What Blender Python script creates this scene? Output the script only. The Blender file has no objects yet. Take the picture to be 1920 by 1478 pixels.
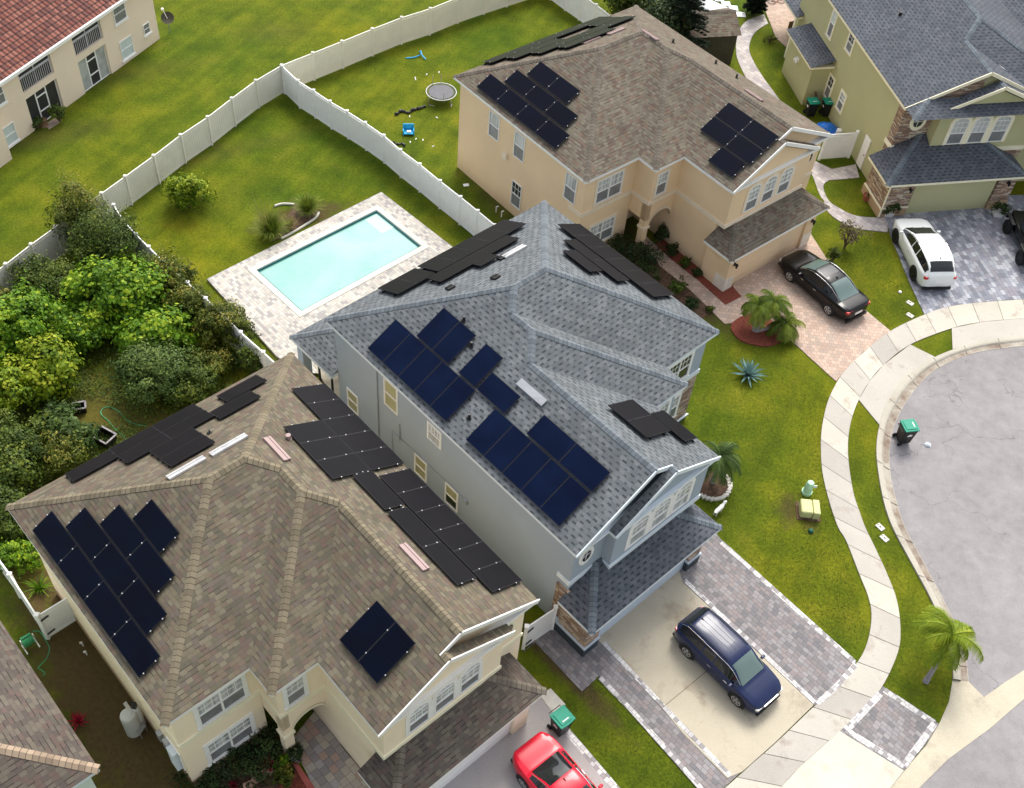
import bpy, bmesh, math, random
from mathutils import Vector, Matrix
random.seed(7)
PI=math.pi; R=math.radians
sc=bpy.context.scene; COL=sc.collection
# ---------------------------------------------------------------- camera model (drone at 41 m)
F0=2077.22; CX,CY=960.0,739.0; HC=41.0
AX=Vector((0.99423907,0.10718519,0.0)); AY=Vector((0.08075602,-0.74908475,0.65753365)); AZ=Vector((0.07047787,-0.65374565,-0.75342518))
def P(px,py,z=0.0):
    """point of the place at height z that the survey photo pixel shows"""
    v=Vector((px-CX,py-CY,F0)); d=Vector((v.dot(AX),v.dot(AY),v.dot(AZ))); t=(z-HC)/d.z
    return Vector((d.x*t,d.y*t,z))
cam=bpy.data.cameras.new('camera'); camo=bpy.data.objects.new('camera',cam); COL.objects.link(camo)
cam.sensor_width=36; cam.lens=F0/1920*36; cam.clip_end=2000; cam.clip_start=.5
m=Matrix(((AX.x,-AX.y,-AX.z),(AY.x,-AY.y,-AY.z),(AZ.x,-AZ.y,-AZ.z)))
camo.matrix_world=Matrix.Translation((0,0,HC))@m.to_4x4(); sc.camera=camo
# ---------------------------------------------------------------- node helpers
class NT:
    def __init__(s,name):
        s.m=bpy.data.materials.new(name); s.m.use_nodes=True; s.t=s.m.node_tree; s.n=s.t.nodes; s.l=s.t.links
        s.b=s.n['Principled BSDF']
    def new(s,t,**k):
        n=s.n.new(t)
        for a,b in k.items(): setattr(n,a,b)
        return n
    def put(s,sock,v):
        if isinstance(v,bpy.types.NodeSocket): s.l.new(v,sock)
        elif isinstance(v,(int,float)):
            sock.default_value=v
        else:
            sock.default_value=tuple(v) if len(v)==len(sock.default_value) else tuple(v)+(1,)
    def M(s,op,a,b=0,c=0,clamp=False):
        n=s.new('ShaderNodeMath',operation=op); n.use_clamp=clamp
        s.put(n.inputs[0],a); s.put(n.inputs[1],b); s.put(n.inputs[2],c); return n.outputs[0]
    def mix(s,f,a,b,mode='MIX'):
        n=s.new('ShaderNodeMix',data_type='RGBA',blend_type=mode); s.put(n.inputs[0],f); s.put(n.inputs[6],a); s.put(n.inputs[7],b); return n.outputs[2]
    def ramp(s,f,stops,interp='LINEAR'):
        n=s.new('ShaderNodeValToRGB'); s.put(n.inputs[0],f); cr=n.color_ramp; cr.interpolation=interp
        while len(cr.elements)<len(stops): cr.elements.new(.5)
        for e,(p,c) in zip(cr.elements,stops): e.position=p; e.color=tuple(c)+(1,) if len(c)==3 else c
        return n.outputs[0]
    def noise(s,vec,scale,detail=3,rough=.55,dist=0):
        n=s.new('ShaderNodeTexNoise'); s.put(n.inputs['Vector'],vec); n.inputs['Scale'].default_value=scale; n.inputs['Detail'].default_value=detail; n.inputs['Roughness'].default_value=rough; n.inputs['Distortion'].default_value=dist
        return n.outputs[0]
    def pos(s): return s.new('ShaderNodeNewGeometry').outputs['Position']
    def obj(s): return s.new('ShaderNodeTexCoord').outputs['Object']
    def uv(s): return s.new('ShaderNodeTexCoord').outputs['UV']
    def mapping(s,v,rot=0,sc_=(1,1,1),loc=(0,0,0)):
        n=s.new('ShaderNodeMapping'); s.put(n.inputs[0],v); n.inputs['Rotation'].default_value=(0,0,rot); n.inputs['Scale'].default_value=sc_; n.inputs['Location'].default_value=loc; return n.outputs[0]
    def sep(s,v): n=s.new('ShaderNodeSeparateXYZ'); s.put(n.inputs[0],v); return n.outputs
    def comb(s,x,y,z=0): n=s.new('ShaderNodeCombineXYZ'); s.put(n.inputs[0],x); s.put(n.inputs[1],y); s.put(n.inputs[2],z); return n.outputs[0]
    def wn(s,v): n=s.new('ShaderNodeTexWhiteNoise',noise_dimensions='2D'); s.put(n.inputs[0],v); return n.outputs[0]
    def bump(s,h,strength=.3,dist=.02):
        n=s.new('ShaderNodeBump'); n.inputs['Strength'].default_value=strength; n.inputs['Distance'].default_value=dist; s.put(n.inputs['Height'],h); s.l.new(n.outputs[0],s.b.inputs['Normal'])
    def fin(s,col,rough=.8,spec=.3,metal=0,**k):
        s.put(s.b.inputs['Base Color'],col); s.put(s.b.inputs['Roughness'],rough); s.put(s.b.inputs['Specular IOR Level'],spec); s.put(s.b.inputs['Metallic'],metal)
        for a,b in k.items(): s.put(s.b.inputs[a],b)
        return s.m
    def cells(s,v,w,h,shift=.5,rnd=False):
        x,y,_=s.sep(v)[:3]; x=s.M('DIVIDE',x,w); y=s.M('DIVIDE',y,h); row=s.M('FLOOR',y)
        if rnd: x=s.M('ADD',x,s.M('MULTIPLY',s.wn(s.comb(row,3.7)),5.0))
        else: x=s.M('ADD',x,s.M('MULTIPLY',row,shift))
        colm=s.M('FLOOR',x); r=s.wn(s.comb(colm,row)); r2=s.wn(s.comb(s.M('ADD',colm,17.3),s.M('ADD',row,5.1)))
        fx=s.M('FRACT',x); fy=s.M('FRACT',y)
        ex=s.M('MULTIPLY',s.M('MINIMUM',fx,s.M('SUBTRACT',1,fx)),w); ey=s.M('MULTIPLY',s.M('MINIMUM',fy,s.M('SUBTRACT',1,fy)),h)
        return r,r2,fx,fy,s.M('MINIMUM',ex,ey)
def plain(name,c,rough=.7,spec=.3,var=.12,scale=3,metal=0,bump=0,bs=60,**k):
    n=NT(name); p=n.obj(); f=n.noise(p,scale,4); c=Vector(c)
    col=n.ramp(f,[(.3,c*(1-var)),(.7,c*(1+var))])
    if bump: n.bump(n.noise(p,bs,2),bump,.01)
    return n.fin(col,rough,spec,metal,**k)
def shingle(name,cols,shadow,w=.25,h=.2,dark=.5,frac=.3,dash=None,rough=.95,k_=1.0):
    n=NT(name); v=n.uv(); r,r2,fx,fy,e=n.cells(v,w,h,rnd=True)
    cols=[tuple(q*k_ for q in c) for c in cols]; shadow=tuple(q*k_ for q in shadow)
    k=len(cols); base=n.ramp(r,[(i/k,c) for i,c in enumerate(cols)],'CONSTANT')
    base=n.mix(.5,base,n.ramp(n.noise(n.obj(),.45,4,.6),[(.3,(.78,.76,.74)),(.7,(1.2,1.2,1.18))]),'MULTIPLY'); base=n.mix(.3,base,n.ramp(n.noise(n.mapping(v,sc_=(1.6,.14,1)),1.0,4,.6),[(.35,(.7,.69,.66)),(.6,(1.05,1.05,1.05))]),'MULTIPLY')
    fine=n.noise(v,40,3,.7); base=n.mix(.45,base,n.ramp(fine,[(.3,(.5,.5,.5)),(.7,(1.45,1.45,1.45))]),'MULTIPLY')
    if dash:
        pw_,dl,dh=dash; x,y,_=n.sep(v)[:3]; y2=n.M('DIVIDE',y,h); row=n.M('FLOOR',y2); xr=n.M('ADD',n.M('DIVIDE',x,pw_),n.M('ADD',n.M('MULTIPLY',row,.5),n.M('MULTIPLY',n.wn(n.comb(row,1.3)),.22)))
        j=n.wn(n.comb(n.M('FLOOR',xr),row)); f=n.M('FRACT',xr); mk=n.M('MULTIPLY',n.M('LESS_THAN',f,n.M('ADD',dl*.75,n.M('MULTIPLY',j,dl*.5))),n.M('LESS_THAN',n.M('FRACT',y2),dh)); mk=n.M('MULTIPLY',mk,n.M('ADD',.65,n.M('MULTIPLY',j,.35)))
    else: mk=n.M('MULTIPLY',n.M('MULTIPLY',n.M('LESS_THAN',r2,dark),n.M('LESS_THAN',fy,frac)),.85)
    mk=n.M('MAXIMUM',mk,n.M('MULTIPLY',n.M('LESS_THAN',fy,.12),.32)); mk=n.M('MAXIMUM',mk,n.M('MULTIPLY',n.M('LESS_THAN',fx,.07),.3))
    n.bump(n.M('ADD',n.M('MULTIPLY',fy,-.6),n.M('MULTIPLY',r,.5)),.35,.02)
    return n.fin(n.mix(mk,base,shadow),rough,.2)
def paver(name,cols,rot,w=.24,h=.16,joint=(.08,.075,.07),jw=.008,shift=.5,rnd=False,big=.3):
    n=NT(name); v=n.mapping(n.pos(),rot=-rot); r,r2,fx,fy,e=n.cells(v,w,h,shift,rnd)
    k=len(cols); base=n.ramp(r,[(i/k,c) for i,c in enumerate(cols)],'CONSTANT')
    base=n.mix(.3,base,n.ramp(n.noise(n.pos(),.6,4),[(.3,(.6,.6,.6)),(.7,(1.3,1.3,1.3))]),'MULTIPLY')
    base=n.mix(.25,base,n.ramp(n.noise(n.pos(),25,2),[(.3,(.6,.6,.6)),(.7,(1.3,1.3,1.3))]),'MULTIPLY')
    j=n.M('LESS_THAN',e,jw); n.bump(n.M('MINIMUM',e,.02),.4,.5)
    return n.fin(n.mix(n.M('MULTIPLY',j,.7),base,joint),.85,.25)
# ---------------------------------------------------------------- materials
M={}
grey=[(.21,.235,.255),(.265,.29,.31),(.235,.26,.275),(.29,.31,.325),(.22,.24,.255)]
M['sh_blue']=shingle('slate_grey_shingles',grey,(.085,.097,.11),w=.3,h=.2,dash=(.38,.44,.42),k_=.56)
M['sh_green']=shingle('charcoal_shingles',[(.12,.135,.16),(.15,.165,.19),(.135,.15,.175),(.165,.175,.2)],(.055,.062,.075),w=.3,h=.2,dash=(.38,.44,.42),k_=.68)
tan=[(.31,.265,.185),(.245,.22,.155),(.29,.23,.165),(.265,.195,.155),(.335,.295,.21),(.215,.195,.145),(.26,.215,.175)]
M['sh_tan']=shingle('mixed_tan_shingles',tan,(.11,.092,.07),w=.23,h=.165,dark=.3,frac=.2,k_=.50)
M['sh_tan2']=shingle('mixed_brown_shingles',[(.31,.27,.205),(.27,.235,.18),(.31,.225,.17),(.29,.26,.20),(.24,.18,.145),(.34,.30,.23)],(.10,.08,.06),w=.24,h=.17,dark=.32,frac=.22,k_=.52)
M['sh_dark']=shingle('weathered_brown_shingles',[(.20,.17,.14),(.165,.145,.12),(.19,.14,.12),(.22,.19,.15),(.15,.125,.11)],(.05,.042,.036),w=.23,h=.165,dark=.35,frac=.2,k_=.62)
def capmat(name,c,d):
    n=NT(name); v=n.uv(); r,r2,fx,fy,e=n.cells(v,.2,5)
    col=n.mix(n.M('LESS_THAN',fx,.12),n.mix(r,[q*.8 for q in c],[q*1.2 for q in c]),d); return n.fin(n.mix(.25,col,n.ramp(n.noise(v,30,2),[(.3,(.6,.6,.6)),(.7,(1.3,1.3,1.3))]),'MULTIPLY'),.95,.2)
M['cap_blue']=capmat('grey_ridge_caps',(.14,.158,.172),(.07,.082,.092)); M['cap_tan']=capmat('tan_ridge_caps',(.175,.148,.10),(.075,.058,.04)); M['cap_tan2']=capmat('brown_ridge_caps',(.145,.125,.10),(.07,.056,.042)); M['cap_green']=capmat('charcoal_ridge_caps',(.13,.15,.17),(.06,.07,.08)); M['cap_dark']=capmat('pale_ridge_caps',(.29,.22,.155),(.12,.09,.07))
def tiles():
    n=NT('red_barrel_tiles'); v=n.uv(); r,r2,fx,fy,e=n.cells(v,.3,.36,0)
    c=n.ramp(r,[(0,(.17,.05,.035)),(.25,(.22,.075,.05)),(.5,(.13,.045,.035)),(.75,(.26,.10,.07))],'CONSTANT')
    c=n.mix(n.M('LESS_THAN',fy,.22),c,(.05,.02,.018)); c=n.mix(n.M('LESS_THAN',fx,.18),c,(.06,.022,.02))
    n.bump(n.M('SINE',n.M('MULTIPLY',fx,PI)),.8,.08); return n.fin(c,.8,.3)
M['tiles']=tiles()
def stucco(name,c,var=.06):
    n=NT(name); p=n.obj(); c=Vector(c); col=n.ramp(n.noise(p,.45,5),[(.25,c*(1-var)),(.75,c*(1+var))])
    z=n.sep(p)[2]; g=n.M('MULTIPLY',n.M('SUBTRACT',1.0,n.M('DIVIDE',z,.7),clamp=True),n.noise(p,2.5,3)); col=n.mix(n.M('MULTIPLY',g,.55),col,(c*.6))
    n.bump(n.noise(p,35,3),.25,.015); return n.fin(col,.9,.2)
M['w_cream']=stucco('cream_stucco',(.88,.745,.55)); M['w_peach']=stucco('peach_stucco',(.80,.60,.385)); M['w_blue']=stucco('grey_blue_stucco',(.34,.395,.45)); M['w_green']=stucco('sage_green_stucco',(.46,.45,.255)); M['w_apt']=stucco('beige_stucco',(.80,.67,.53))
M['plinth']=stucco('tan_plinth_stucco',(.46,.32,.2)); M['slate_base']=plain('dark_slate_paint',(.035,.05,.06),.6)
M['white']=plain('white_trim',(.84,.83,.80),.5,var=.03); M['cream_trim']=plain('cream_trim',(.86,.80,.60),.6,var=.04); M['peach_trim']=plain('pale_peach_trim',(.80,.68,.53),.6,var=.04); M['bluewhite']=plain('pale_blue_white_trim',(.70,.76,.80),.5,var=.03)
M['garage_blue']=plain('blue_grey_door',(.5,.58,.66),.6,var=.03)
def stone():
    n=NT('ledge_stone'); g=n.new('ShaderNodeTexCoord').outputs['Object']; x,y,z=n.sep(g)[:3]; v=n.comb(n.M('ADD',x,y),z); r,r2,fx,fy,e=n.cells(v,.42,.09,rnd=True)
    c=n.ramp(r,[(0,(.34,.22,.15)),(.2,(.5,.38,.27)),(.4,(.24,.16,.12)),(.6,(.58,.5,.4)),(.75,(.38,.27,.2)),(.9,(.3,.25,.22))],'CONSTANT')
    c=n.mix(n.M('LESS_THAN',e,.008),c,(.08,.06,.05)); n.bump(n.M('ADD',r,n.M('MINIMUM',e,.02)),.7,.04); return n.fin(c,.9,.2)
M['stone']=stone()
M['blind']=None
def blind():
    n=NT('window_with_blinds'); z=n.sep(n.obj())[2]; s=n.M('FRACT',n.M('MULTIPLY',z,14)); c=n.ramp(n.noise(n.mapping(n.obj(),sc_=(4,4,.3)),1.3,2),[(.35,(.30,.32,.32)),(.6,(.60,.62,.60))])
    c=n.mix(n.M('MULTIPLY',n.M('LESS_THAN',s,.3),.25),c,(.12,.13,.14)); return n.fin(c,.12,.6)
M['blind']=blind()
M['screen']=plain('dark_window_screen',(.20,.205,.21),.25,.5,var=.2,scale=1.5)
M['darkglass']=plain('dark_glass',(.03,.035,.035),.08,.7,var=.3)
M['yellowblind']=plain('yellowed_blind',(.38,.36,.2),.3,.4,var=.15,scale=1)
M['paleglass']=plain('pale_closed_blind',(.55,.63,.63),.15,.6,var=.08,scale=1.2)
def panelmat(name,c,c2,rough):
    n=NT(name); v=n.uv(); x,y,_=n.sep(v)[:3]
    lx=n.M('LESS_THAN',n.M('FRACT',n.M('DIVIDE',x,.157)),.035); ly=n.M('LESS_THAN',n.M('FRACT',n.M('DIVIDE',y,.157)),.035)
    c=n.ramp(n.noise(n.obj(),.9,2),[(.3,c),(.75,c2)]); col=n.mix(n.M('MULTIPLY',n.M('MAXIMUM',lx,ly),.4),c,(.012,.016,.026))
    return n.fin(col,rough,.08)
M['pv_blue']=panelmat('navy_cells',(.001,.004,.019),(.002,.008,.032),.3); M['pv_navy']=panelmat('dark_navy_cells',(.001,.0018,.006),(.001,.0028,.011),.28); M['pv_black']=panelmat('black_cells',(.0035,.0032,.0045),(.006,.005,.0065),.4); M['pv_olive']=panelmat('olive_black_cells',(.011,.014,.007),(.015,.018,.009),.5)  # view-dependent sheen is put into the cell colour
M['pv_frame']=plain('black_anodised_frame',(.012,.012,.014),.5)
M['clamp']=plain('bright_aluminium',(.55,.55,.55),.4,metal=.4)
M['vinyl']=plain('white_vinyl',(.86,.86,.84),.45,var=.03); M['vinyl_tan']=plain('weathered_vinyl',(.78,.75,.65),.5,var=.05,scale=1.2)
def lawn():
    n=NT('lawn_grass'); p=n.pos()
    big=n.noise(p,.085,3,.5); mid=n.noise(p,.5,4,.55); fine=n.noise(p,7,5,.75); vf=n.noise(n.mapping(p,rot=.5,sc_=(1,2.2,1)),24,3,.7)
    a=n.ramp(mid,[(.25,(.056,.084,.006)),(.45,(.088,.120,.007)),(.6,(.122,.144,.009)),(.8,(.175,.172,.016))])
    b=n.ramp(big,[(.32,(.70,.85,.85)),(.5,(1,1,1)),(.68,(1.35,1.16,.9))]); col=n.mix(1,a,b,'MULTIPLY')
    st=n.noise(n.mapping(n.mapping(p,rot=-1.2),sc_=(.04,1.3,1)),1.0,2,.4); col=n.mix(.45,col,n.ramp(st,[(.35,(.72,.76,.75)),(.65,(1.25,1.2,1.1))]),'MULTIPLY')
    col=n.mix(.85,col,n.ramp(fine,[(.25,(.42,.5,.4)),(.5,(1,1,1)),(.78,(1.8,1.65,1.5))]),'MULTIPLY')
    col=n.mix(.6,col,n.ramp(vf,[(.3,(.45,.5,.45)),(.55,(1,1,1)),(.75,(1.6,1.55,1.4))]),'MULTIPLY')
    br=n.ramp(n.noise(p,.55,5,.7,.4),[(.60,(0,0,0)),(.75,(1,1,1))]); br=n.M('MULTIPLY',br,.4)
    dirt=n.mix(n.noise(p,6,4,.7),(.034,.028,.013),(.135,.085,.04)); col=n.mix(br,col,n.mix(.5,dirt,(.16,.11,.03)))
    x,y,_=n.sep(p)[:3]; mask=None; edge=n.M('MULTIPLY',n.M('SUBTRACT',n.noise(p,1.6,4,.7),.5),1.5)
    for px,py,rx,ry,rot,st in DIRT:
        c=P(px,py); dx=n.M('SUBTRACT',x,c.x); dy=n.M('SUBTRACT',y,c.y); cs,sn=math.cos(rot),math.sin(rot)
        ux=n.M('DIVIDE',n.M('ADD',n.M('MULTIPLY',dx,cs),n.M('MULTIPLY',dy,sn)),rx); uy=n.M('DIVIDE',n.M('SUBTRACT',n.M('MULTIPLY',dy,cs),n.M('MULTIPLY',dx,sn)),ry)
        d=n.M('SQRT',n.M('ADD',n.M('MULTIPLY',ux,ux),n.M('MULTIPLY',uy,uy)))
        k=n.M('MULTIPLY',n.M('ADD',n.M('SUBTRACT',1.25,n.M('MULTIPLY',d,1.0)),edge),st*1.6,clamp=True); k=n.M('MULTIPLY',k,st)
        mask=k if mask is None else n.M('MAXIMUM',mask,k)
    col=n.mix(mask,col,dirt); n.bump(n.M('ADD',fine,vf),.6,.05); return n.fin(col,.95,.1)
# bare, brown patches of the place: (pixel, radii m, rotation, strength)
DIRT=[(200,1320,1.9,9,.72,.95),(330,840,7,4,-.3,.7),(200,780,6,4,-.3,.6),(120,600,6,5,-.3,.4),(60,1000,3,4,.7,.6),(930,370,1.0,3.6,.62,.55),(1065,1260,.5,3,.8,.9),(1600,120,1.6,1.6,0,.3),(560,408,2.6,.9,.55,.9),(1140,440,2,2,0,.8),(1260,540,.9,4.5,.8,.8),(520,60,3,1.5,.3,.35),(60,260,5,1.3,.5,.45),(170,150,7,1.2,.5,.4),(430,1440,1.6,2,.8,.9),(1520,985,.5,.5,0,.6),(1480,955,.7,.9,0,.7),(410,290,7,.8,.6,.35),(610,690,3,2,0,.6),(640,770,1.2,3,.7,.9)]
M['lawn']=lawn()
def asphalt():
    n=NT('asphalt'); p=n.pos(); c=n.ramp(n.noise(p,.25,5,.6),[(.3,(.225,.212,.213)),(.7,(.285,.27,.272))])
    c=n.mix(.6,c,n.ramp(n.noise(p,1.6,4,.7),[(.3,(.78,.76,.76)),(.7,(1.2,1.2,1.2))]),'MULTIPLY')
    c=n.mix(.5,c,n.ramp(n.noise(p,28,3,.8),[(.3,(.6,.6,.6)),(.7,(1.4,1.4,1.4))]),'MULTIPLY')
    v=n.new('ShaderNodeTexVoronoi',feature='DISTANCE_TO_EDGE'); v.inputs['Scale'].default_value=.16; w=n.new('ShaderNodeVectorMath',operation='ADD'); n.put(w.inputs[0],p)
    nn=n.new('ShaderNodeTexNoise'); nn.inputs['Scale'].default_value=.8; nn.inputs['Detail'].default_value=5; n.l.new(p,nn.inputs[0]); sv=n.new('ShaderNodeVectorMath',operation='SCALE'); n.l.new(nn.outputs[1],sv.inputs[0]); sv.inputs[3].default_value=2.2; n.l.new(sv.outputs[0],w.inputs[1]); n.l.new(w.outputs[0],v.inputs['Vector'])
    ck=n.M('LESS_THAN',v.outputs['Distance'],.0026); ck=n.M('MULTIPLY',ck,n.M('GREATER_THAN',n.noise(p,.35,2),.46)); c=n.mix(n.M('MULTIPLY',ck,.38),c,(.06,.055,.055))
    sp=n.M('GREATER_THAN',n.noise(n.mapping(p,loc=(4,9,0)),4.5,5,.8),.70); c=n.mix(n.M('MULTIPLY',sp,.35),c,(.07,.065,.07))
    n.bump(n.noise(p,60,2),.4,.01); return n.fin(c,.9,.25)
M['asphalt']=asphalt()
def concrete(name,c,stain=.5,tint=(.35,.25,.18),st_scale=.9,patch=None):
    n=NT(name); p=n.pos(); c=Vector(c); col=n.ramp(n.noise(p,.4,5,.6),[(.25,c*.86),(.75,c*1.08)])
    if patch:
        at=n.new('ShaderNodeAttribute',attribute_name='tint').outputs['Fac']
        if patch=='slab': col=n.mix(1,col,n.ramp(at,[(0,(.80,.79,.80)),(.55,(1,1,1)),(1,(1.22,1.2,1.14))]),'MULTIPLY')
        else: col=n.mix(n.M('MULTIPLY',at,n.ramp(n.noise(p,.7,5,.7),[(.38,(.15,.15,.15)),(.62,(1,1,1))])),col,(.17,.115,.085))
    col=n.mix(.35,col,n.ramp(n.noise(p,18,3,.75),[(.3,(.7,.7,.7)),(.7,(1.25,1.25,1.25))]),'MULTIPLY')
    s=n.ramp(n.noise(p,st_scale,5,.7,.3),[(.54,(0,0,0)),(.72,(1,1,1))]); col=n.mix(n.M('MULTIPLY',s,stain),col,Vector(tint)*c.x*1.5)
    n.bump(n.noise(p,50,2),.2,.01); return n.fin(col,.88,.25)
M['conc_walk']=concrete('sidewalk_concrete',(.47,.44,.385),.6,(.30,.22,.17),.8,'slab'); M['conc_kerb']=concrete('kerb_concrete',(.45,.42,.35),.6,(.4,.3,.22),1.3,'kerb'); M['conc_drive']=concrete('driveway_concrete',(.46,.41,.315),.8,(.36,.29,.21),.6); M['conc_apron']=concrete('apron_concrete',(.47,.44,.385),.6,(.30,.22,.17),.8); M['conc_old']=concrete('grey_old_concrete',(.37,.35,.34),.3,(.6,.5,.45),.5); M['conc_bright']=concrete('new_concrete',(.56,.53,.44),.3)
gp=[(.20,.187,.19),(.25,.235,.24),(.17,.163,.17),(.28,.26,.26),(.22,.2,.2),(.25,.215,.21)]
M['pv_grey']=paver('grey_pavers',gp,-.751,w=.27,h=.18,rnd=True); M['pv_grey2']=paver('mixed_light_grey_pavers',[(.27,.28,.32),(.22,.23,.27),(.34,.35,.38),(.18,.19,.22),(.42,.43,.46),(.26,.25,.28)],-1.30,w=.36,h=.24,rnd=True)
M['pv_pink']=paver('pink_pavers',[(.50,.37,.29),(.45,.33,.26),(.53,.40,.32),(.42,.33,.27)],-.81+.785,w=.24,h=.24,joint=(.2,.14,.11)); M['pv_deck']=paver('pale_pool_pavers',[(.52,.49,.43),(.43,.41,.37),(.57,.54,.48),(.34,.32,.31),(.50,.45,.40)],-.75,w=.24,h=.16,rnd=True,joint=(.25,.23,.2)); M['pv_entry']=paver('mixed_entry_pavers',[(.42,.37,.31),(.33,.29,.27),(.38,.35,.34),(.46,.41,.33),(.29,.26,.25),(.42,.3,.24)],-.759,w=.33,h=.3,rnd=True)
M['pv_light']=paver('light_border_pavers',[(.60,.58,.57),(.5,.48,.48),(.30,.28,.28),(.64,.62,.6)],-.751,w=.2,h=.2)
M['mulch']=plain('red_mulch',(.19,.05,.032),.95,var=.55,scale=14,bump=.9,bs=30); M['soil']=plain('brown_soil',(.10,.06,.038),.95,var=.5,scale=7,bump=.8,bs=25)
M['leaf']={}
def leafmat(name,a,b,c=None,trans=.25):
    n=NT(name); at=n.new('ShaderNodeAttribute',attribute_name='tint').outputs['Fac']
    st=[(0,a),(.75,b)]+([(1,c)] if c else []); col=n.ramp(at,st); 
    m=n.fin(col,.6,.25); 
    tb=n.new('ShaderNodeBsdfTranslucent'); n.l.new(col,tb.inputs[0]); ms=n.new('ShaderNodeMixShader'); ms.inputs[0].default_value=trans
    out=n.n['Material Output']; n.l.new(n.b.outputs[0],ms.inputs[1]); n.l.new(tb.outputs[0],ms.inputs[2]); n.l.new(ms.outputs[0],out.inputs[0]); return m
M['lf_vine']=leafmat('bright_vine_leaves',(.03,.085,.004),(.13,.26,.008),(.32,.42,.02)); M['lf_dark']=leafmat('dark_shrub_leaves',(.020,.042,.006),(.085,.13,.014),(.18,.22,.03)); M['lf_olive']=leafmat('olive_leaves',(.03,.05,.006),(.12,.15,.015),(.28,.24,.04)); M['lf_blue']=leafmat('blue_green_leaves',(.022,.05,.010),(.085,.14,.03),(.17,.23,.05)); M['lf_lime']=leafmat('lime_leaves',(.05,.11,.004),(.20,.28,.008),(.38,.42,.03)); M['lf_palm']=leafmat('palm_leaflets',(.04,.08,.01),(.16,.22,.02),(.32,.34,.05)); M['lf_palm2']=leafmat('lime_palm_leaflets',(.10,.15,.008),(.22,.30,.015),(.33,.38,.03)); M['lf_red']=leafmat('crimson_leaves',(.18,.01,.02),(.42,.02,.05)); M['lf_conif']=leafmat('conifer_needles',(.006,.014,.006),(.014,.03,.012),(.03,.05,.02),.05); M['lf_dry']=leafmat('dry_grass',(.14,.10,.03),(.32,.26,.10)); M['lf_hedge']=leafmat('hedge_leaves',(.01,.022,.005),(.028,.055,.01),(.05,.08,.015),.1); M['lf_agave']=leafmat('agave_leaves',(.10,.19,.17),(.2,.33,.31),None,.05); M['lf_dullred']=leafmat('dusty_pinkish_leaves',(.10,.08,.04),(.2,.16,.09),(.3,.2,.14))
M['bark']=plain('brown_bark',(.13,.09,.06),.9,var=.3,scale=6,bump=.5,bs=20); M['palmtrunk']=plain('grey_palm_trunk',(.27,.25,.26),.9,var=.3,scale=5,bump=.5,bs=15)
M['black']=plain('black_plastic',(.012,.012,.013),.45); M['lid']=plain('green_bin_lid',(.008,.24,.15),.5,var=.1); M['rubber']=plain('tyre_rubber',(.015,.015,.016),.8); M['rim']=plain('silver_alloy',(.6,.6,.6),.3,metal=.8); M['darkrim']=plain('black_alloy',(.03,.03,.03),.3,metal=.5); M['chrome']=plain('chrome',(.75,.75,.75),.15,metal=1)
def paint(name,c,rough=.25): n=NT(name); return n.fin(c,rough,.25,0,**{'Coat Weight':.22,'Coat Roughness':.03})
M['p_navy']=paint('navy_paint',(.010,.018,.062)); M['p_black']=paint('black_paint',(.002,.002,.003)); M['p_white']=paint('white_paint',(.78,.80,.78)); M['p_red']=paint('red_paint',(.62,.008,.03)); 
M['carglass']=NT('tinted_glass').fin((.012,.015,.016),.06,.6); M['screen_glass']=NT('pale_windscreen').fin((.10,.15,.14),.08,.7); M['tail']=NT('red_lamp').fin((.5,.01,.01),.2,.6); M['head']=NT('clear_lamp').fin((.6,.6,.55),.15,.6)
M['wood']=plain('brown_wood',(.20,.12,.07),.8,var=.3); M['metal']=plain('grey_metal',(.4,.41,.42),.4,metal=.5); M['mint']=plain('mint_green_plastic',(.42,.66,.46),.5,var=.05); M['boxgreen']=plain('pale_olive_metal',(.52,.52,.24),.55,var=.05,scale=1.5); M['utilgreen']=plain('dark_green_plastic',(.02,.09,.05),.6); M['bluetoy']=plain('bright_blue_plastic',(.02,.35,.65),.4,var=.1); M['tarp']=plain('blue_tarp',(.02,.16,.60),.4,var=.2); M['brown']=plain('dark_brown_siding',(.055,.052,.036),.8,var=.15); M['pink']=plain('pink_metal_vent',(.34,.245,.23),.5,var=.05); M['tank']=plain('pale_grey_tank',(.5,.5,.47),.5,var=.05); M['brick']=plain('red_edging_brick',(.42,.11,.09),.8,var=.15); M['edge']=plain('pink_edging_stone',(.5,.31,.23),.9,var=.15); M['cstone']=plain('pale_concrete_block',(.6,.57,.5),.9,var=.1); M['tentw']=plain('white_canvas',(.85,.85,.84),.7,var=.02); M['hose']=plain('green_hose',(.05,.3,.13),.5); M['mat']=plain('grey_trampoline_mat',(.14,.14,.15),.8,var=.1); M['terracotta']=plain('terracotta',(.3,.1,.06),.8); M['rail']=plain('white_railing',(.62,.6,.64),.5)
def water():
    n=NT('pool_water'); p=n.pos(); f=n.noise(p,.25,4,.5,.5); g=n.noise(n.mapping(p,rot=.4,sc_=(1,2.5,1)),1.6,4,.6)
    c=n.ramp(f,[(.3,(.115,.34,.295)),(.7,(.25,.48,.40))]); c=n.mix(n.M('MULTIPLY',g,.25),c,(.38,.62,.54)); n.bump(n.noise(p,5,3),.12,.05); return n.fin(c,.06,.5)  # pale mottled sheen on the water is mixed into its colour
M['water']=water(); M['poolfloor']=plain('pale_aqua_plaster',(.42,.78,.70),.7); M['pooltile']=plain('teal_tile',(.03,.15,.16),.3)
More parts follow.
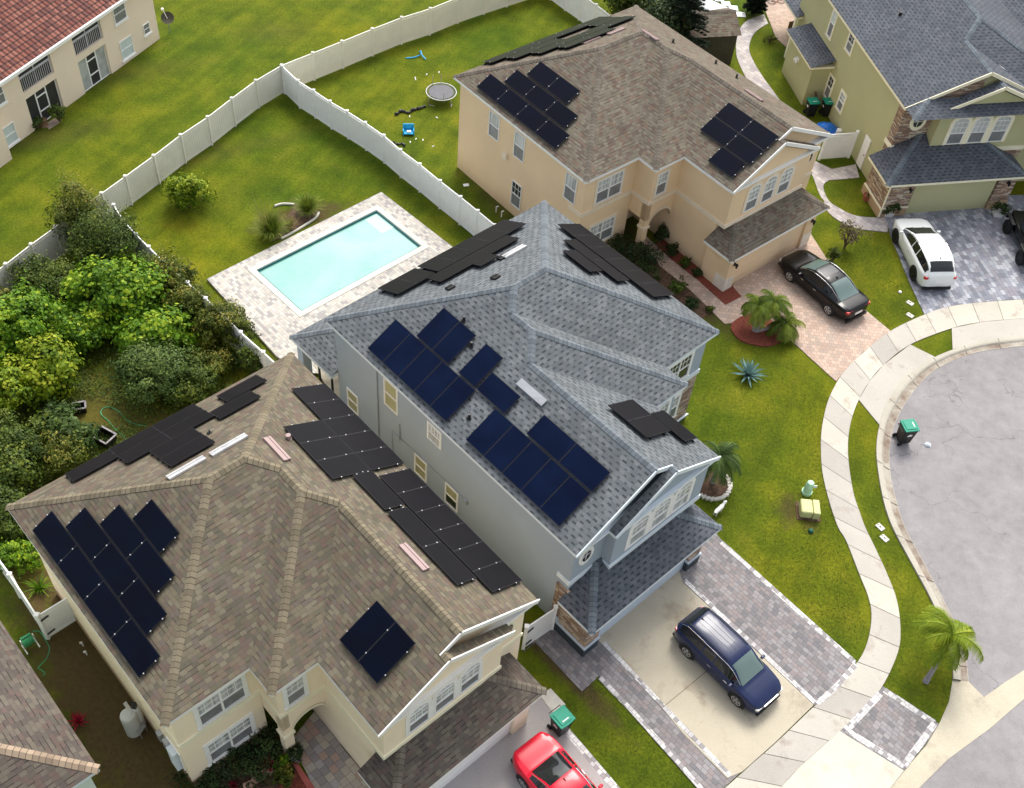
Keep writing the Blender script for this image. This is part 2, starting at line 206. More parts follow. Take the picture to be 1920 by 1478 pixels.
# ---------------------------------------------------------------- mesh builder
class MB:
    def __init__(s): s.v=[]; s.f=[]; s.u=[]; s.mi=[]; s.tint=None
    def poly(s,pts,uv=None,mi=0):
        i=len(s.v); s.v+= [tuple(p) for p in pts]; s.f.append(tuple(range(i,i+len(pts)))); s.u.append(uv); s.mi.append(mi); return s
    def box(s,x0,x1,y0,y1,z0,z1,mi=0):
        return s.obox(Vector(((x0+x1)/2,(y0+y1)/2,(z0+z1)/2)),Vector((1,0,0)),Vector((0,1,0)),abs(x1-x0)/2,abs(y1-y0)/2,abs(z1-z0)/2,mi)
    def obox(s,c,ax,ay,hx,hy,hz,mi=0,az=None):
        c=Vector(c); ax=Vector(ax).normalized(); ay=Vector(ay).normalized(); az=az or ax.cross(ay)
        i=len(s.v)
        for sz in (-1,1):
            for sx,sy in ((-1,-1),(1,-1),(1,1),(-1,1)): s.v.append(tuple(c+ax*hx*sx+ay*hy*sy+az*hz*sz))
        for f in ((3,2,1,0),(4,5,6,7),(0,1,5,4),(1,2,6,5),(2,3,7,6),(3,0,4,7)):
            s.f.append(tuple(i+k for k in f)); s.u.append(None); s.mi.append(mi)
        return s
    def beam(s,a,b,w,h,mi=0,up=(0,0,1)):
        a=Vector(a);b=Vector(b); d=(b-a); ax=d.normalized(); up=Vector(up); ay=up.cross(ax)
        if ay.length<1e-4: ay=Vector((1,0,0)).cross(ax)
        ay.normalize(); return s.obox((a+b)/2,ax,ay,d.length/2,w/2,h/2,mi)
    def prism(s,pts,z0,z1,mi=0,bottom=True):
        n=len(pts); i=len(s.v); ar=sum(pts[k][0]*pts[(k+1)%n][1]-pts[(k+1)%n][0]*pts[k][1] for k in range(n))
        if ar<0: pts=list(reversed(pts))
        s.v+= [(p[0],p[1],z0) for p in pts]+[(p[0],p[1],z1) for p in pts]
        s.f.append(tuple(range(i+n,i+2*n))); s.u.append(None); s.mi.append(mi)
        if bottom: s.f.append(tuple(range(i+n-1,i-1,-1))); s.u.append(None); s.mi.append(mi)
        for k in range(n):
            s.f.append((i+k,i+(k+1)%n,i+n+(k+1)%n,i+n+k)); s.u.append(None); s.mi.append(mi)
        return s
    def tube(s,pts,r,n=6,mi=0,cap=True):
        pts=[Vector(p) for p in pts]; rs=r if isinstance(r,(list,tuple)) else [r]*len(pts); i=len(s.v); ref=None
        for k,p in enumerate(pts):
            d=(pts[min(k+1,len(pts)-1)]-pts[max(k-1,0)]).normalized()
            if ref is None: ref=Vector((0,0,1)) if abs(d.z)<.9 else Vector((1,0,0))
            a=d.cross(ref).normalized(); b=d.cross(a).normalized()
            for j in range(n): t=2*PI*j/n; s.v.append(tuple(p+(a*math.cos(t)+b*math.sin(t))*rs[k]))
        for k in range(len(pts)-1):
            for j in range(n):
                s.f.append((i+k*n+j,i+k*n+(j+1)%n,i+(k+1)*n+(j+1)%n,i+(k+1)*n+j)); s.u.append(None); s.mi.append(mi)
        if cap:
            for q in (0,len(pts)-1): s.f.append(tuple(i+q*n+j for j in range(n))); s.u.append(None); s.mi.append(mi)
        return s
    def lathe(s,c,prof,n=16,mi=0):
        c=Vector(c); i=len(s.v)
        for r,z in prof:
            for j in range(n): t=2*PI*j/n; s.v.append((c.x+r*math.cos(t),c.y+r*math.sin(t),c.z+z))
        for k in range(len(prof)-1):
            for j in range(n): s.f.append((i+k*n+j,i+k*n+(j+1)%n,i+(k+1)*n+(j+1)%n,i+(k+1)*n+j)); s.u.append(None); s.mi.append(mi)
        s.f.append(tuple(i+(len(prof)-1)*n+j for j in range(n))); s.u.append(None); s.mi.append(mi); return s
    def build(s,name,mats,parent=None,smooth=False,tint=None,fixn=False):
        me=bpy.data.meshes.new(name); me.from_pydata([tuple(v) for v in s.v],[],s.f)
        if not isinstance(mats,(list,tuple)): mats=[mats]
        for x in mats: me.materials.append(x)
        if any(s.mi): me.polygons.foreach_set('material_index',s.mi)
        if any(u is not None for u in s.u):
            l=me.uv_layers.new(name='UVMap')
            for pl,u in zip(me.polygons,s.u):
                if u:
                    for li,c in zip(pl.loop_indices,u): l.data[li].uv=c
        if tint is not None:
            a=me.attributes.new('tint','FLOAT','FACE'); a.data.foreach_set('value',tint)
        if smooth: me.polygons.foreach_set('use_smooth',[True]*len(me.polygons))
        if fixn:
            bm=bmesh.new(); bm.from_mesh(me); bmesh.ops.recalc_face_normals(bm,faces=bm.faces); bm.to_mesh(me); bm.free()
        me.update(); o=bpy.data.objects.new(name,me); COL.objects.link(o)
        if parent: o.parent=parent
        return o
def each(mb,name,mat,parent,gap=.04):
    """build every separate piece of mb as an object of its own"""
    groups=[]
    for fi,f in enumerate(mb.f):
        xs=[mb.v[i] for i in f]; bb=[min(p[k] for p in xs)-gap/2 for k in range(3)]+[max(p[k] for p in xs)+gap/2 for k in range(3)]; hit=[g for g in groups if all(bb[k]<=g[0][k+3] and bb[k+3]>=g[0][k] for k in range(3))]
        new=[bb,[fi]]
        for g in hit: new[0]=[min(new[0][k],g[0][k]) for k in range(3)]+[max(new[0][k+3],g[0][k+3]) for k in range(3)]; new[1]+=g[1]; groups.remove(g)
        groups.append(new)
    out=[]
    for bb,fs in groups:
        m2=MB(); m2.v=mb.v
        used={}; vs=[]
        for fi in fs:
            q=[]
            for i in mb.f[fi]:
                if i not in used: used[i]=len(vs); vs.append(mb.v[i])
                q.append(used[i])
            m2.f.append(tuple(q)); m2.u.append(mb.u[fi]); m2.mi.append(mb.mi[fi])
        m2.v=vs; out.append(m2.build(name,mat,parent))
    return out
def tag(o,label=None,cat=None,group=None,kind=None):
    if label: o['label']=label
    if cat: o['category']=cat
    if group: o['group']=group
    if kind: o['kind']=kind
    return o
def thing(name,label,cat,loc=(0,0,0),rz=0,group=None):
    o=bpy.data.objects.new(name,None); COL.objects.link(o); o.location=loc; o.rotation_euler=(0,0,rz); o.empty_display_size=.3
    return tag(o,label,cat,group)
def struct(name,mb,mat,label=None):
    o=mb.build(name,mat); tag(o,label or name.replace('_',' '),kind='structure'); o['category']=name.replace('_',' '); return o
def pw(pts,z=0): return [P(x,y,z) for x,y in pts]
def bevel(o,w=.02,seg=2):
    md=o.modifiers.new('bevel','BEVEL'); md.width=w; md.segments=seg; md.limit_method='ANGLE'; md.angle_limit=R(40); return o
def dup(o,parent=None,label=None,loc=None,rz=None):
    c=o.copy(); COL.objects.link(c); c.parent=parent
    if label: c['label']=label
    if loc is not None: c.location=loc
    if rz is not None: c.rotation_euler=(0,0,rz)
    for ch in list(o.children): dup(ch,c)
    return c
def crspline(pts,k=6):
    out=[]; n=len(pts)
    for i in range(n-1):
        p0,p1,p2,p3=[Vector(pts[max(0,min(n-1,j))]) for j in (i-1,i,i+1,i+2)]
        for q in range(k):
            t=q/k; out.append(.5*((2*p1)+(-p0+p2)*t+(2*p0-5*p1+4*p2-p3)*t*t+(-p0+3*p1-3*p2+p3)*t**3))
    out.append(Vector(pts[-1])); return out
exec_parts=[]
# ================================================================ SETTING
g=MB(); g.poly([(-260,-120,0),(320,-120,0),(320,420,0),(-260,420,0)]); struct('lawn',g,M['lawn'],'green and yellowish grass lawn around the houses')
def slab(name,pts,mat,top=.03,label=None,sm=False,bot=-.05):
    q=[P(x,y) for x,y in pts]
    mb=MB(); mb.prism([(p.x,p.y) for p in q],bot,top); return struct(name,mb,mat,label)
kerb_out=[(2100,612),(1920,632),(1834.7,643.9),(1753.6,671),(1696,711.6),(1665.6,753.8),(1648.5,797.8),(1642,845),(1647,895.9),(1657,946.6),(1672,990),(1699.4,1042),(1743.4,1123.4),(1767,1181),(1783,1231.7),(1786,1275.7),(1779,1316),(1762,1355),(1736,1398),(1699,1441),(1669,1478),(1640,1510)]
kerb_in=[(2100,629),(1920,649),(1834.7,660.8),(1780.6,679.4),(1740,704.8),(1706,743.7),(1686,777.5),(1672.4,811.3),(1667.3,855.3),(1671,899.3),(1682.5,946.6),(1697,990),(1723,1038.9),(1762,1112),(1790.8,1169),(1807.7,1211.4),(1816,1279)]
# asphalt: the cul-de-sac and the street beyond the valley gutter
a1=crspline(pw(kerb_in),4)+pw([(1844.9,1307.8),(1885.5,1279),(1920,1257),(2300,1010),(2300,560)])
mb=MB(); mb.poly([(p.x,p.y,.004) for p in a1]); struct('road',mb,M['asphalt'],'grey cracked asphalt of the cul-de-sac')
a2=pw([(1920,1311),(1855,1367),(1777,1424.5),(1723,1478),(1640,1560),(1700,1760),(2300,1760),(2300,1080)])
mb=MB(); mb.poly([(p.x,p.y,.004) for p in a2]); struct('street',mb,M['asphalt'],'grey cracked asphalt of the street at the corner')
# kerb and gutter: rolled profile along the arc
ko=crspline(pw(kerb_out[:16]),6); ki=crspline(pw(kerb_in),6); n=90
def resamp(pts,n):
    L=[0]
    for a,b in zip(pts,pts[1:]): L.append(L[-1]+(b-a).length)
    out=[];j=0
    for k in range(n):
        t=L[-1]*k/(n-1)
        while j<len(L)-2 and L[j+1]<t: j+=1
        f=(t-L[j])/max(1e-9,L[j+1]-L[j]); out.append(pts[j].lerp(pts[j+1],min(1,f)))
    return out
ko=resamp(ko,n); ki=resamp(ki,n); prof=[(0,-.05),(0,.11),(.30,.12),(.42,.09),(.55,.022),(.8,.012),(.97,.024),(1,.02),(1,-.05)]
mb=MB(); tn=[]
for k in range(n-1):
    for (t0,z0),(t1,z1) in zip(prof,prof[1:]):
        tn.append(.95 if .5<(t0+t1)/2<.9 else (.5 if .4<(t0+t1)/2<.5 else .05))
        A=ko[k].lerp(ki[k],t0);B=ko[k].lerp(ki[k],t1);C=ko[k+1].lerp(ki[k+1],t1);D=ko[k+1].lerp(ki[k+1],t0)
        mb.poly([(A.x,A.y,z0),(D.x,D.y,z0),(C.x,C.y,z1),(B.x,B.y,z1)])
o_=mb.build('kerb',M['conc_kerb'],tint=tn); tag(o_,'rolled concrete kerb curving round the cul-de-sac',kind='structure')
mb=MB()
for k in range(3,n-1,6):      # joints of the kerb, thin dark grooves
    A=ko[k];B=ki[k]; mb.beam((A.x,A.y,.125),(A.lerp(B,.38).x,A.lerp(B,.38).y,.118),.02,.012); mb.beam((A.lerp(B,.5).x,A.lerp(B,.5).y,.04),(B.x,B.y,.03),.02,.012)
struct('kerb_joints',mb,plain('joint_grey',(.16,.14,.12),.9))
vg=pw([(1816,1279),(1844.9,1307.8),(1885.5,1279),(1920,1257),(2300,1010),(2300,1080),(1920,1311),(1855,1367),(1777,1424.5),(1723,1478),(1640,1560),(1600,1560),(1669,1478),(1699,1441),(1736,1398),(1762,1355),(1779,1316),(1786,1275.7)])
mb=MB(); mb.prism([(p.x,p.y) for p in vg],-.05,.02); struct('valley_gutter',mb,concrete('gutter_concrete',(.50,.45,.345),.7,(.36,.3,.24),.6),'cream concrete valley gutter crossing the street mouth')
# pavement (sidewalk) squares
so=[(2100,548),(1920,562.7),(1855,567),(1780.6,576),(1733,591.5),(1669,622),(1618,662.5),(1584,696),(1567.5,720),(1550.6,757),(1540.5,804.6),(1538.8,845),(1542,889),(1554,940),(1571,990),(1586,1015),(1610,1076),(1628.4,1123.4),(1633.5,1160.7),(1625,1208),(1606.4,1243.5),(1565.8,1290.9),(1527,1324.7),(1452.5,1395.7),(1412,1431),(1391.6,1449.9),(1330,1504)]
si=[(2100,582),(1920,598),(1841.5,605),(1784,616.8),(1706,647.3),(1655.5,686),(1630,716),(1609.8,750.5),(1596,787.7),(1589.5,828),(1591,872),(1599.6,926),(1610,958),(1621.6,990),(1638.5,1025),(1662,1076),(1680.8,1126.8),(1687.6,1181),(1682.5,1225),(1653.8,1287.5),(1614.9,1333),(1574,1372),(1496.5,1441.4),(1464,1478),(1420,1520)]
SO=resamp(crspline(pw(so),6),181); SI=resamp(crspline(pw(si),6),181)
mb=MB(); mj=MB(); tn=[]; rs_=random.Random(5); tv=.5
for k in range(180):
    if k%6==0: tv=rs_.choice([.15,.35,.45,.5,.6,.75,.95])
    tn+=[tv]*3
    j0=.0 if k%6 else .06; j1=0 if k%6!=5 else .06
    A=SO[k].lerp(SO[k+1],j0);B=SI[k].lerp(SI[k+1],j0);C=SI[k+1].lerp(SI[k],j1);D=SO[k+1].lerp(SO[k],j1)
    mb.poly([(A.x,A.y,.06),(B.x,B.y,.06),(C.x,C.y,.06),(D.x,D.y,.06)]); mb.poly([(A.x,A.y,-.05),(A.x,A.y,.06),(D.x,D.y,.06),(D.x,D.y,-.05)]); mb.poly([(B.x,B.y,.06),(B.x,B.y,-.05),(C.x,C.y,-.05),(C.x,C.y,.06)])
    mj.poly([(SO[k].x,SO[k].y,.045),(SI[k].x,SI[k].y,.045),(SI[k+1].x,SI[k+1].y,.045),(SO[k+1].x,SO[k+1].y,.045)])
o_=mb.build('sidewalk',M['conc_walk'],tint=tn); tag(o_,'curving pale concrete sidewalk',kind='structure'); struct('sidewalk_joints',mj,plain('joint_dark',(.13,.11,.09),.9))
def between(i0,i1):   # concrete apron between pavement and kerb, from sidewalk param to param
    pass
apr1=pw([(1609.8,750.5),(1630,716),(1655.5,686),(1706,647.3),(1753.6,671),(1722,691),(1696,711.6),(1665.6,753.8),(1648.5,797.8)])
mb=MB(); mb.prism([(p.x,p.y) for p in apr1],-.05,.05); struct('driveway_apron',mb,M['conc_apron'],'concrete apron between the pink driveway and the cul-de-sac')
apr2=pw([(1784,616.8),(1841.5,605),(1920,598),(2100,582),(2100,612),(1920,632),(1834.7,643.9),(1785.7,656)])
mb=MB(); mb.prism([(p.x,p.y) for p in apr2],-.05,.05); struct('apron',mb,M['conc_apron'],'concrete apron below the grey paver driveway')
apr3=pw([(1574,1372),(1694,1446),(1669,1478),(1600,1560),(1420,1520),(1464,1478),(1496.5,1441.4)])
mb=MB(); mb.prism([(p.x,p.y) for p in apr3],-.05,.05); struct('concrete_apron',mb,M['conc_bright'],'bright concrete apron at the foot of the driveway')
apr4=pw([(1653.8,1287.5),(1760,1358),(1736,1395),(1694,1446),(1574,1372),(1614.9,1333)])
mb=MB(); mb.prism([(p.x,p.y) for p in apr4],-.05,.052); struct('paver_apron',mb,M['pv_grey'],'grey paver square with a pale border beside the concrete apron')
def border(name,pts,w,mat,z,label=None,closed=False):
    q=pw(pts); mb=MB(); L=len(q)
    for i in range(L if closed else L-1):
        a=q[i].copy();b=q[(i+1)%L].copy(); d=(b-a).normalized(); nrm=Vector((-d.y,d.x,0)); a2=a-d*w/2*0; 
        mb.prism([(a.x+nrm.x*w/2,a.y+nrm.y*w/2),(a.x-nrm.x*w/2,a.y-nrm.y*w/2),(b.x-nrm.x*w/2,b.y-nrm.y*w/2),(b.x+nrm.x*w/2,b.y+nrm.y*w/2)],-.04,z+.004*(i%2))
    return struct(name,mb,mat,label)
border('apron_border',[(1657,1295),(1752,1357),(1694,1437),(1586,1370),(1650,1302)],.26,M['pv_light'],.058,'pale border of the paver apron')
# blue house driveway
slab('concrete_driveway',[(1100,1180),(1266,1050),(1280,1093),(1525,1323),(1452,1394),(1391,1448),(1363,1460),(1280,1375.4),(1241.7,1330),(1131.7,1211.7)],M['conc_drive'],.055,'stained cream concrete driveway of the blue house')
mb=MB(); a,b=P(1242,1328),P(1335,1251); mb.beam((a.x,a.y,.056),(b.x,b.y,.056),.03,.006); a,b=P(1245,1330),P(1250,1326)
struct('driveway_joint',mb,plain('joint_brown',(.2,.15,.1),.9))
slab('paver_strip',[(1240,1050),(1330,985),(1349,1010),(1605,1243.5),(1566,1290),(1527,1323.7),(1280.8,1092.5)],M['pv_grey'],.05,'grey paver parking strip right of the concrete driveway')
slab('paver_walk',[(980,1225),(1070,1140),(1131,1211),(1241,1330.5),(1280,1376),(1363,1461),(1388,1449.5),(1330,1503),(1318,1482),(1181.7,1330),(1122.5,1269),(1090.8,1297.5),(1003.3,1205)],M['pv_grey'],.05,'grey paver walk left of the concrete driveway')
border('strip_border',[(1352,1018),(1602,1243)],.22,M['pv_light'],.056); border('driveway_border',[(1283,1089),(1527,1318)],.2,M['pv_light'],.058); border('front_border',[(1604,1247),(1566,1290),(1531,1321)],.22,M['pv_light'],.062)
border('walk_border',[(1131.7,1206),(1245,1327),(1368,1456)],.2,M['pv_light'],.058); border('walk_edge_border',[(1125,1272),(1184,1333),(1318,1484)],.2,M['pv_light'],.056)
# pink driveway, walk, mulch
slab('pink_driveway',[(1340,470),(1520,440),(1571,520),(1625,585),(1669,621.5),(1617,662),(1584,695.5),(1567,716),(1525,678),(1475,632),(1440,597),(1419,584.6),(1385.8,597),(1371,607),(1358.8,608.5),(1294,545),(1233.8,497),(1231.7,488.8),(1190,455),(1208,440),(1229.6,461.7),(1256.7,486.7),(1304.6,524),(1359.8,573),(1390,557.5),(1375,541)],M['pv_pink'],.05,'pink paver driveway and walk of the peach house')
slab('mulch_bed',[(1229.6,461.7),(1256.7,486.7),(1304.6,524),(1359.8,573),(1390,557.5),(1375,541),(1372,530),(1345,520),(1240,440)],M['mulch'],.075,'strip of red mulch between the peach wall and the walk')
mu=crspline(pw([(1371,607.5),(1371,620),(1390,641),(1431.7,651),(1456.7,646),(1475.4,632.5)]),4)+pw([(1440,597),(1419,584.6),(1385.8,597)])
mb=MB(); mb.prism([(p.x,p.y) for p in mu],-.05,.085); struct('round_mulch_bed',mb,M['mulch'],'rounded red mulch bed under the palm')
slab('soil_strip',[(1150,440),(1195,455),(1231,489),(1294,545),(1336,585),(1312,600),(1260,560),(1190,500)],M['soil'],.03,'brown planting strip beside the pink walk')
# green house drive and paths
slab('grey_driveway',[(1656.7,400),(1690,375),(2100,360),(2100,548),(1920,562),(1855,566),(1780,575),(1733,590.5),(1706.7,535),(1669,441.7)],M['pv_grey2'],.05,'grey paver driveway of the green house')
def path(name,left,right,mat,z,label):
    a=resamp(crspline(pw(left),5),30); b=resamp(crspline(pw(right),5),30); mb=MB()
    for k in range(29):
        mb.poly([(a[k].x,a[k].y,z),(b[k].x,b[k].y,z),(b[k+1].x,b[k+1].y,z),(a[k+1].x,a[k+1].y,z)]); 
        mb.poly([(a[k].x,a[k].y,-.02),(a[k].x,a[k].y,z),(a[k+1].x,a[k+1].y,z),(a[k+1].x,a[k+1].y,-.02)]); mb.poly([(b[k].x,b[k].y,z),(b[k].x,b[k].y,-.02),(b[k+1].x,b[k+1].y,-.02),(b[k+1].x,b[k+1].y,z)])
    return struct(name,mb,mat,label)
PG=paver('path_pavers',[(.44,.40,.39),(.52,.48,.46),(.38,.34,.34),(.48,.43,.40)],-.8,w=.4,h=.3,rnd=True)
path('garden_path',[(1432,28),(1400,40),(1384,62),(1380,100),(1390,130),(1412,170),(1440,210),(1470,250)],[(1440,45),(1415,62),(1404,90),(1412,115),(1430,145),(1452,175),(1480,215),(1510,255)],PG,.045,'winding grey paver path between the peach and green houses')
path('front_path',[(1500,290),(1523,330),(1540,372),(1568,398),(1600,412),(1640,416),(1664,412)],[(1530,270),(1543,340),(1556,373),(1575,388),(1601,404),(1640,410),(1663,407)][:0] or [(1585,330),(1545,345),(1552,375),(1571,390),(1602,405),(1640,409),(1660,408)],PG,.045,'curved grey paver path to the green driveway')
path('side_path',[(1524,322),(1560,318),(1604,309)],[(1530,340),(1566,338),(1611,334)],PG,.049,'grey paver path to the side door')
path('lower_path',[(1535,340),(1548,372),(1575,396),(1610,410),(1663,412)],[(1545,380),(1552,398),(1575,416),(1610,430),(1664,436)],PG,.047,'grey paver path in front of the shrubs')
slab('patio',[(1425,0),(1470,-20),(1500,60),(1493,110),(1475,90),(1455,73),(1434,20)],M['pv_pink'],.06,'pinkish paver patio behind the green house')
# pool deck
DZ=.15
A_,B_,C_,D_=[(480.3,506.9),(706,394),(790.5,461.7),(565,584)]
mb=MB()
for q in ([(388,523),(715,360),B_,A_],[(715,360),(880,487),C_,B_],[(880,487),(760,640),(650,700),(560,700),(517,666),D_,C_],[(517,666),(388,523),A_,D_]):
    r_=[P(x,y,DZ) for x,y in q]; mb.poly([tuple(p) for p in r_][::-1]); mb.poly([(r_[0].x,r_[0].y,DZ),(r_[1].x,r_[1].y,DZ),(r_[1].x,r_[1].y,-.05),(r_[0].x,r_[0].y,-.05)])
r_=[P(x,y,DZ) for x,y in ((560,700),(517,666))]; mb.poly([(r_[0].x,r_[0].y,DZ),(r_[1].x,r_[1].y,DZ),(r_[1].x,r_[1].y,-.05),(r_[0].x,r_[0].y,-.05)])
struct('pool_deck',mb,M['pv_deck'],'pale paver pool deck')
def paq(pts,z=0): return [P(x,y,z) for x,y in pts]
slab('lanai_slab',[(590,690),(625,668),(700,740),(650,790)],M['conc_drive'],.158,'cream concrete slab beside the lanai')
slab('pale_slab',[(1012,1305),(1032,1292),(1060,1322),(1042,1345)],M['cstone'],.06,'whitish concrete pad beside the garage')
slab('old_driveway',[(960,1330),(1012,1305),(1030,1330),(1100,1410),(1180,1500),(1180,1700),(700,1700),(760,1500)],M['conc_old'],.045,'grey concrete driveway of the cream house')
border('old_driveway_border',[(1040,1345),(1172,1500)],.28,M['pv_light'],.05,'pale paver edging of the grey driveway')
slab('entry_walk',[(545,1390),(610,1310),(640,1400),(700,1470),(760,1560),(640,1600),(575,1450)],M['pv_entry'],.05,'multicoloured paver walk to the arched entry')
slab('front_bed',[(370,1478),(520,1370),(550,1400),(560,1440),(600,1520),(470,1600)],M['soil'],.03,'planting bed under the front windows')
slab('red_mulch_bed',[(520,1478),(560,1440),(590,1500),(540,1540)],M['mulch'],.045,'red mulch at the end of the planting bed')
slab('palm_bed',[(1310,875),(1352,888),(1366,914),(1360,930),(1338,937),(1308,930)],M['soil'],.05,'dark soil bed ringed with pale blocks')
slab('pool_side_bed',[(511,455),(553,383),(590,385),(597,402),(570,420),(540,440)],M['soil'],.03,'soil bed between the grass tufts')
slab('brick_edging',[(546,1428),(553,1425),(590,1478),(600,1500),(590,1505),(575,1478)],M['brick'],.09,'red brick edging along the entry walk')
# ---------------------------------------------------------------- swimming pool
pool=thing('swimming_pool','rectangular turquoise swimming pool set in pale pavers','pool',P(635,490))
o0=pool.location.copy()
pc=[P(480.3,506.9,.15),P(706,394,.15),P(790.5,461.7,.15),P(565,584,.15)]
for p in pc: p.z=0
pc=pc; pcl=[p-o0 for p in pc]; cen=sum(pcl,Vector())/4
def ring(inner,outer,z0,z1,mb):
    n=len(inner)
    for i in range(n):
        a,b=inner[i],inner[(i+1)%n]; c,d=outer[(i+1)%n],outer[i]
        mb.prism([(a.x,a.y),(b.x,b.y),(c.x,c.y),(d.x,d.y)],z0,z1+.002*(i%2))
sc_=lambda k:[cen+(p-cen)*k for p in pcl]
def inset(pts,d):
    n=len(pts); c=sum(pts,Vector())/n; out=[]
    for i in range(n):
        a,b,c2=pts[i-1],pts[i],pts[(i+1)%n]; e1=(b-a).normalized(); e2=(c2-b).normalized()
        n1=Vector((-e1.y,e1.x,0)); n2=Vector((-e2.y,e2.x,0))
        if n1.dot(c-b)<0: n1,n2=-n1,-n2
        out.append(b+(n1+n2)*d/(1+n1.dot(n2)))
    return out
mb=MB(); ring(pcl,inset(pcl,-.32),.02,.175,mb); mb.build('coping',M['cstone'],pool)
mb=MB(); ring(inset(pcl,.06),pcl,-.02,.14,mb); mb.build('tile_band',M['pooltile'],pool)
ip=inset(pcl,.06); mb=MB(); mb.poly([(p.x,p.y,.025) for p in ip]); mb.build('water',M['water'],pool)
mb=MB(); w0=inset(pcl,.06); a=w0[1]; e=(w0[0]-w0[1]).normalized(); f=(w0[2]-w0[1]).normalized(); q=[a+f*.1,a+f*1.6,a+f*1.6+e*.9,a+f*.1+e*.9]; mb.prism([(p.x,p.y) for p in q],.0,.031); mb.build('steps',plain('pool_step_plaster',(.30,.55,.47),.3,.5,var=.05),pool)
# ================================================================ HOUSES
def clip(poly,a,b,c):      # keep a*u+b*v+c>=0
    out=[]; n=len(poly)
    for i in range(n):
        p,q=poly[i],poly[(i+1)%n]; dp=a*p[0]+b*p[1]+c; dq=a*q[0]+b*q[1]+c
        if dp>=-1e-9: out.append(p)
        if (dp>1e-9 and dq<-1e-9) or (dp<-1e-9 and dq>1e-9):
            t=dp/(dp-dq); out.append((p[0]+(q[0]-p[0])*t,p[1]+(q[1]-p[1])*t))
    return out
def area(p): return abs(sum(p[i][0]*p[(i+1)%len(p)][1]-p[(i+1)%len(p)][0]*p[i][1] for i in range(len(p))))/2 if len(p)>2 else 0
def roofshape(subs,ze):
    """subs: (rect u0,u1,v0,v1, slope k, sides kept as hips 'LRFB'); the roof is the upper envelope of these hipped or gabled blocks"""
    blocks=[]
    for (u0,u1,v0,v1,k,sides,*zz) in subs:
        z0=zz[0] if zz else ze; pl=[]
        if 'B' in sides: pl.append((k,0,-k*u0+z0,'B'))
        if 'F' in sides: pl.append((-k,0,k*u1+z0,'F'))
        if 'L' in sides: pl.append((0,k,-k*v0+z0,'L'))
        if 'R' in sides: pl.append((0,-k,k*v1+z0,'R'))
        blocks.append(((u0,u1,v0,v1),pl))
    pieces=[]
    for bi,((u0,u1,v0,v1),pl) in enumerate(blocks):
        for pi,p in enumerate(pl):
            reg=[(u0,v0),(u1,v0),(u1,v1),(u0,v1)]
            for q in pl:
                if q is p: continue
                reg=clip(reg,q[0]-p[0],q[1]-p[1],q[2]-p[2])
                if area(reg)<1e-4: break
            if area(reg)<1e-4: continue
            regs=[reg]
            for bj,((a0,a1,b0,b1),pm) in enumerate(blocks):
                if bj==bi: continue
                eps=1e-5 if bj>bi else -1e-5   # ties: the earlier block wins
                cons=[(1,0,-a0),(-1,0,a1),(0,1,-b0),(0,-1,b1)]+[(q[0]-p[0],q[1]-p[1],q[2]-p[2]-eps) for q in pm]
                new=[]
                for rg in regs:
                    rem=rg
                    for c in cons:
                        if abs(c[0])<1e-9 and abs(c[1])<1e-9:
                            if c[2]<0: new.append(rem); rem=[]; 
                            if not rem: break
                            continue
                        o_=clip(rem,-c[0],-c[1],-c[2])
                        if area(o_)>1e-3: new.append(o_)
                        rem=clip(rem,*c)
                        if area(rem)<1e-3: break
                regs=new
            for rg in regs: pieces.append((rg,p))
    return pieces
def zof(p,u,v): return p[0]*u+p[1]*v+p[2]
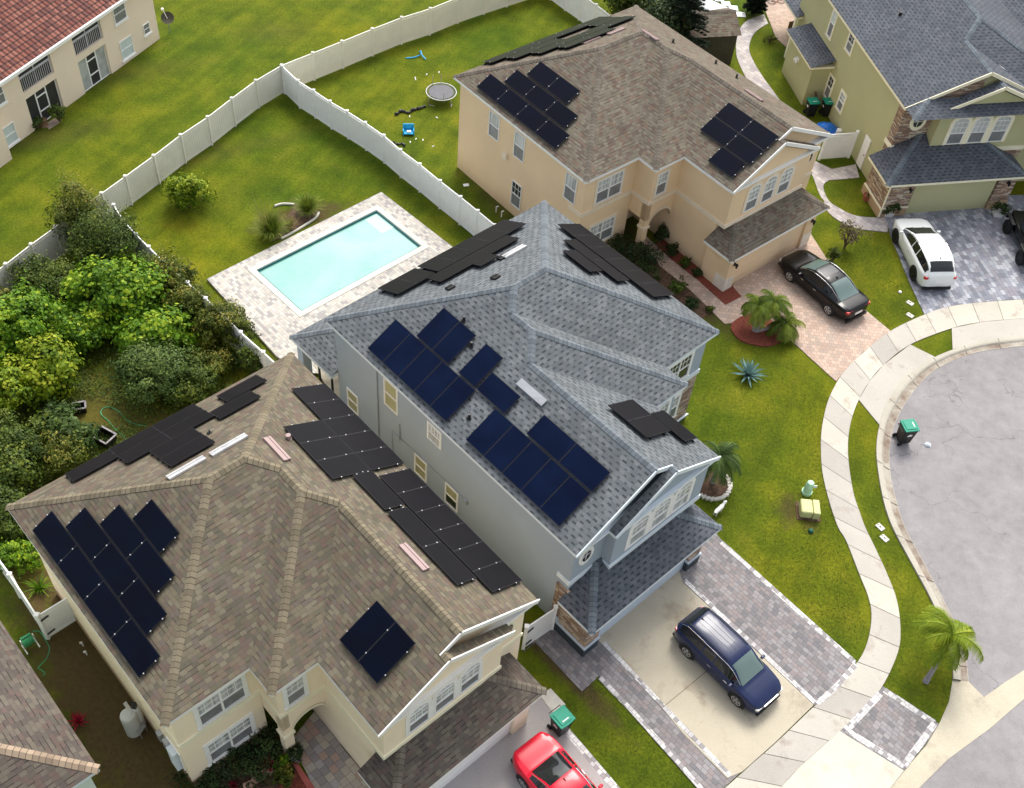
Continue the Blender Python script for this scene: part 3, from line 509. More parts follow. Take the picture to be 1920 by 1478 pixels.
def build_roof(parent,pieces,mat,capm,name='roof',lift=0,caps=True,skirt=.05):
    mb=MB()
    def uvof(p,u,v):
        s=math.sqrt(1+p[0]**2+p[1]**2)
        return {'B':(v,(u)*s),'F':(-v,-u*s),'L':(-u,v*s),'R':(u,-v*s)}[p[3]]
    for rg,p in pieces:
        ar=sum(rg[i][0]*rg[(i+1)%len(rg)][1]-rg[(i+1)%len(rg)][0]*rg[i][1] for i in range(len(rg)))
        if ar<0: rg=rg[::-1]
        mb.poly([(u,v,zof(p,u,v)+lift) for u,v in rg],[uvof(p,u,v) for u,v in rg])
    r=mb.build(name,mat,parent)
    if not caps: return r
    def H(u,v):
        best=None
        for rg,p in pieces:
            c=clip_in(rg,u,v)
            if c:
                z=zof(p,u,v)
                if best is None or z>best[0]: best=(z,p)
        return best
    def clip_in(rg,u,v):
        s=0
        for i in range(len(rg)):
            a,b=rg[i],rg[(i+1)%len(rg)]; c=(b[0]-a[0])*(v-a[1])-(b[1]-a[1])*(u-a[0])
            if c>1e-7:
                if s<0: return False
                s=1
            elif c<-1e-7:
                if s>0: return False
                s=-1
        return True
    segs=[]
    for rg,p in pieces:
        for i in range(len(rg)):
            a,b=rg[i],rg[(i+1)%len(rg)]; dx,dy=b[0]-a[0],b[1]-a[1]; L=math.hypot(dx,dy)
            if L<.15: continue
            mx,my=(a[0]+b[0])/2,(a[1]+b[1])/2; nx,ny=-dy/L*.04,dx/L*.04
            h1=H(mx+nx,my+ny);h2=H(mx-nx,my-ny)
            if not h1 or not h2: continue
            zc=zof(p,mx,my)
            if abs(h1[0]-h2[0])>.06 : continue
            if h1[0]<zc+.0 and h2[0]<zc+1e-6 and (h1[0]+h2[0])/2<zc-.004:
                A=(a[0],a[1],zof(p,*a));B=(b[0],b[1],zof(p,*b)); key=tuple(sorted([(round(A[0],2),round(A[1],2)),(round(B[0],2),round(B[1],2))]))
                def inside(p,q,w):   # p on segment q-w
                    L=math.hypot(w[0]-q[0],w[1]-q[1]); 
                    if L<1e-6: return False
                    t=((p[0]-q[0])*(w[0]-q[0])+(p[1]-q[1])*(w[1]-q[1]))/L; dd=abs((p[0]-q[0])*(w[1]-q[1])-(p[1]-q[1])*(w[0]-q[0]))/L
                    return dd<.03 and -.02<t<L+.02
                if any(inside((mx,my),s[1],s[2]) and inside(A,s[1],s[2]) and inside(B,s[1],s[2]) for s in segs): continue
                segs=[s for s in segs if not (inside(s[1],A,B) and inside(s[2],A,B))]
                segs.append((key,A,B,h1,h2,(nx/.04,ny/.04)))
    mb=MB(); w=.16
    for key,A,B,h1,h2,nn in segs:
        A=Vector(A);B=Vector(B); L=(B-A).length
        def side(pt,h,s):
            u,v=pt.x+nn[0]*w*s,pt.y+nn[1]*w*s; return Vector((u,v,zof(h[1],u,v)+lift+.02))
        up=Vector((0,0,lift+.045)); a1,a2,b1,b2=side(A,h1,1),side(A,h2,-1),side(B,h1,1),side(B,h2,-1)
        for q,uvq in (((a1,A+up,B+up,b1),[(0,0),(0,1),(L,1),(L,0)]),((A+up,a2,b2,B+up),[(0,0),(0,1),(L,1),(L,0)])):
            nrm=(q[1]-q[0]).cross(q[2]-q[0])
            if nrm.z<0: q=q[::-1]; uvq=uvq[::-1]
            mb.poly(q,uvq)
    if mb.f: each(mb,'ridge_cap',capm,r,.02)
    return r
def win(house,kind,at,a0,a1,z0,z1,sgn=1,style='double',arch=0,trim='white',pm='blind',panes=2,tw=.13,sill=True,lower='screen',cols=3,rows=2,d=.05):
    """window in wall plane u=at (kind U, faces +u) or v=at (kind V, faces sgn*v)"""
    def pt(a,z,o): return (at+o,a,z) if kind=='U' else (a,at+o*sgn,z)
    def bar(mb,x0,x1,y0,y1,o0,o1):
        p=[pt(x0,y0,o0),pt(x1,y1,o1)]; mb.box(*(c for k in range(3) for c in (min(p[0][k],p[1][k]),max(p[0][k],p[1][k]))))
    f=MB(); fw=.045; W=a1-a0; Hh=z1-z0; zm=z0+Hh*.5; cx=(a0+a1)/2
    bar(f,a0,a0+fw,z0,z1,0,d); bar(f,a1-fw,a1,z0,z1,0,d); bar(f,a0+fw,a1-fw,z0,z0+fw,0,d); bar(f,a0+fw,a1-fw,z1-fw,z1,0,d)
    subs=[(a0,a1)] if panes==1 else [(a0,cx),(cx,a1)]
    if panes==2: bar(f,cx-.04,cx+.04,z0+fw,z1-fw,0,d-.004)
    for (b0,b1) in subs:
        bar(f,b0+fw+.002,b1-fw-.002,zm-.03,zm+.03,0,d-.008)
        for k in range(1,cols): x=b0+(b1-b0)*k/cols; bar(f,x-.011,x+.011,zm+.03,z1-fw,0,.022)
        for k in range(1,rows): y=zm+(z1-zm)*k/rows; bar(f,b0+fw,b1-fw,y-.011,y+.011,0,.02)
    if arch:
        n=10; pts=[(cx+(W/2)*math.cos(PI*k/n),z1+arch*math.sin(PI*k/n)) for k in range(n+1)]; pin=[(cx+(W/2-.06)*math.cos(PI*k/n),z1+(arch-.05)*math.sin(PI*k/n)) for k in range(n+1)]
        for k in range(n):
            q=[pt(*pts[k],d),pt(*pts[k+1],d),pt(*pin[k+1],d),pt(*pin[k],d)]; q2=[pt(*pts[k],0),pt(*pts[k+1],0),pt(*pts[k+1],d),pt(*pts[k],d)]
            f.poly(q); f.poly(q2)
        bar(f,cx-.012,cx+.012,z1,z1+arch-.03,0,.022)
        for s in (-1,1): 
            x=cx+s*W/4; bar(f,x-.01,x+.01,z1,z1+arch*.8,0,.02)
    fr=f.build('window',M['white'],house)
    g=MB(); g.poly([pt(a0+.01,zm,.008),pt(a1-.01,zm,.008),pt(a1-.01,z1-.01,.008),pt(a0+.01,z1-.01,.008)])
    if arch: g.poly([pt(*p,.009) for p in pin])
    g.build('pane',M[pm],fr)
    g=MB(); g.poly([pt(a0+.01,z0+.01,.008),pt(a1-.01,z0+.01,.008),pt(a1-.01,zm,.008),pt(a0+.01,zm,.008)]); g.build('lower_pane',M[lower],fr)
    if tw:
        t=MB(); bar(t,a0-tw,a0-.002,z0-tw*.2,z1+(0 if arch else tw),-.01,d*.8); bar(t,a1+.002,a1+tw,z0-tw*.2,z1+(0 if arch else tw),-.01,d*.8)
        if not arch: bar(t,a0-.0015,a1+.0015,z1+.002,z1+tw,-.01,d*.78)
        else:
            po=[(cx+(W/2+tw)*math.cos(PI*k/n),z1+(arch+tw)*math.sin(PI*k/n)) for k in range(n+1)]
            for k in range(n):
                t.poly([pt(*pts[k],d*.8),pt(*pts[k+1],d*.8),pt(*po[k+1],d*.8),pt(*po[k],d*.8)]); t.poly([pt(*po[k],d*.8),pt(*po[k+1],d*.8),pt(*po[k+1],-.01),pt(*po[k],-.01)])
            bar(t,cx-.05,cx+.05,z1+arch+tw-.03,z1+arch+tw+.14,-.01,d)
        if sill: bar(t,a0-tw-.03,a1+tw+.03,z0-tw*.9,z0-tw*.2-.002,-.01,d*1.3)
        t.build('window_trim',M[trim],fr)
    return fr
def oval(house,at,a,z,ra,rz,trim,pm='darkglass'):
    n=20; f=MB()
    for k in range(n):
        t0,t1=2*PI*k/n,2*PI*(k+1)/n
        for r0,r1,o in ((.68,1,.05),(.60,.68,.06)):
            f.poly([(at+o,a+ra*r0*math.cos(t0),z+rz*r0*math.sin(t0)),(at+o,a+ra*r1*math.cos(t0),z+rz*r1*math.sin(t0)),(at+o,a+ra*r1*math.cos(t1),z+rz*r1*math.sin(t1)),(at+o,a+ra*r0*math.cos(t1),z+rz*r0*math.sin(t1))])
        f.poly([(at,a+ra*math.cos(t0),z+rz*math.sin(t0)),(at,a+ra*math.cos(t1),z+rz*math.sin(t1)),(at+.05,a+ra*math.cos(t1),z+rz*math.sin(t1)),(at+.05,a+ra*math.cos(t0),z+rz*math.sin(t0))])
    f.box(at+.02,at+.04,a-.012,a+.012,z-rz*.6,z+rz*.6); f.box(at+.02,at+.038,a-ra*.6,a+ra*.6,z-.012,z+.012)
    w=f.build('oval_window',M[trim],house)
    g=MB(); g.poly([(at+.015,a+ra*.65*math.cos(2*PI*k/n),z+rz*.65*math.sin(2*PI*k/n)) for k in range(n)]); g.build('pane',M[pm],w)
def walls(house,mb,pts,z0,z1): mb.prism(pts,z0,z1)
def gable(mb,u,v0,v1,ze,k,th=.2):   # gable triangle standing on a wall at u
    vm=(v0+v1)/2; z=ze+k*(v1-v0)/2; i=len(mb.v)
    mb.v+=[(u,v0,ze),(u,v1,ze),(u,vm,z),(u-th,v0,ze),(u-th,v1,ze),(u-th,vm,z)]
    for f in ((0,1,2),(5,4,3),(0,2,5,3),(2,1,4,5)): mb.f.append(tuple(i+q for q in f)); mb.u.append(None); mb.mi.append(0)
def rake(mb,u,va,za,vb,zb,t=.05,h=.2): mb.beam((u,va,za-h*.35),(u,vb,zb-h*.35),t,h,0,(0,0,1))
def bandbox(mb,pts,z0,z1,th=.05):
    """trim band running along outer wall faces given as open polyline in plan (outward = left-hand normal turned)"""
    n=len(pts)
    for i in range(n-1):
        a=Vector((*pts[i],0));b=Vector((*pts[i+1],0)); d=(b-a).normalized(); nn=Vector((d.y,-d.x,0))
        e=th if i<n-2 else 0; s=0
        mb.prism([(a-nn*.02-d*0)[:2],(b-nn*.02)[:2],(b+nn*th+d*(th-.003))[:2],(a+nn*th-d*(th-.003))[:2]],z0+.001*i,z1-.001*i)
ZE=6.15; OH=.3
def eaveslab(poly,z,mb,h=.17): mb.prism(poly,z-h,z-.012)
def cream_model(name,label,org,az,u1,u2,u3,v1,v2,W,k,wall,trim,shm,capm,plinth,gend,wsp):
    H=thing(name,label,'house',(org[0],org[1],0),az)
    subs=[(0,u1,0,W,k,'BFLR'),(0,u2,v1,W,k,'BFLR'),(0,u3,v2,W,k,'BLR')]
    pcs=roofshape(subs,ZE); r=build_roof(H,pcs,M[shm],M[capm])
    # projecting front gable
    g0,g1=v2+.001,gend; ks=k-.004; up=u3+.38
    pg=roofshape([(u3-.02,up,g0,g1,ks,'LR',ZE+.004)],ZE)
    build_roof(H,pg,M[shm],M[capm],'gable_roof')
    mb=MB(); eaveslab([(0,0),(u1,0),(u1,v1),(u2,v1),(u2,v2),(up-.02,v2),(up-.02,g1),(u3,g1),(u3,W),(0,W)],ZE,mb)
    vm=(v2+W)/2; vq=(g0+g1)/2-.1; rake(mb,u3+.02,vq,ZE+k*(vq-v2),vm,ZE+k*(vm-v2)); rake(mb,u3+.02,W,ZE,vm,ZE+k*(vm-v2))
    vs=(g0+g1)/2; rake(mb,up+.02,g0,ZE+.01,vs,ZE+ks*(vs-g0)); rake(mb,up+.02,g1,ZE+.01,vs,ZE+ks*(vs-g0)); mb.build('fascia',M['white'],H)
    # walls
    a=OH; wb=MB()
    zb=3.48; wo=up-.18
    wb.prism([(a,a),(u1-a,a),(u1-a,v1+a),(u1-a,v2+a),(u3-a,v2+a),(u3-a,W-a),(a,W-a)],zb,ZE-.16)
    wb.prism([(u1-a-.01,v1+a),(u2-a,v1+a),(u2-a,v2+a+.01),(u1-a-.01,v2+a+.01)],zb,ZE-.16)
    wb.prism([(u3-a-.01,g0+a),(wo,g0+a),(wo,g1-a),(u3-a-.01,g1-a)],zb-.0,ZE-.16)
    gable(wb,wo,g0+a,g1-a,ZE-.17,ks); gable(wb,u3-a,v2+a,W-a,ZE-.17,k)
    # ground floor: main block with recessed entry, garage
    gu=u3+1.45; gv=v2-.05; g1_=g1; g1=W-1.35
    wb.prism([(a,a),(u1-a,a),(u1-a,v1+a),(u1-a-1.3,v1+a),(u1-a-1.3,v2+a-.05),(a,v2+a-.05)],0,zb)
    wb.prism([(a,v2+a-.05),(u3-a,v2+a-.05),(u3-a,W-a),(a,W-a)],0,zb-.001)
    wl=wb.build('wall',M[wall],H)
    mb=MB(); mb.prism([(u3-a,gv),(gu,gv),(gu,gv+.75),(gu-.2,gv+.75),(gu-.2,g1-.65),(gu,g1-.65),(gu,g1+.1),(u3-a,g1+.1)],0,2.62); each(mb,'garage_wall',M[wall],H)
    mb=MB(); mb.box(gu-.2,gu-.14,gv+.76,g1-.66,0.02,2.25); 
    for i in range(1,4): mb.box(gu-.14,gu-.13,gv+.76,g1-.66,.02+.56*i-.01,.02+.56*i+.012)
    mb.build('garage_door',M['white'] if wall=='w_cream' else M[wall],H)
    # arch porch: column + arch wall
    mb=MB(); cu,cv=u2-a-.19,v1+a+.19
    mb.box(cu-.19,cu+.19,cv-.19,cv+.19,0,1.9); cap=MB(); cap.box(cu-.25,cu+.25,cv-.25,cv+.25,1.75,1.9)
    n=12; A0=cv+.19; A1=v2+a-.05; zc=1.9; rr=(A1-A0)/2; cm=(A0+A1)/2
    for i in range(n):      # front arch between column and garage side wall
        t0,t1=PI*i/n,PI*(i+1)/n; y0=cm-rr*math.cos(t0);y1=cm-rr*math.cos(t1);z0=zc+rr*.95*math.sin(t0);z1=zc+rr*.95*math.sin(t1); z0=min(z0,3.0);z1=min(z1,3.0)
        for uu in (u2-a,u2-a-.3): mb.poly([(uu,y0,z0),(uu,y1,z1),(uu,y1,zb),(uu,y0,zb)])
        mb.poly([(u2-a,y0,z0),(u2-a-.3,y0,z0),(u2-a-.3,y1,z1),(u2-a,y1,z1)])
        cap.poly([(u2-a+.03,y0,z0),(u2-a+.03,y1,z1),(u2-a+.03,y1,z1+.14),(u2-a+.03,y0,z0+.14)]); cap.poly([(u2-a+.03,y0,z0),(u2-a+.03,y1,z1),(u2-a-.1,y1,z1),(u2-a-.1,y0,z0)])
    mb.box(u1-a+.01,cu+.19,cv-.19,cv+.11,2.35,zb); mb.box(cu-.19,cu+.19,cv-.19,cv+.19,1.9,zb)
    mb.build('porch_arch',M[wall],H); cap.build('column_capital',M[trim],H)
    mb=MB(); mb.box(u1-a-1.3,u1-a-1.24,v1+a+.5,v1+a+1.45,.02,2.1); d=mb.build('front_door',M['wood'] if wall!='w_cream' else M['black'],H); mb=MB(); mb.box(u1-a-1.24,u1-a-1.19,v1+a+.56,v1+a+.62,.95,1.1); mb.build('handle',M['chrome'],d)
    # trim bands
    g1s=g1; g1=g1_
    mb=MB(); bandbox(mb,[(u1-a-.95,a),(u1-a,a),(u1-a,v1+a),(u2-a,v1+a),(u2-a,v2+a),(wo,v2+a),(wo,g1-a)],zb,zb+.24); bandbox(mb,[(u3-a,g1-a+.05),(u3-a,W-a)],zb,zb+.2)
    each(mb,'trim_band',M[trim],H); g1=g1s
    if plinth:
        mb=MB(); bandbox(mb,[(a,a),(u1-a,a),(u1-a,v1+a),(u1-a-1.3,v1+a)],-.02,.55,.012); mb.build('plinth',M[plinth],H)
    # garage roof
    gr=roofshape([(u3-a-.0,gu+.32,gv-.45,g1+.55,.5,'FLR',2.72)],2.72)
    gr=[(rg,p) for rg,p in gr]; ro=build_roof(H,gr,M[shm if shm!='sh_tan' else 'sh_dark'],M[capm if shm!='sh_tan' else 'cap_tan2'],'garage_roof')
    mb=MB(); eaveslab([(u3-a+.01,gv-.45),(gu+.32,gv-.45),(gu+.32,g1+.55),(u3-a+.01,g1+.55)],2.72,mb,.15); mb.build('fascia',M['white'],ro)
    gG=g1; g1=g1_
    # windows
    win(H,'U',u1-a,1.2,3.0,3.95,5.45,trim='white' if wall=='w_cream' else trim)
    win(H,'U',u1-a,1.15,2.95,.95,2.4,trim='white' if wall=='w_cream' else trim)
    win(H,'U',u2-a,v1+a+.35,v1+a+1.1,3.95,5.4,panes=1,trim='white' if wall=='w_cream' else trim)
    gc=(g0+g1)/2
    for i,(dx) in enumerate((-wsp,0,wsp)): win(H,'U',wo,gc+dx-.45,gc+dx+.45,3.95,5.3,panes=1,arch=.3,trim='white' if wall=='w_cream' else trim,sill=False,tw=(wsp-.9)/2-.001)
    oval(H,u3-a,g1+.45,4.9,.32,.48,trim)
    return H,r,(up,g0,gG,ks,gu,gv,zb)
NE,NEr,ng=cream_model('peach_house','two-storey peach stucco house with brown shingle hip roof and an arched entry','house' and (-5.108,53.136),-.81,11.15,12.45,15.62,3.68,5.74,13.95,.512,'w_peach','peach_trim','sh_tan2','cap_tan2',None,12.45,1.28)
SW,SWr,sg=cream_model('cream_house','two-storey cream stucco house with tan shingle hip roof at the front left','house' and (-18.127,22.274),-.759,11.14,12.43,15.45,3.23,5.10,12.58,.522,'w_cream','cream_trim','sh_tan','cap_tan','plinth',11.05,1.16)
for (a0,a1,z0,z1,b) in ((2.97,3.87,3.98,5.6,'blind'),(5.17,6.05,3.95,5.6,'blind'),(5.3,6.13,.7,2.35,'darkglass'),(9.4,10.27,3.9,5.6,'blind')):
    win(NE,'V',OH,a0,a1,z0,z1,sgn=-1,panes=1,tw=0,pm=b,cols=3 if b=='darkglass' else 1,rows=2 if b=='darkglass' else 1)
mb=MB(); mb.box(4.4,4.75,.14,.3,3.35,3.75); mb.build('wall_vent',M['peach_trim'],NE)
mb=MB(); gu,gv,g1=ng[4],ng[5],ng[2]; bandbox(mb,[(gu-.75,gv),(gu,gv),(gu,gv+.6)],-.02,.95,.02); bandbox(mb,[(gu,g1-.6),(gu,g1+.1)],-.02,.95,.02); each(mb,'pale_patch',plain('primer_patch',(.76,.70,.60),.8),NE)
def wall_lamp(H,u,v,z):
    mb=MB(); mb.box(u,u+.06,v-.05,v+.05,z-.1,z+.1); mb.beam((u+.03,v,z+.06),(u+.16,v,z+.12),.025,.025); mb.lathe((u+.18,v,z-.16),[(.05,0),(.08,.2),(.09,.22),(.02,.3)],8); mb.build('wall_lamp',M['black'],H)
wall_lamp(NE,gu,gv+.35,1.9); wall_lamp(NE,gu,g1-.25,1.9)
def roof_vent(H,u,v,plane,L=1.2,mat='pink'):
    z,du,s=plane(u,v); mb=MB(); 
    ax,ay,nz=s; c=Vector((u,v,z))+nz*.05; mb.obox(c,ax,ay,L/2,.17,.035,0,nz); mb.obox(c-ay*.1+nz*.03,ax,ay,L/2,.06,.03,0,nz); mb.build('roof_vent',M[mat],H)
def planeof(kind,k,ref):   # returns function giving z, and axes (along eave, up-slope, normal)
    s=math.sqrt(1+k*k)
    if kind=='L': return lambda u,v:(ZE+k*(v-ref),0,(Vector((1,0,0)),Vector((0,1,k))/s,Vector((0,-k,1))/s))
    if kind=='R': return lambda u,v:(ZE+k*(ref-v),0,(Vector((1,0,0)),Vector((0,-1,k))/s,Vector((0,k,1))/s))
    if kind=='B': return lambda u,v:(ZE+k*(u-ref),0,(Vector((0,1,0)),Vector((1,0,k))/s,Vector((-k,0,1))/s))
def pipe(H,u,v,pl,h=.3,r=.05,mat='black'):
    z=pl(u,v)[0]; mb=MB(); mb.tube([(u,v,z-.02),(u,v,z+h)],r,8); mb.lathe((u,v,z-.01),[(.13,0),(.07,.06)],8); mb.build('vent_pipe',M[mat],H)
B=planeof('B',.512,0); Rr=planeof('R',.512,13.95)
for u,v in [(3.91, 8.32), (3.71, 6.61)]: roof_vent(NE,u,v,B)
for u,v in [(5.87, 8.87), (12.11, 10.87)]: roof_vent(NE,u,v,Rr)
for u,v in [(6.02, 10.77), (7.94, 12.51), (9.67, 12.37)]: pipe(NE,u,v,Rr,.25,.06,'brown')
B=planeof('B',.522,0); Rr=planeof('R',.522,12.58)
mb=None
for u,v in [(4.33, 7.1), (4.25, 5.38)]: roof_vent(SW,u,v,B,1.5,'clamp')
for u,v in [(5.5, 8.35), (12.01, 9.58)]: roof_vent(SW,u,v,Rr,1.35)
pipe(SW,*(5.04, 9.16),Rr,.22,.1,'pink'); pipe(SW,*(2.73, 7.14),B,.2,.03); 
# ---------------------------------------------------------------- grey-blue house
BH=thing('blue_house','two-storey grey-blue stucco house with slate grey hip roof in the middle of the photo','house',(-8.468,33.549,0),-.751)
bu1,bu2,bu3,bv1,bv2,bW,bk=11.43,12.67,15.75,7.80,9.75,13.24,.514
pcs=roofshape([(0,bu1,0,bW,bk,'BFLR'),(0,bu2,0,bv2,bk,'BFLR'),(0,bu3,0,bv1,bk,'BLR')],ZE); BHr=build_roof(BH,pcs,M['sh_blue'],M['cap_blue'])
ks=bk-.004; g0,g1=1.75,bv1-.001; up=bu3+.36; wo=up-.18
build_roof(BH,roofshape([(bu3-.02,up,g0,g1,ks,'LR',ZE+.004)],ZE),M['sh_blue'],M['cap_blue'],'gable_roof')
mb=MB(); eaveslab([(0,0),(bu3,0),(bu3,g0),(up-.02,g0),(up-.02,bv1),(bu2,bv1),(bu2,bv2),(bu1,bv2),(bu1,bW),(0,bW)],ZE,mb)
vm=bv1/2; rake(mb,bu3+.02,0,ZE,vm,ZE+bk*vm); vq=(g0+g1)/2+.1; rake(mb,bu3+.02,vq,ZE+bk*(bv1-vq),vm,ZE+bk*vm); vs=(g0+g1)/2; rake(mb,up+.02,g0,ZE+.01,vs,ZE+ks*(vs-g0)); rake(mb,up+.02,g1,ZE+.01,vs,ZE+ks*(vs-g0)); mb.build('fascia',M['bluewhite'],BH)
a=OH; zb=3.35; wb=MB()
wb.prism([(a,a),(bu3-a,a),(bu3-a,bv1-a),(bu1-a,bv1-a),(bu1-a,bW-a),(a,bW-a)],zb,ZE-.16)
wb.prism([(bu1-a-.01,bv1-a-.01),(bu2-a,bv1-a-.01),(bu2-a,bv2-a),(bu1-a-.01,bv2-a)],zb,ZE-.16)
wb.prism([(bu3-a-.01,g0+a),(wo,g0+a),(wo,g1-a),(bu3-a-.01,g1-a)],zb,ZE-.16); gable(wb,wo,g0+a,g1-a,ZE-.17,ks); gable(wb,bu3-a,a,bv1-a,ZE-.17,bk)
wb.prism([(a,a),(bu3-a,a),(bu3-a,bv1-a),(bu1-a-1,bv1-a),(bu1-a-1,bv2-a),(a,bv2-a)],0,zb); wb.build('wall',M['w_blue'],BH)
mb=MB(); mb.prism([(a+.02,bv2-a),(bu1-a,bv2-a),(bu1-a,bW-a),(a+.02,bW-a)],.35,zb-.001); mb.box(bu2-a-.35,bu2-a,bv2-a-.4,bv2-a,.35,zb-.002); each(mb,'stone_wall',M['stone'],BH)
mb=MB(); mb.prism([(a+.01,bv2-a-.02),(bu1-a+.04,bv2-a-.02),(bu1-a+.04,bW-a+.04),(a+.01,bW-a+.04)],-.4,.35); mb.box(bu2-a-.4,bu2-a+.04,bv2-a-.45,bv2-a+.04,-.1,.35); each(mb,'stone_base',M['slate_base'],BH)
mb=MB(); bandbox(mb,[(bu1-a+.06,bv2-a+.35),(bu1-a+.06,bW-a+.02)],.33,.42,.06); bandbox(mb,[(bu3-a-.6,a),(bu3-a,a),(bu3-a,g0+a),(wo,g0+a),(wo,g1-a)],zb,zb+.28); bandbox(mb,[(bu2-a,bv1-a),(bu2-a,bv2-a),(bu1-a,bv2-a),(bu1-a,bW-a),(bu1-a-.3,bW-a)][:2],zb,zb+.28); bandbox(mb,[(bu1-a,bv2-a),(bu1-a,bW-a)],zb,zb+.28); each(mb,'trim_band',M['bluewhite'],BH)
gu,gv,ge=17.0,.08,7.15
mb=MB(); mb.prism([(bu3-a,gv+.02),(gu-.02,gv+.02),(gu-.02,gv+.75),(gu-.22,gv+.75),(gu-.22,ge-.7),(gu-.02,ge-.7),(gu-.02,ge),(bu3-a,ge)],0,2.62); each(mb,'garage_wall',M['w_blue'],BH)
mb=MB(); mb.prism([(bu3-a+.02,gv),(gu,gv),(gu,gv+.78),(bu3-a+.02,gv+.78)],.72,2.6); mb.prism([(bu3-a+.02,ge-.73),(gu,ge-.73),(gu,ge+.02),(bu3-a+.02,ge+.02)],.72,2.6); mb.box(bu3-a-.55,bu3-a+.1,gv+.12,gv+.3,.72,3.0); each(mb,'stone_pier',M['stone'],BH)
mb=MB(); mb.prism([(bu3-a-.6,gv-.05),(gu+.05,gv-.05),(gu+.05,gv+.82),(bu3-a,gv+.82)],0,.66); mb.prism([(bu3-a,ge-.77),(gu+.05,ge-.77),(gu+.05,ge+.06),(bu3-a,ge+.06)],0,.66); each(mb,'pier_base',M['slate_base'],BH)
mb=MB(); mb.prism([(bu3-a-.62,gv-.08),(gu+.08,gv-.08),(gu+.08,gv+.84),(bu3-a,gv+.84)],.66,.74); mb.prism([(bu3-a,ge-.79),(gu+.08,ge-.79),(gu+.08,ge+.08),(bu3-a,ge+.08)],.66,.74); each(mb,'pier_cap',M['garage_blue'],BH)
mb=MB(); mb.box(gu-.22,gu-.16,gv+.78,ge-.72,.02,2.3)
for i in range(1,4): mb.box(gu-.16,gu-.15,gv+.78,ge-.72,.02+.57*i-.01,.02+.57*i+.012)
mb.build('garage_door',M['garage_blue'],BH)
gr=build_roof(BH,roofshape([(bu3-a,17.38,-.22,7.6,.5,'FLR',2.72)],2.72),M['sh_green'],M['cap_green'],'garage_roof'); mb=MB(); eaveslab([(bu3-a+.01,-.22),(17.38,-.22),(17.38,7.6),(bu3-a+.01,7.6)],2.72,mb,.16); mb.build('fascia',M['bluewhite'],gr)
gc=(g0+g1)/2
for dx in (-1.3,0,1.3): win(BH,'U',wo,gc+dx-.48,gc+dx+.48,3.95,5.35,panes=1,arch=.32,trim='white',sill=False,tw=.168,lower='blind')
oval(BH,bu3-a,1.0,4.85,.4,.55,'white')
win(BH,'U',bu1-a,10.45,12.0,3.85,5.4,trim='white',pm='darkglass',lower='darkglass'); win(BH,'U',bu1-a,10.6,11.9,1.0,2.6,trim='white',pm='blind')
win(BH,'U',bu2-a,8.3,9.1,3.85,5.3,panes=1,trim='white',arch=.2)
for (x0,x1,z0,z1,pm,lo,co,ro) in ((3.8,4.68,3.78,5.5,'yellowblind','yellowblind',1,1),(.97,1.75,1.0,2.3,'yellowblind','yellowblind',1,1),(5.9,6.7,1.0,2.3,'yellowblind','yellowblind',1,1),(8.0,8.8,1.0,2.35,'yellowblind','darkglass',1,1),(6.75,7.57,4.25,5.3,'blind','blind',4,3)):
    win(BH,'V',a,x0,x1,z0,z1,sgn=-1,panes=1,tw=0.03 if pm=='yellowblind' else .05,sill=False,pm=pm,lower=lo,cols=co,rows=ro)
mb=MB()
for x,z0,z1 in ((3.3,.2,5.9),(4.85,2.2,3.3)): mb.tube([(x,a-.04,z0),(x,a-.04,z1)],.03,6)
mb.tube([(4.3,a-.03,.4),(4.3,a-.03,2.35),(8.3,a-.03,2.5),(9.2,a-.03,2.45)],.02,5); mb.box(3.0,3.2,a-.15,a,.5,.8); mb.box(9.2,9.45,a-.1,a,2.3,2.55); each(mb,'wall_conduit',plain('grey_conduit',(.3,.34,.37),.6),BH)
# lanai
lz=2.75; lr=build_roof(BH,roofshape([(-2.93,a+.02,-.12,7.5,.5,'BLR',lz)],lz),M['sh_blue'],M['cap_blue'],'lanai_roof'); mb=MB(); eaveslab([(-2.93,-.12),(a,-.12),(a,7.5),(-2.93,7.5)],lz,mb,.2); mb.build('fascia',M['bluewhite'],lr)
mb=MB(); mb.box(-2.75,-2.3,.1,.55,0,2.6); mb.box(-2.75,-2.3,6.8,7.3,0,2.6); each(mb,'lanai_pier',M['w_blue'],BH)
mb=MB()
for x in (-.9,.1): mb.box(x-.04,x+.04,.02,.1,0,2.55)
mb.box(-.9,.1,.02,.08,1.0,1.06); each(mb,'lanai_frame',M['black'],BH)
Lp=planeof('L',bk,0); Bp=planeof('B',bk,0)
roof_vent(BH,*(9.74, 3.13),Lp,1.5,'metal'); roof_vent(BH,*(3.17, 8.19),Bp,1.3,'clamp')
for u,v in [(5.13, 3.5), (6.25, 2.96), (8.49, 0.96)]: pipe(BH,u,v,Lp,.25,.06)
for u,v in [(3.09, 7.49), (4.35, 5.95), (3.17, 4.43)]: roof_vent(BH,u,v,Bp,.35,'black')
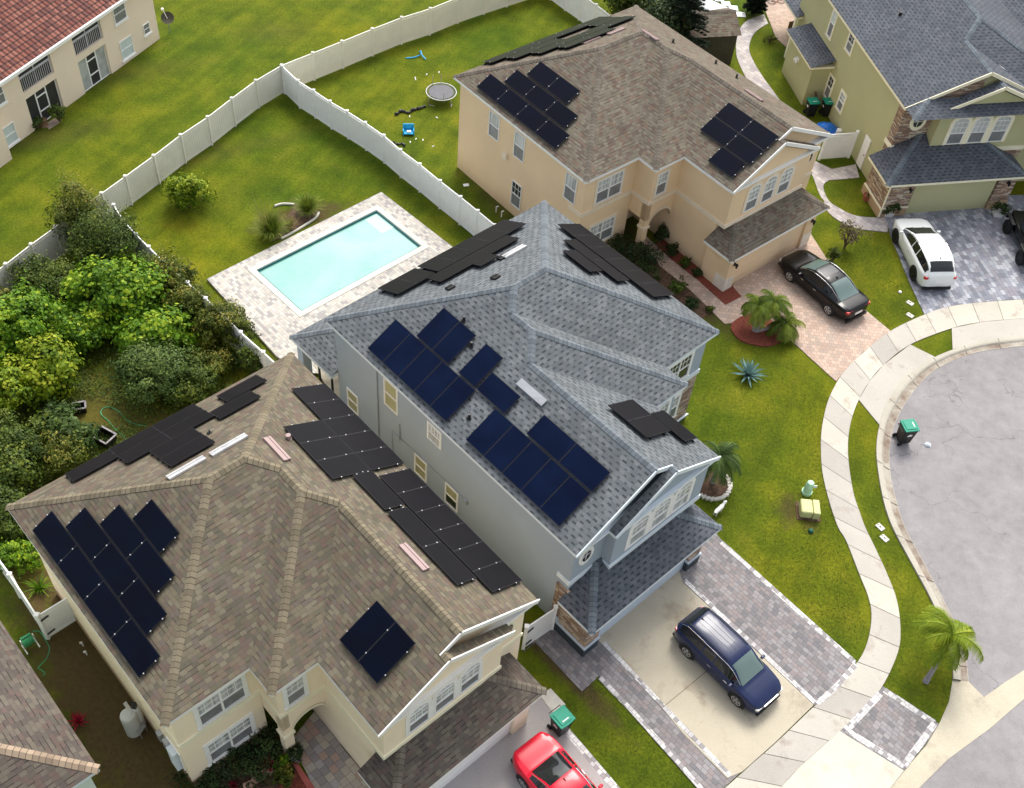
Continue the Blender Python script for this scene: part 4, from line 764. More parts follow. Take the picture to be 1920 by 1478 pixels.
# ---------------------------------------------------------------- green house
GH=thing('green_house','two-storey sage green house with charcoal roof and ledge stone front','house',(20.263,54.762,0),R(-74.7))
gk=.46
pcs=roofshape([(-16,0,0,9.0,gk,'LR'),(-16,1.2,0,11.6,gk,'BFLR'),(-16,3.0,11.0,22,gk,'BFLR')],ZE); build_roof(GH,pcs,M['sh_green'],M['cap_green'])
gup=.62; q0,q1=1.9,8.7; GZ=ZE+.004
build_roof(GH,roofshape([(-.02,gup,q0,q1,.44,'LR',GZ)],ZE),M['sh_green'],M['cap_green'],'gable_roof')
mb=MB(); eaveslab([(-16,0),(0,0),(0,q0),(0,9.2),(-16,9.2)],ZE,mb); eaveslab([(-.02,q0),(gup-.02,q0),(gup-.02,q1),(-.02,q1)],GZ,mb)
rake(mb,.02,0,ZE,4.5,ZE+gk*4.5); rake(mb,.02,9,ZE,4.5,ZE+gk*4.5); vs=(q0+q1)/2; rake(mb,gup+.02,q0,ZE+.01,vs,GZ+.44*(vs-q0)); rake(mb,gup+.02,q1,ZE+.01,vs,GZ+.44*(vs-q0)); mb.build('fascia',M['cream_trim'],GH)
wb=MB(); wb.prism([(-15.7,a),(-a,a),(-a,9),(-15.7,9)],0,ZE-.16); wb.prism([(-a-.01,q0+a),(gup-.18,q0+a),(gup-.18,q1-a),(-a-.01,q1-a)],3.1,ZE-.17); gable(wb,gup-.18,q0+a,q1-a,ZE-.18,.44); gable(wb,-a,a,8.7,ZE-.17,gk)
wb.prism([(-13.2,-1.0),(-9.3,-1.0),(-9.3,a+.01),(-13.2,a+.01)],0,3.0); wb.box(-a,1.9,1.3,6.5,0,2.6); wb.prism([(-a,9),(-a,20),(-15.7,20),(-15.7,9)],0,ZE-.2); wb.build('wall',M['w_green'],GH)
mb=MB(); mb.prism([(-1.0,a-.04),(-a+.04,a-.04),(-a+.04,q0+a+.1),(-1.0,q0+a+.1)],0,ZE-.16); mb.box(-a,gup-.16,q0+a+.02,q1-a,2.6,3.12); mb.box(-a,2.05,-.45,1.2,.62,2.6); mb.box(1.6,2.05,6.6,7.75,.62,2.6); mb.v+=[(-a+.05,a+.1,ZE-.16),(-a+.05,4.5,ZE-.16),(-a+.05,4.5,ZE-.16+gk*4.1)]; mb.f.append((len(mb.v)-3,len(mb.v)-2,len(mb.v)-1)); mb.u.append(None); mb.mi.append(0); each(mb,'stone_cladding',M['stone'],GH)
mb=MB(); mb.box(-a-.1,2.1,-.5,1.22,0,.62); mb.box(1.6,2.1,6.58,7.8,0,.62); each(mb,'stone_base',M['plinth'],GH)
mb=MB(); bandbox(mb,[(-1.0,a-.04),(-a+.05,a-.04),(-a+.05,q0+a),(gup-.18,q0+a),(gup-.18,q1-a)],3.13,3.4,.07); mb.box(-a,2.14,-.54,1.24,.62,.7); mb.box(2.12,2.18,-.5,-.42,.1,2.6); each(mb,'trim_band',M['cream_trim'],GH)
mb=MB(); mb.box(1.9,1.96,1.3,6.5,.02,2.3); mb.build('garage_door',M['w_green'],GH)
gr=build_roof(GH,roofshape([(-a,2.5,-.95,8.0,.5,'FLR',2.72)],2.72),M['sh_green'],M['cap_green'],'garage_roof'); mb=MB(); eaveslab([(-a+.01,-.95),(2.5,-.95),(2.5,8.0),(-a+.01,8.0)],2.72,mb,.16); mb.build('fascia',M['cream_trim'],gr)
build_roof(GH,roofshape([(-13.5,-9.0,-1.35,a,.25,'L',3.0)],3.0),M['sh_green'],M['cap_green'],'lean_to_roof',caps=False); mb=MB(); eaveslab([(-13.5,-1.35),(-9.0,-1.35),(-9.0,a),(-13.5,a)],3.0,mb,.14); mb.build('fascia',M['cream_trim'],GH)
build_roof(GH,roofshape([(-20,-14.7,-.25,6,.4,'LR',3.1)],3.1),M['sh_green'],M['cap_green'],'rear_roof',caps=False); mb=MB(); eaveslab([(-20,-.25),(-14.7,-.25),(-14.7,6),(-20,6)],3.1,mb,.14); mb.box(-14.95,-14.75,-.2,0,0,2.95); mb.build('fascia',M['cream_trim'],GH)
for (x0,x1,z0,z1,pm) in ((-11.2,-10.6,4.0,5.85,'paleglass'),(-8.5,-7.75,4.65,5.8,'darkglass'),(-9.2,-8.5,.85,2.35,'darkglass'),(-7.3,-6.6,1.2,2.4,'blind')): win(GH,'V',a,x0,x1,z0,z1,sgn=-1,panes=1,tw=.1,trim='cream_trim',pm=pm,cols=2)
mb=MB(); mb.box(-3.05,-2.35,a-.06,a,.05,2.15); d=mb.build('side_door',M['white'],GH); mb=MB(); mb.box(-2.5,-2.42,a-.13,a-.06,1.0,1.08); mb.build('handle',M['metal'],d)
for y in (3.62,4.95,6.28): win(GH,'U',gup-.18,y-.48,y+.48,3.8,5.3,panes=1,arch=.3,trim='cream_trim',sill=False,tw=.183,pm='blind')
oval(GH,-a+.05,1.32,5.0,.5,.6,'cream_trim')
z=ZE+gk*(9-6.4); mb=MB(); mb.obox((-1.9,6.3,z+.05),(1,0,0),(0,-1,gk),.5,.2,.04); mb.build('roof_vent',M['metal'],GH)
pipe(GH,-7.6,2.6,planeof('L',gk,0),.2,.1); wall_lamp(GH,2.05,.9,2.0); wall_lamp(GH,2.05,7.2,2.0)
mb=MB(); mb.box(-11.6,-11.3,-1.18,-1.0,1.9,2.15); mb.lathe((-11.6,-1.2,1.9),[(.03,-.1),(.09,.1)],8); mb.lathe((-11.3,-1.2,1.9),[(.03,-.1),(.09,.1)],8); each(mb,'flood_light',M['white'],GH)
# ---------------------------------------------------------------- bottom-left neighbour (roof only in view)
NB=thing('brown_roof_house','house with a weathered brown hip roof at the bottom left corner','house',(-18.127,22.274,0),-.759)
build_roof(NB,roofshape([(-.1,11.08,-15,-2.25,.52,'BFLR')],ZE),M['sh_dark'],M['cap_dark']); mb=MB(); eaveslab([(-.1,-15),(11.08,-15),(11.08,-2.25),(-.1,-2.25)],ZE,mb); mb.build('fascia',M['bluewhite'],NB)
mb=MB(); mb.prism([(.2,-14.7),(10.78,-14.7),(10.78,-2.55),(.2,-2.55)],0,ZE-.16); mb.build('wall',stucco('pale_green_stucco',(.6,.68,.62)),NB)
# ---------------------------------------------------------------- apartment building
AP=thing('apartment_building','long beige apartment building with red tile roof and screened balconies','building',(-25.372,63.176,-.3),4.34237918)
# local: x runs along the face to the lower left, +y is out of the face (towards the lawn)
az_=4.55; mb=MB()
def apwall(x0,x1,z0,z1): mb.box(x0,x1,-.35,0,z0,z1)
ops=[(4.78,7.26),(9.14,11.7)]
xs=[0]+[v for o in ops for v in o]+[14.4]
for i in range(0,len(xs),2): apwall(xs[i],xs[i+1],0,az_)
for x0,x1 in ops: apwall(x0,x1,2.42,2.82); apwall(x0,x1,4.42,az_); apwall(x0,x1,0,.02)
mb.box(0,.3,-12,-.35,0,az_); mb.box(14.4,30,-.6,.75,0,az_); mb.build('wall',M['w_apt'],AP)
mb=MB()
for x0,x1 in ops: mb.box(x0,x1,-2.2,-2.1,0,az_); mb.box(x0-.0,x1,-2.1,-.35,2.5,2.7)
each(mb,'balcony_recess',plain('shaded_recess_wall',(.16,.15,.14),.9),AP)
for bi,(x0,x1) in enumerate(ops):
    for fl in (0,1):
        z0=2.82 if fl else .02; z1=4.42 if fl else 2.42
        fr=MB(); fr.box(x0,x0+.05,-.2,-.14,z0,z1); fr.box(x1-.05,x1,-.2,-.14,z0,z1); fr.box(x0+.05,x1-.05,-.2,-.14,z1-.05,z1)
        xm=(x0+x1)/2
        if fl: fr.box(xm-.03,xm+.03,-.2,-.138,z0,z1-.05); fr.box(x0+.05,x1-.05,-.2,-.142,z0+.86,z0+.92)
        else:
            fr.box(xm-.45,xm-.37,-.2,-.13,z0+.3,z1); fr.box(xm+.37,xm+.45,-.2,-.13,z0+.3,z1)
            for zz in (.95,1.9): fr.box(xm-.37,xm+.37,-.2,-.13,z0+zz,z0+zz+.07)
            fr.box(x0,x1,-.22,-.1,z0,z0+.3)
        f=fr.build('balcony_screen',M['rail'] if fl else M['white'],AP)
        g=MB(); g.poly([(x0+.03,-.17,z0),(x1-.03,-.17,z0),(x1-.03,-.17,z1-.03),(x0+.03,-.17,z1-.03)]); g.build('mesh_panel',plain('insect_mesh',(.03,.03,.032),.5,.4),f)
        if fl:
            r_=MB(); x=x0+.1
            while x<x1-.05: r_.box(x-.012,x+.012,-.13,-.105,z0,z0+.86); x+=.15
            r_.box(x0,x1,-.14,-.09,z0+.84,z0+.89); r_.build('railing',M['rail'],f)
        elif bi==0:
            for c0 in (x0+.06,x1-.85): g=MB(); g.box(c0,c0+.75,-.165,-.155,z0+.3,z1-.06); g.build('curtain',plain('grey_curtain',(.38,.40,.38),.8,var=.2,scale=2),f)
def apwin(x0,x1,z0,z1,pm='paleglass'):
    f=MB(); f.box(x0,x0+.05,-.0,.05,z0,z1); f.box(x1-.05,x1,0,.05,z0,z1); f.box(x0+.05,x1-.05,0,.05,z1-.05,z1); f.box(x0+.05,x1-.05,0,.05,z0,z0+.05); f.box(x0+.05,x1-.05,0,.045,(z0+z1)/2-.02,(z0+z1)/2+.02); f.box(x0-.08,x1+.08,0,.1,z0-.1,z0-.002)
    w=f.build('window',M['white'],AP); g=MB(); g.poly([(x0,.012,z0),(x1,.012,z0),(x1,.012,z1),(x0,.012,z1)]); g.build('pane',M[pm],w)
for q in ((2.52,3.66,.62,1.9),(.75,1.35,1.2,1.92,'screen'),(2.52,3.62,3.1,4.3,'screen'),(13.0,14.2,.5,1.75),(13.0,14.2,3.1,4.3,'screen')): apwin(*q)
mb=MB(); s=math.sqrt(1+.45**2)
mb.poly([(-.3,.35,az_),(32,.35,az_),(32,-8,az_+.45*8.35),(-.3,-8,az_+.45*8.35)][::-1],[(0,0),(32,0),(32,8.35*s),(0,8.35*s)][::-1]); mb.build('roof',M['tiles'],AP)
mb=MB(); mb.box(-.35,32,.3,.42,az_-.16,az_+.03); mb.box(-.35,32,0,.3,az_-.1,az_-.03); mb.build('gutter',M['white'],AP)
# ================================================================ SOLAR ARRAYS (rail-mounted groups of panels)
def array(house,plane,k,ref,rects,mat,label,clamps=True,ph=.13):
    s=math.sqrt(1+k*k)
    def pt(a,t,o=0):
        d=t/s
        if plane=='L': p=Vector((a,ref+d,ZE+k*d)); n=Vector((0,-k,1))/s
        elif plane=='R': p=Vector((a,ref-d,ZE+k*d)); n=Vector((0,k,1))/s
        else: p=Vector((ref+d,a,ZE+k*d)); n=Vector((-k,0,1))/s
        return p+n*o
    c0=pt(rects[0][0],rects[0][2],0); 
    hm=Matrix.Translation(house.location)@Matrix.Rotation(house.rotation_euler.z,4,'Z'); T=thing('solar_array',label,'solar panels',hm@c0,house.rotation_euler.z,'solar panel arrays on the roofs')
    def L(a,t,o): return pt(a,t,o)-c0
    cl=MB(); rl=MB()
    for (a0,a1,t0,t1,na,*nt) in rects:
        nt=nt[0] if nt else 1
        for i in range(na):
            for j in range(nt):
                b0=a0+(a1-a0)*i/na+.005; b1=a0+(a1-a0)*(i+1)/na-.005; s0=t0+(t1-t0)*j/nt+.01; s1=t0+(t1-t0)*(j+1)/nt-.01
                mb=MB(); h=ph
                top=[L(b0,s0,h),L(b1,s0,h),L(b1,s1,h),L(b0,s1,h)]; bot=[L(b0,s0,h-.04),L(b1,s0,h-.04),L(b1,s1,h-.04),L(b0,s1,h-.04)]
                w=.018; ti=[L(b0+w,s0+w,h+.0015),L(b1-w,s0+w,h+.0015),L(b1-w,s1-w,h+.0015),L(b0+w,s1-w,h+.0015)]
                flip=(plane!='L')
                fl=(lambda q:q[::-1]) if flip else (lambda q:q)
                mb.poly(fl(top),None,1); mb.poly(fl(ti),fl([(0,0),(b1-b0,0),(b1-b0,s1-s0),(0,s1-s0)]),0)
                for q in range(4): mb.poly(fl([bot[q],bot[(q+1)%4],top[(q+1)%4],top[q]]),None,1)
                mb.poly(fl(bot)[::-1],None,1)
                mb.build('solar_panel',[M[mat],M['pv_frame']],T)
            for f in (.25,.75):
                pass
        W=a1-a0
        # rails under the panels run along the eave when panels stand upright, clamps sit between panels
        for f in (.22,.78):
            t=t0+(t1-t0)*f
            q=[L(a0-.04,t,.055),L(a1+.04,t,.055)]; rl.beam(q[0],q[1],.04,.05)
            for i in range(na+1):
                a=a0+(a1-a0)*i/na; p=L(min(max(a,a0-.02),a1+.02),t,ph+.006); rl.obox(p,(L(a+1,t,0)-L(a,t,0)),(L(a,t+1,0)-L(a,t,0)),.021,.021,.012,1 if clamps else 0); rl.obox(p-(L(a,t,1)-L(a,t,0))*.04,(L(a+1,t,0)-L(a,t,0)),(L(a,t+1,0)-L(a,t,0)),.006,.006,.05)
    rl.build('rail',[M['pv_frame'],M['clamp']],T)
    return T
kS,kN=.522,.512
array(SW,'L',kS,0,[(1.75,9.28,.3,1.3,4),(2.7,8.33,1.31,2.32,3),(3.69,7.46,2.33,3.33,2),(4.54,6.41,3.34,4.33,1)],'pv_navy','large stepped navy solar array of ten panels on the left slope of the cream house')
array(SW,'B',kS,0,[(2.29,4.13,.2,1.2,1),(4.13,7.85,.1,1.1,2),(4.13,7.85,1.11,2.13,2),(5.03,6.88,2.14,3.17,1),(5.03,6.88,3.18,4.22,1)],'pv_black','long black solar array along the rear eave of the cream house',False)
array(SW,'B',kS,0,[(8.7,10.57,.54,1.56,1),(7.85,9.7,1.62,2.65,1)],'pv_black','pair of offset black solar panels near the rear corner of the cream house',False)
array(SW,'R',kS,12.58,[(2.39,7.65,.02,1.83,5),(4.47,7.64,1.84,3.76,3)],'pv_black','rear group of eight upright black panels on the right slope of the cream house')
array(SW,'R',kS,12.58,[(8.0,14.54,.02,1.73,6),(7.68,9.68,1.8,2.83,1),(9.8,13.76,1.8,2.83,2)],'pv_black','long front group of black panels on the right slope of the cream house')
array(SW,'L',kS,5.10,[(12.48,14.6,1.06,2.91,2)],'pv_navy','pair of navy solar panels alone above the entry of the cream house')
array(BH,'L',bk,0,[(2.72,7.9,.33,2.08,5),(4.04,6.12,2.11,3.8,2),(6.73,7.77,2.13,3.82,1),(7.86,9.56,2.13,3.1,1)],'pv_blue','stepped deep blue array on the rear half of the blue house left slope',False)
array(BH,'L',bk,0,[(9.1,14.5,.34,2.08,5),(10.85,14.52,2.13,3.18,2)],'pv_blue','deep blue array of seven panels on the left slope of the blue house, front half',False)
array(BH,'B',bk,0,[(2.84,4.97,.18,1.83,2),(5.16,10.5,.12,1.8,5),(4.46,6.28,1.87,2.88,1),(6.3,7.38,1.87,3.5,1),(7.4,9.15,1.87,2.87,1)],'pv_black','stepped brown-black solar array on the rear slope of the blue house above the pool',False,.2)
array(BH,'R',bk,bW,[(2.5,8.7,.15,1.95,6),(3.88,7.32,2.1,3.1,2),(4.74,6.48,3.2,4.2,1)],'pv_black','stepped brown-black solar array on the far right slope of the blue house',False,.2)
array(BH,'R',bk,bv1,[(12.13,14.27,1.38,3.2,2),(13.12,15.0,.33,1.33,1)],'pv_black','three brown-black panels on the small front right slope of the blue house',False,.2)
array(NE,'L',kN,0,[(1.8,8.43,.29,1.37,4),(2.85,7.9,1.44,2.46,3),(3.54,6.82,2.53,3.6,2)],'pv_navy','stepped navy solar array of nine panels on the left slope of the peach house')
array(NE,'L',kN,5.74,[(11.98,15.56,2.68,3.76,2),(11.98,15.56,1.6,2.67,2),(13.66,15.4,.5,1.58,1)],'pv_navy','five navy solar panels on the front slope of the peach house above the windows')
array(NE,'B',kN,0,[(2.0,10.9,.05,1.1,5),(2.85,6.4,1.14,2.2,2),(9.0,10.8,1.14,2.2,1),(3.8,10.9,2.24,3.25,4),(4.9,8.45,3.3,4.25,2)],'pv_olive','long olive-black solar array along the rear eave of the peach house',True,.18)
# ================================================================ FENCES
def fence(label,pts,h=1.95,mat='vinyl',cat='fence',pans=True,group=None,name='vinyl_fence'):
    o=pts[0].copy(); T=thing(name,label,cat,o,0,group)
    q=[p-o for p in pts]
    for p in q:
        mb=MB(); mb.box(p.x-.065,p.x+.065,p.y-.065,p.y+.065,0,h+.05); mb.box(p.x-.085,p.x+.085,p.y-.085,p.y+.085,h+.05,h+.08); mb.poly([(p.x-.08,p.y-.08,h+.081),(p.x+.08,p.y-.08,h+.081),(p.x,p.y,h+.13)]); mb.poly([(p.x+.08,p.y-.08,h+.081),(p.x+.08,p.y+.08,h+.081),(p.x,p.y,h+.13)]); mb.poly([(p.x+.08,p.y+.08,h+.081),(p.x-.08,p.y+.08,h+.081),(p.x,p.y,h+.13)]); mb.poly([(p.x-.08,p.y+.08,h+.081),(p.x-.08,p.y-.08,h+.081),(p.x,p.y,h+.13)]); mb.build('post',M[mat],T)
    for a,b in zip(q,q[1:]):
        mb=MB(); d=(b-a); L=d.length; d=d/L; n=int(L/.18)
        mb.beam(a+d*.066+Vector((0,0,h-.06)),b-d*.066+Vector((0,0,h-.06)),.06,.12); mb.beam(a+d*.066+Vector((0,0,.12)),b-d*.066+Vector((0,0,.12)),.06,.12)
        for i in range(max(1,n)):
            s0=a+d*(.066+(L-.132)*i/n); s1=a+d*(.066+(L-.132)*(i+1)/n-.008); zc=Vector((0,0,h/2)); mb.beam(s0+zc,s1+zc,.03,h-.34)
        mb.build('panel',M[mat],T)
    return T
bf=[(-60,612),(5,552),(40,525),(76,514-8),(120,478),(160,448),(203,415),(247,384),(299,345),(348,306),(397.5,272),(441.4,236.8),(485.4,203),(532.7,174),(590,150.5),(643.4,128.5),(699,105),(753,83),(805.7,66),(858,44),(907,27),(950,13),(1000,-3),(1050,-20),(1100,-37)]
bf=[(-75,630),(-20,588),(30,549),(76,512),(120,479),(161,448),(204,416)]+bf[7:]
fence('long white vinyl fence, slightly yellowed, separating the backyards from the open field',pw(bf),1.95,'vinyl_tan')
sf=[P(535,176)]+[P(x,y) for x,y in ((563,203),(592,221.5),(622,242))]+[P(x,y) for x,y in ((653.5,260.5),(687,282),(721,306),(751.6,333),(787,360),(824,391),(861.6,421),(893,447),(925,474))]
for p in sf: p.z=0
fence('bright white vinyl fence between the pool yard and the trampoline yard',sf)
lf=[P(x,y,1.95) for x,y in ((213,385),(232,414),(255,440),(279,463.4),(309.5,493.5),(352,530.6),(386,560),(420,592),(451.6,623.6),(494,661),(530,694))]
for p in lf: p.z=0
fence('white vinyl fence half buried in shrubs between the pool yard and the overgrown lot',lf)
fence('white vinyl fence behind the dark trees at the top of the photo',pw([(1005,-18),(1032,0),(1059,20),(1085,38),(1112,58),(1140,80)]))
fence('low run of white vinyl fence at the left edge beside the cream house',[q for q in [P(-40,1010),P(-15,1045),P(40,1120),P(90,1197)]] ,1.75)
def gate(label,a,b,h=1.8,name='vinyl_gate',hinge=True):
    T=thing(name,label,'gate',a); q=b-a; L=q.length; d=q/L; n=Vector((d.y,-d.x,0))
    if n.dot(Vector((0,-1,0)))<0: n=-n
    for p in (Vector((0,0,0)),q):
        mb=MB(); mb.box(p.x-.07,p.x+.07,p.y-.07,p.y+.07,0,h+.08); mb.box(p.x-.09,p.x+.09,p.y-.09,p.y+.09,h+.08,h+.12); mb.build('post',M['vinyl'],T)
    mb=MB(); z=Vector((0,0,1)); mb.beam(d*.1+z*(h-.08),d*(L-.1)+z*(h-.08),.06,.13); mb.beam(d*.1+z*.14,d*(L-.1)+z*.14,.06,.13); mb.beam(d*.1+z*h/2,d*(L-.1)+z*h/2,.03,h-.38)
    for x in (.15,L-.15): mb.beam(d*(x-.05)+z*h/2,d*(x+.05)+z*h/2,.065,h-.4)
    mb.build('gate_leaf',M['vinyl'],T)
    if hinge:
        for zz in (.4,h-.35):
            mb=MB(); mb.beam(d*.02+z*zz+n*.085,d*.36+z*zz+n*.045,.03,.07); mb.build('hinge',M['black'],T)
    return T
def gz(x,y): return P(x,y)
gate('white vinyl gate left of the cream house',gz(91,1197),gz(150,1160))
gate('white double gate with black hinges between the cream and blue houses',gz(981,1216),gz(1034,1180),1.75)
gate('white vinyl gate panel between the peach and green houses',gz(1535,300),gz(1590,296),1.9,hinge=False)
# ================================================================ VEHICLES
def lerpkeys(keys,x):
    if x<=keys[0][0]: return keys[0][1:]
    for a,b in zip(keys,keys[1:]):
        if x<=b[0]:
            t=(x-a[0])/(b[0]-a[0]); t=t*t*(3-2*t) if len(a)>20 else t
            return tuple(p+(q-p)*t for p,q in zip(a[1:],b[1:]))
    return keys[-1][1:]
def car(name,label,loc,heading,S,paintm,keys,cab,wheels,rimm='rim',rails=False,glassm='carglass',wind='carglass',extra=None,sunroof=None,scale=1.0,grp=None,chrome=True,rl=.45):
    """keys: (x, half width, belt z, roof z, roof half width, bottom z); x from the nose (+) to the tail (-). cab: x of windscreen base, windscreen top, rear glass top, rear glass base"""
    T=thing(name,label,S,loc,heading,grp); T.scale=(scale,)*3
    wb,wt,rt,rb=cab
    xs=[]; x0,x1=keys[0][0],keys[-1][0]
    marks=sorted(set([x0,x1,wb,wt,rt,rb]+[x0+(x1-x0)*i/26 for i in range(27)]+[x0+.03,x0+.08,x1-.03,x1-.08]+[0.0]))
    kept=[]
    for x in marks:
        if kept and abs(x-kept[-1])<.035:
            if x in (wb,wt,rt,rb): kept[-1]=x
            continue
        kept.append(x)
    marks=kept
    def ringpts(x):
        w,bz,rz,rw,b=lerpkeys(keys,x)
        e0=min(1,max(0,(x-x0)/rl)); e1=min(1,max(0,(x1-x)/rl)); tp=min(math.sqrt(1-(1-e0)**2),math.sqrt(1-(1-e1)**2)); w=w*(.74+.26*tp)
        h=bz-b; up=rz-bz
        return [(0,b+.02),(w*.8,b),(w*.955,b+.06),(w*.99,b+h*.35),(w,b+h*.6),(w*.985,b+h*.85),(w*.945,bz),(w*.90,bz+.02*min(1,up*5)),
                (rw+ (w*.90-rw)*.12 ,bz+up*.86),(rw*.95,bz+up*.94),(rw*.72,bz+up*.985),(rw*.36,bz+up),(0,bz+up*1.003)]
    rings=[ringpts(x) for x in marks]; NR=len(rings[0])
    body=MB(); gl={'side':MB(),'wind':MB(),'rear':MB()}
    def face(mb,i,j,s):
        a=[(marks[i],rings[i][j][0]*s,rings[i][j][1]),(marks[i],rings[i][j+1][0]*s,rings[i][j+1][1]),(marks[i+1],rings[i+1][j+1][0]*s,rings[i+1][j+1][1]),(marks[i+1],rings[i+1][j][0]*s,rings[i+1][j][1])]
        if s<0: a=a[::-1]
        return a
    for i in range(len(marks)-1):
        xm=(marks[i]+marks[i+1])/2
        for j in range(NR-1):
            for s in (1,-1):
                a=face(body,i,j,s); body.poly(a)
                off=None
                if j==7 and rb<xm<wb and (rt+.0<xm<wt or True): off='side'
                if j>=8 and wt<xm<wb: off='wind'
                if j>=8 and rb<xm<rt: off='rear'
                if off:
                    n=(Vector(a[1])-Vector(a[0])).cross(Vector(a[2])-Vector(a[0])); 
                    if n.length<1e-9: continue
                    n.normalize(); c=sum((Vector(p) for p in a),Vector())/4
                    if n.dot(c-Vector((c.x,0,.6)))<0: n=-n
                    gl[off].poly([tuple(Vector(p)+n*.006) for p in a])
    for e,rg in ((0,rings[0]),(-1,rings[-1])):
        pts=[(marks[e],p[0],p[1]) for p in rg]+[(marks[e],-p[0],p[1]) for p in reversed(rg[1:-1])]
        body.poly(pts if e==0 else pts[::-1])
    bo=body.build('body',paintm,T,smooth=True)
    bm=bmesh.new(); bm.from_mesh(bo.data); bmesh.ops.remove_doubles(bm,verts=bm.verts,dist=.0008); bmesh.ops.recalc_face_normals(bm,faces=bm.faces); bm.to_mesh(bo.data); bm.free()
    # side glass shrunk from the pillars: three windows per side
    def sub(mb,nm,mt):
        if mb.f:
            o=mb.build(nm,mt,T,smooth=True); bm=bmesh.new(); bm.from_mesh(o.data); bmesh.ops.remove_doubles(bm,verts=bm.verts,dist=.002); bmesh.ops.recalc_face_normals(bm,faces=bm.faces); bm.to_mesh(o.data); bm.free(); return o
    for s,nm in ((1,'side_window'),(-1,'side_window')):
        lim=[rb+.12,(rb+wb)/2-.35,(rb+wb)/2+.28,wb-.12]; 
        for q in range(3):
            mb=MB(); a0,a1=lim[q]+.03,lim[q+1]-.03; N=8
            for i in range(N):
                xa,xb=a0+(a1-a0)*i/N,a0+(a1-a0)*(i+1)/N; ra,rc=ringpts(xa),ringpts(xb)
                def gp_(r,x,f): return (x,s*(r[7][0]+(r[8][0]-r[7][0])*f+.012),r[7][1]+(r[8][1]-r[7][1])*f)
                if ra[8][1]-ra[7][1]<.07 or rc[8][1]-rc[7][1]<.07: continue
                mb.poly([gp_(ra,xa,.08),gp_(rc,xb,.08),gp_(rc,xb,.9),gp_(ra,xa,.9)])
            sub(mb,nm,M[glassm])
    def shrink(mb,nm,mt,x0_,x1_,inset=.06):
        mb2=MB(); N=6
        for i in range(N):
            xa=x0_+(x1_-x0_)*i/N; xb=x0_+(x1_-x0_)*(i+1)/N; ra,rc=ringpts(xa),ringpts(xb)
            seq=[8,9,10,11,12]
            for s in (1,-1):
                for a,b in zip(seq,seq[1:]):
                    f=lambda r,x,k:(x,s*r[k][0]*.93,r[k][1]+.014)
                    mb2.poly([f(ra,xa,a),f(ra,xa,b),f(rc,xb,b),f(rc,xb,a)])
        return sub(mb2,nm,mt)
    shrink(None,'windscreen',M[wind],wt+.04,wb-.03); shrink(None,'rear_window',M[glassm if name!='black_sedan' else 'screen_glass'],rb+.04,rt-.04)
    if sunroof:
        mb=MB(); z=lerpkeys(keys,(sunroof[0]+sunroof[1])/2); 
        for i in range(4):
            xa=sunroof[0]+(sunroof[1]-sunroof[0])*i/4; xb=sunroof[0]+(sunroof[1]-sunroof[0])*(i+1)/4; ra,rc=ringpts(xa),ringpts(xb)
            for s in (1,-1):
                for a,b in ((10,11),(11,12)): mb.poly([(xa,s*ra[a][0],ra[a][1]+.01),(xa,s*ra[b][0],ra[b][1]+.01),(xb,s*rc[b][0],rc[b][1]+.01),(xb,s*rc[a][0],rc[a][1]+.01)])
        sub(mb,'sunroof',M['carglass'])
    (wxf,wxr,wr)=wheels
    for x in (wxf,wxr):
        hw=lerpkeys(keys,x)[0]
        for s in (1,-1):
            y=s*(hw-.085); mb=MB(); n=20
            arch=MB(); q=[(x+(wr+.07)*math.cos(PI*2*i/n),wr+(wr+.07)*math.sin(PI*2*i/n)) for i in range(n)]
            arch.poly([(a,s*(hw*1.0+.004),max(b,.17)) for a,b in q]); arch.build('wheel_arch',M['black'],T)
            prof=[(wr*.62,.105),(wr*.9,.11),(wr,.085),(wr,-.085),(wr*.9,-.11)]
            for (r0,o0),(r1,o1) in zip(prof,prof[1:]):
                for i in range(24):
                    t0,t1=2*PI*i/24,2*PI*(i+1)/24
                    mb.poly([(x+r0*math.cos(t0),y+s*o0,wr+r0*math.sin(t0)),(x+r0*math.cos(t1),y+s*o0,wr+r0*math.sin(t1)),(x+r1*math.cos(t1),y+s*o1,wr+r1*math.sin(t1)),(x+r1*math.cos(t0),y+s*o1,wr+r1*math.sin(t0))])
            wh=mb.build('wheel',M['rubber'],T)
            rm=MB(); 
            rm.poly([(x+wr*.62*math.cos(2*PI*i/20),y+s*.06,wr+wr*.62*math.sin(2*PI*i/20)) for i in range(20)],None,1)
            for i in range(20):
                t0,t1=2*PI*i/20,2*PI*(i+1)/20; rm.poly([(x+wr*.56*math.cos(t0),y+s*.106,wr+wr*.56*math.sin(t0)),(x+wr*.66*math.cos(t0),y+s*.112,wr+wr*.66*math.sin(t0)),(x+wr*.66*math.cos(t1),y+s*.112,wr+wr*.66*math.sin(t1)),(x+wr*.56*math.cos(t1),y+s*.106,wr+wr*.56*math.sin(t1))])
            for i in range(5):
                t=2*PI*i/5+.3; c_,s_=math.cos(t),math.sin(t); p0=Vector((x+.03*c_,y+s*.1,wr+.03*s_)); p1=Vector((x+wr*.6*c_,y+s*.105,wr+wr*.6*s_)); rm.beam(p0,p1,.075,.03,0,(0,s,0))
            rm.build('rim',[M[rimm],M['black']],wh)
    # lamps
    def lamp(nm,x,ya,yb,za,zb,mt):
        for s in (1,-1):
            mb=MB(); xe=x; mb.box(min(xe,xe),xe+.0001,0,0,0,0) if False else None
            sg=1 if x>0 else -1
            mb.obox((x-sg*.07,s*(ya+yb)/2,(za+zb)/2),(1,-s*sg*-.45*-1,0),(0,1,0),.07,(yb-ya)/2,(zb-za)/2,0,Vector((0,0,1))); bevel(mb.build(nm,M[mt],T),.015)
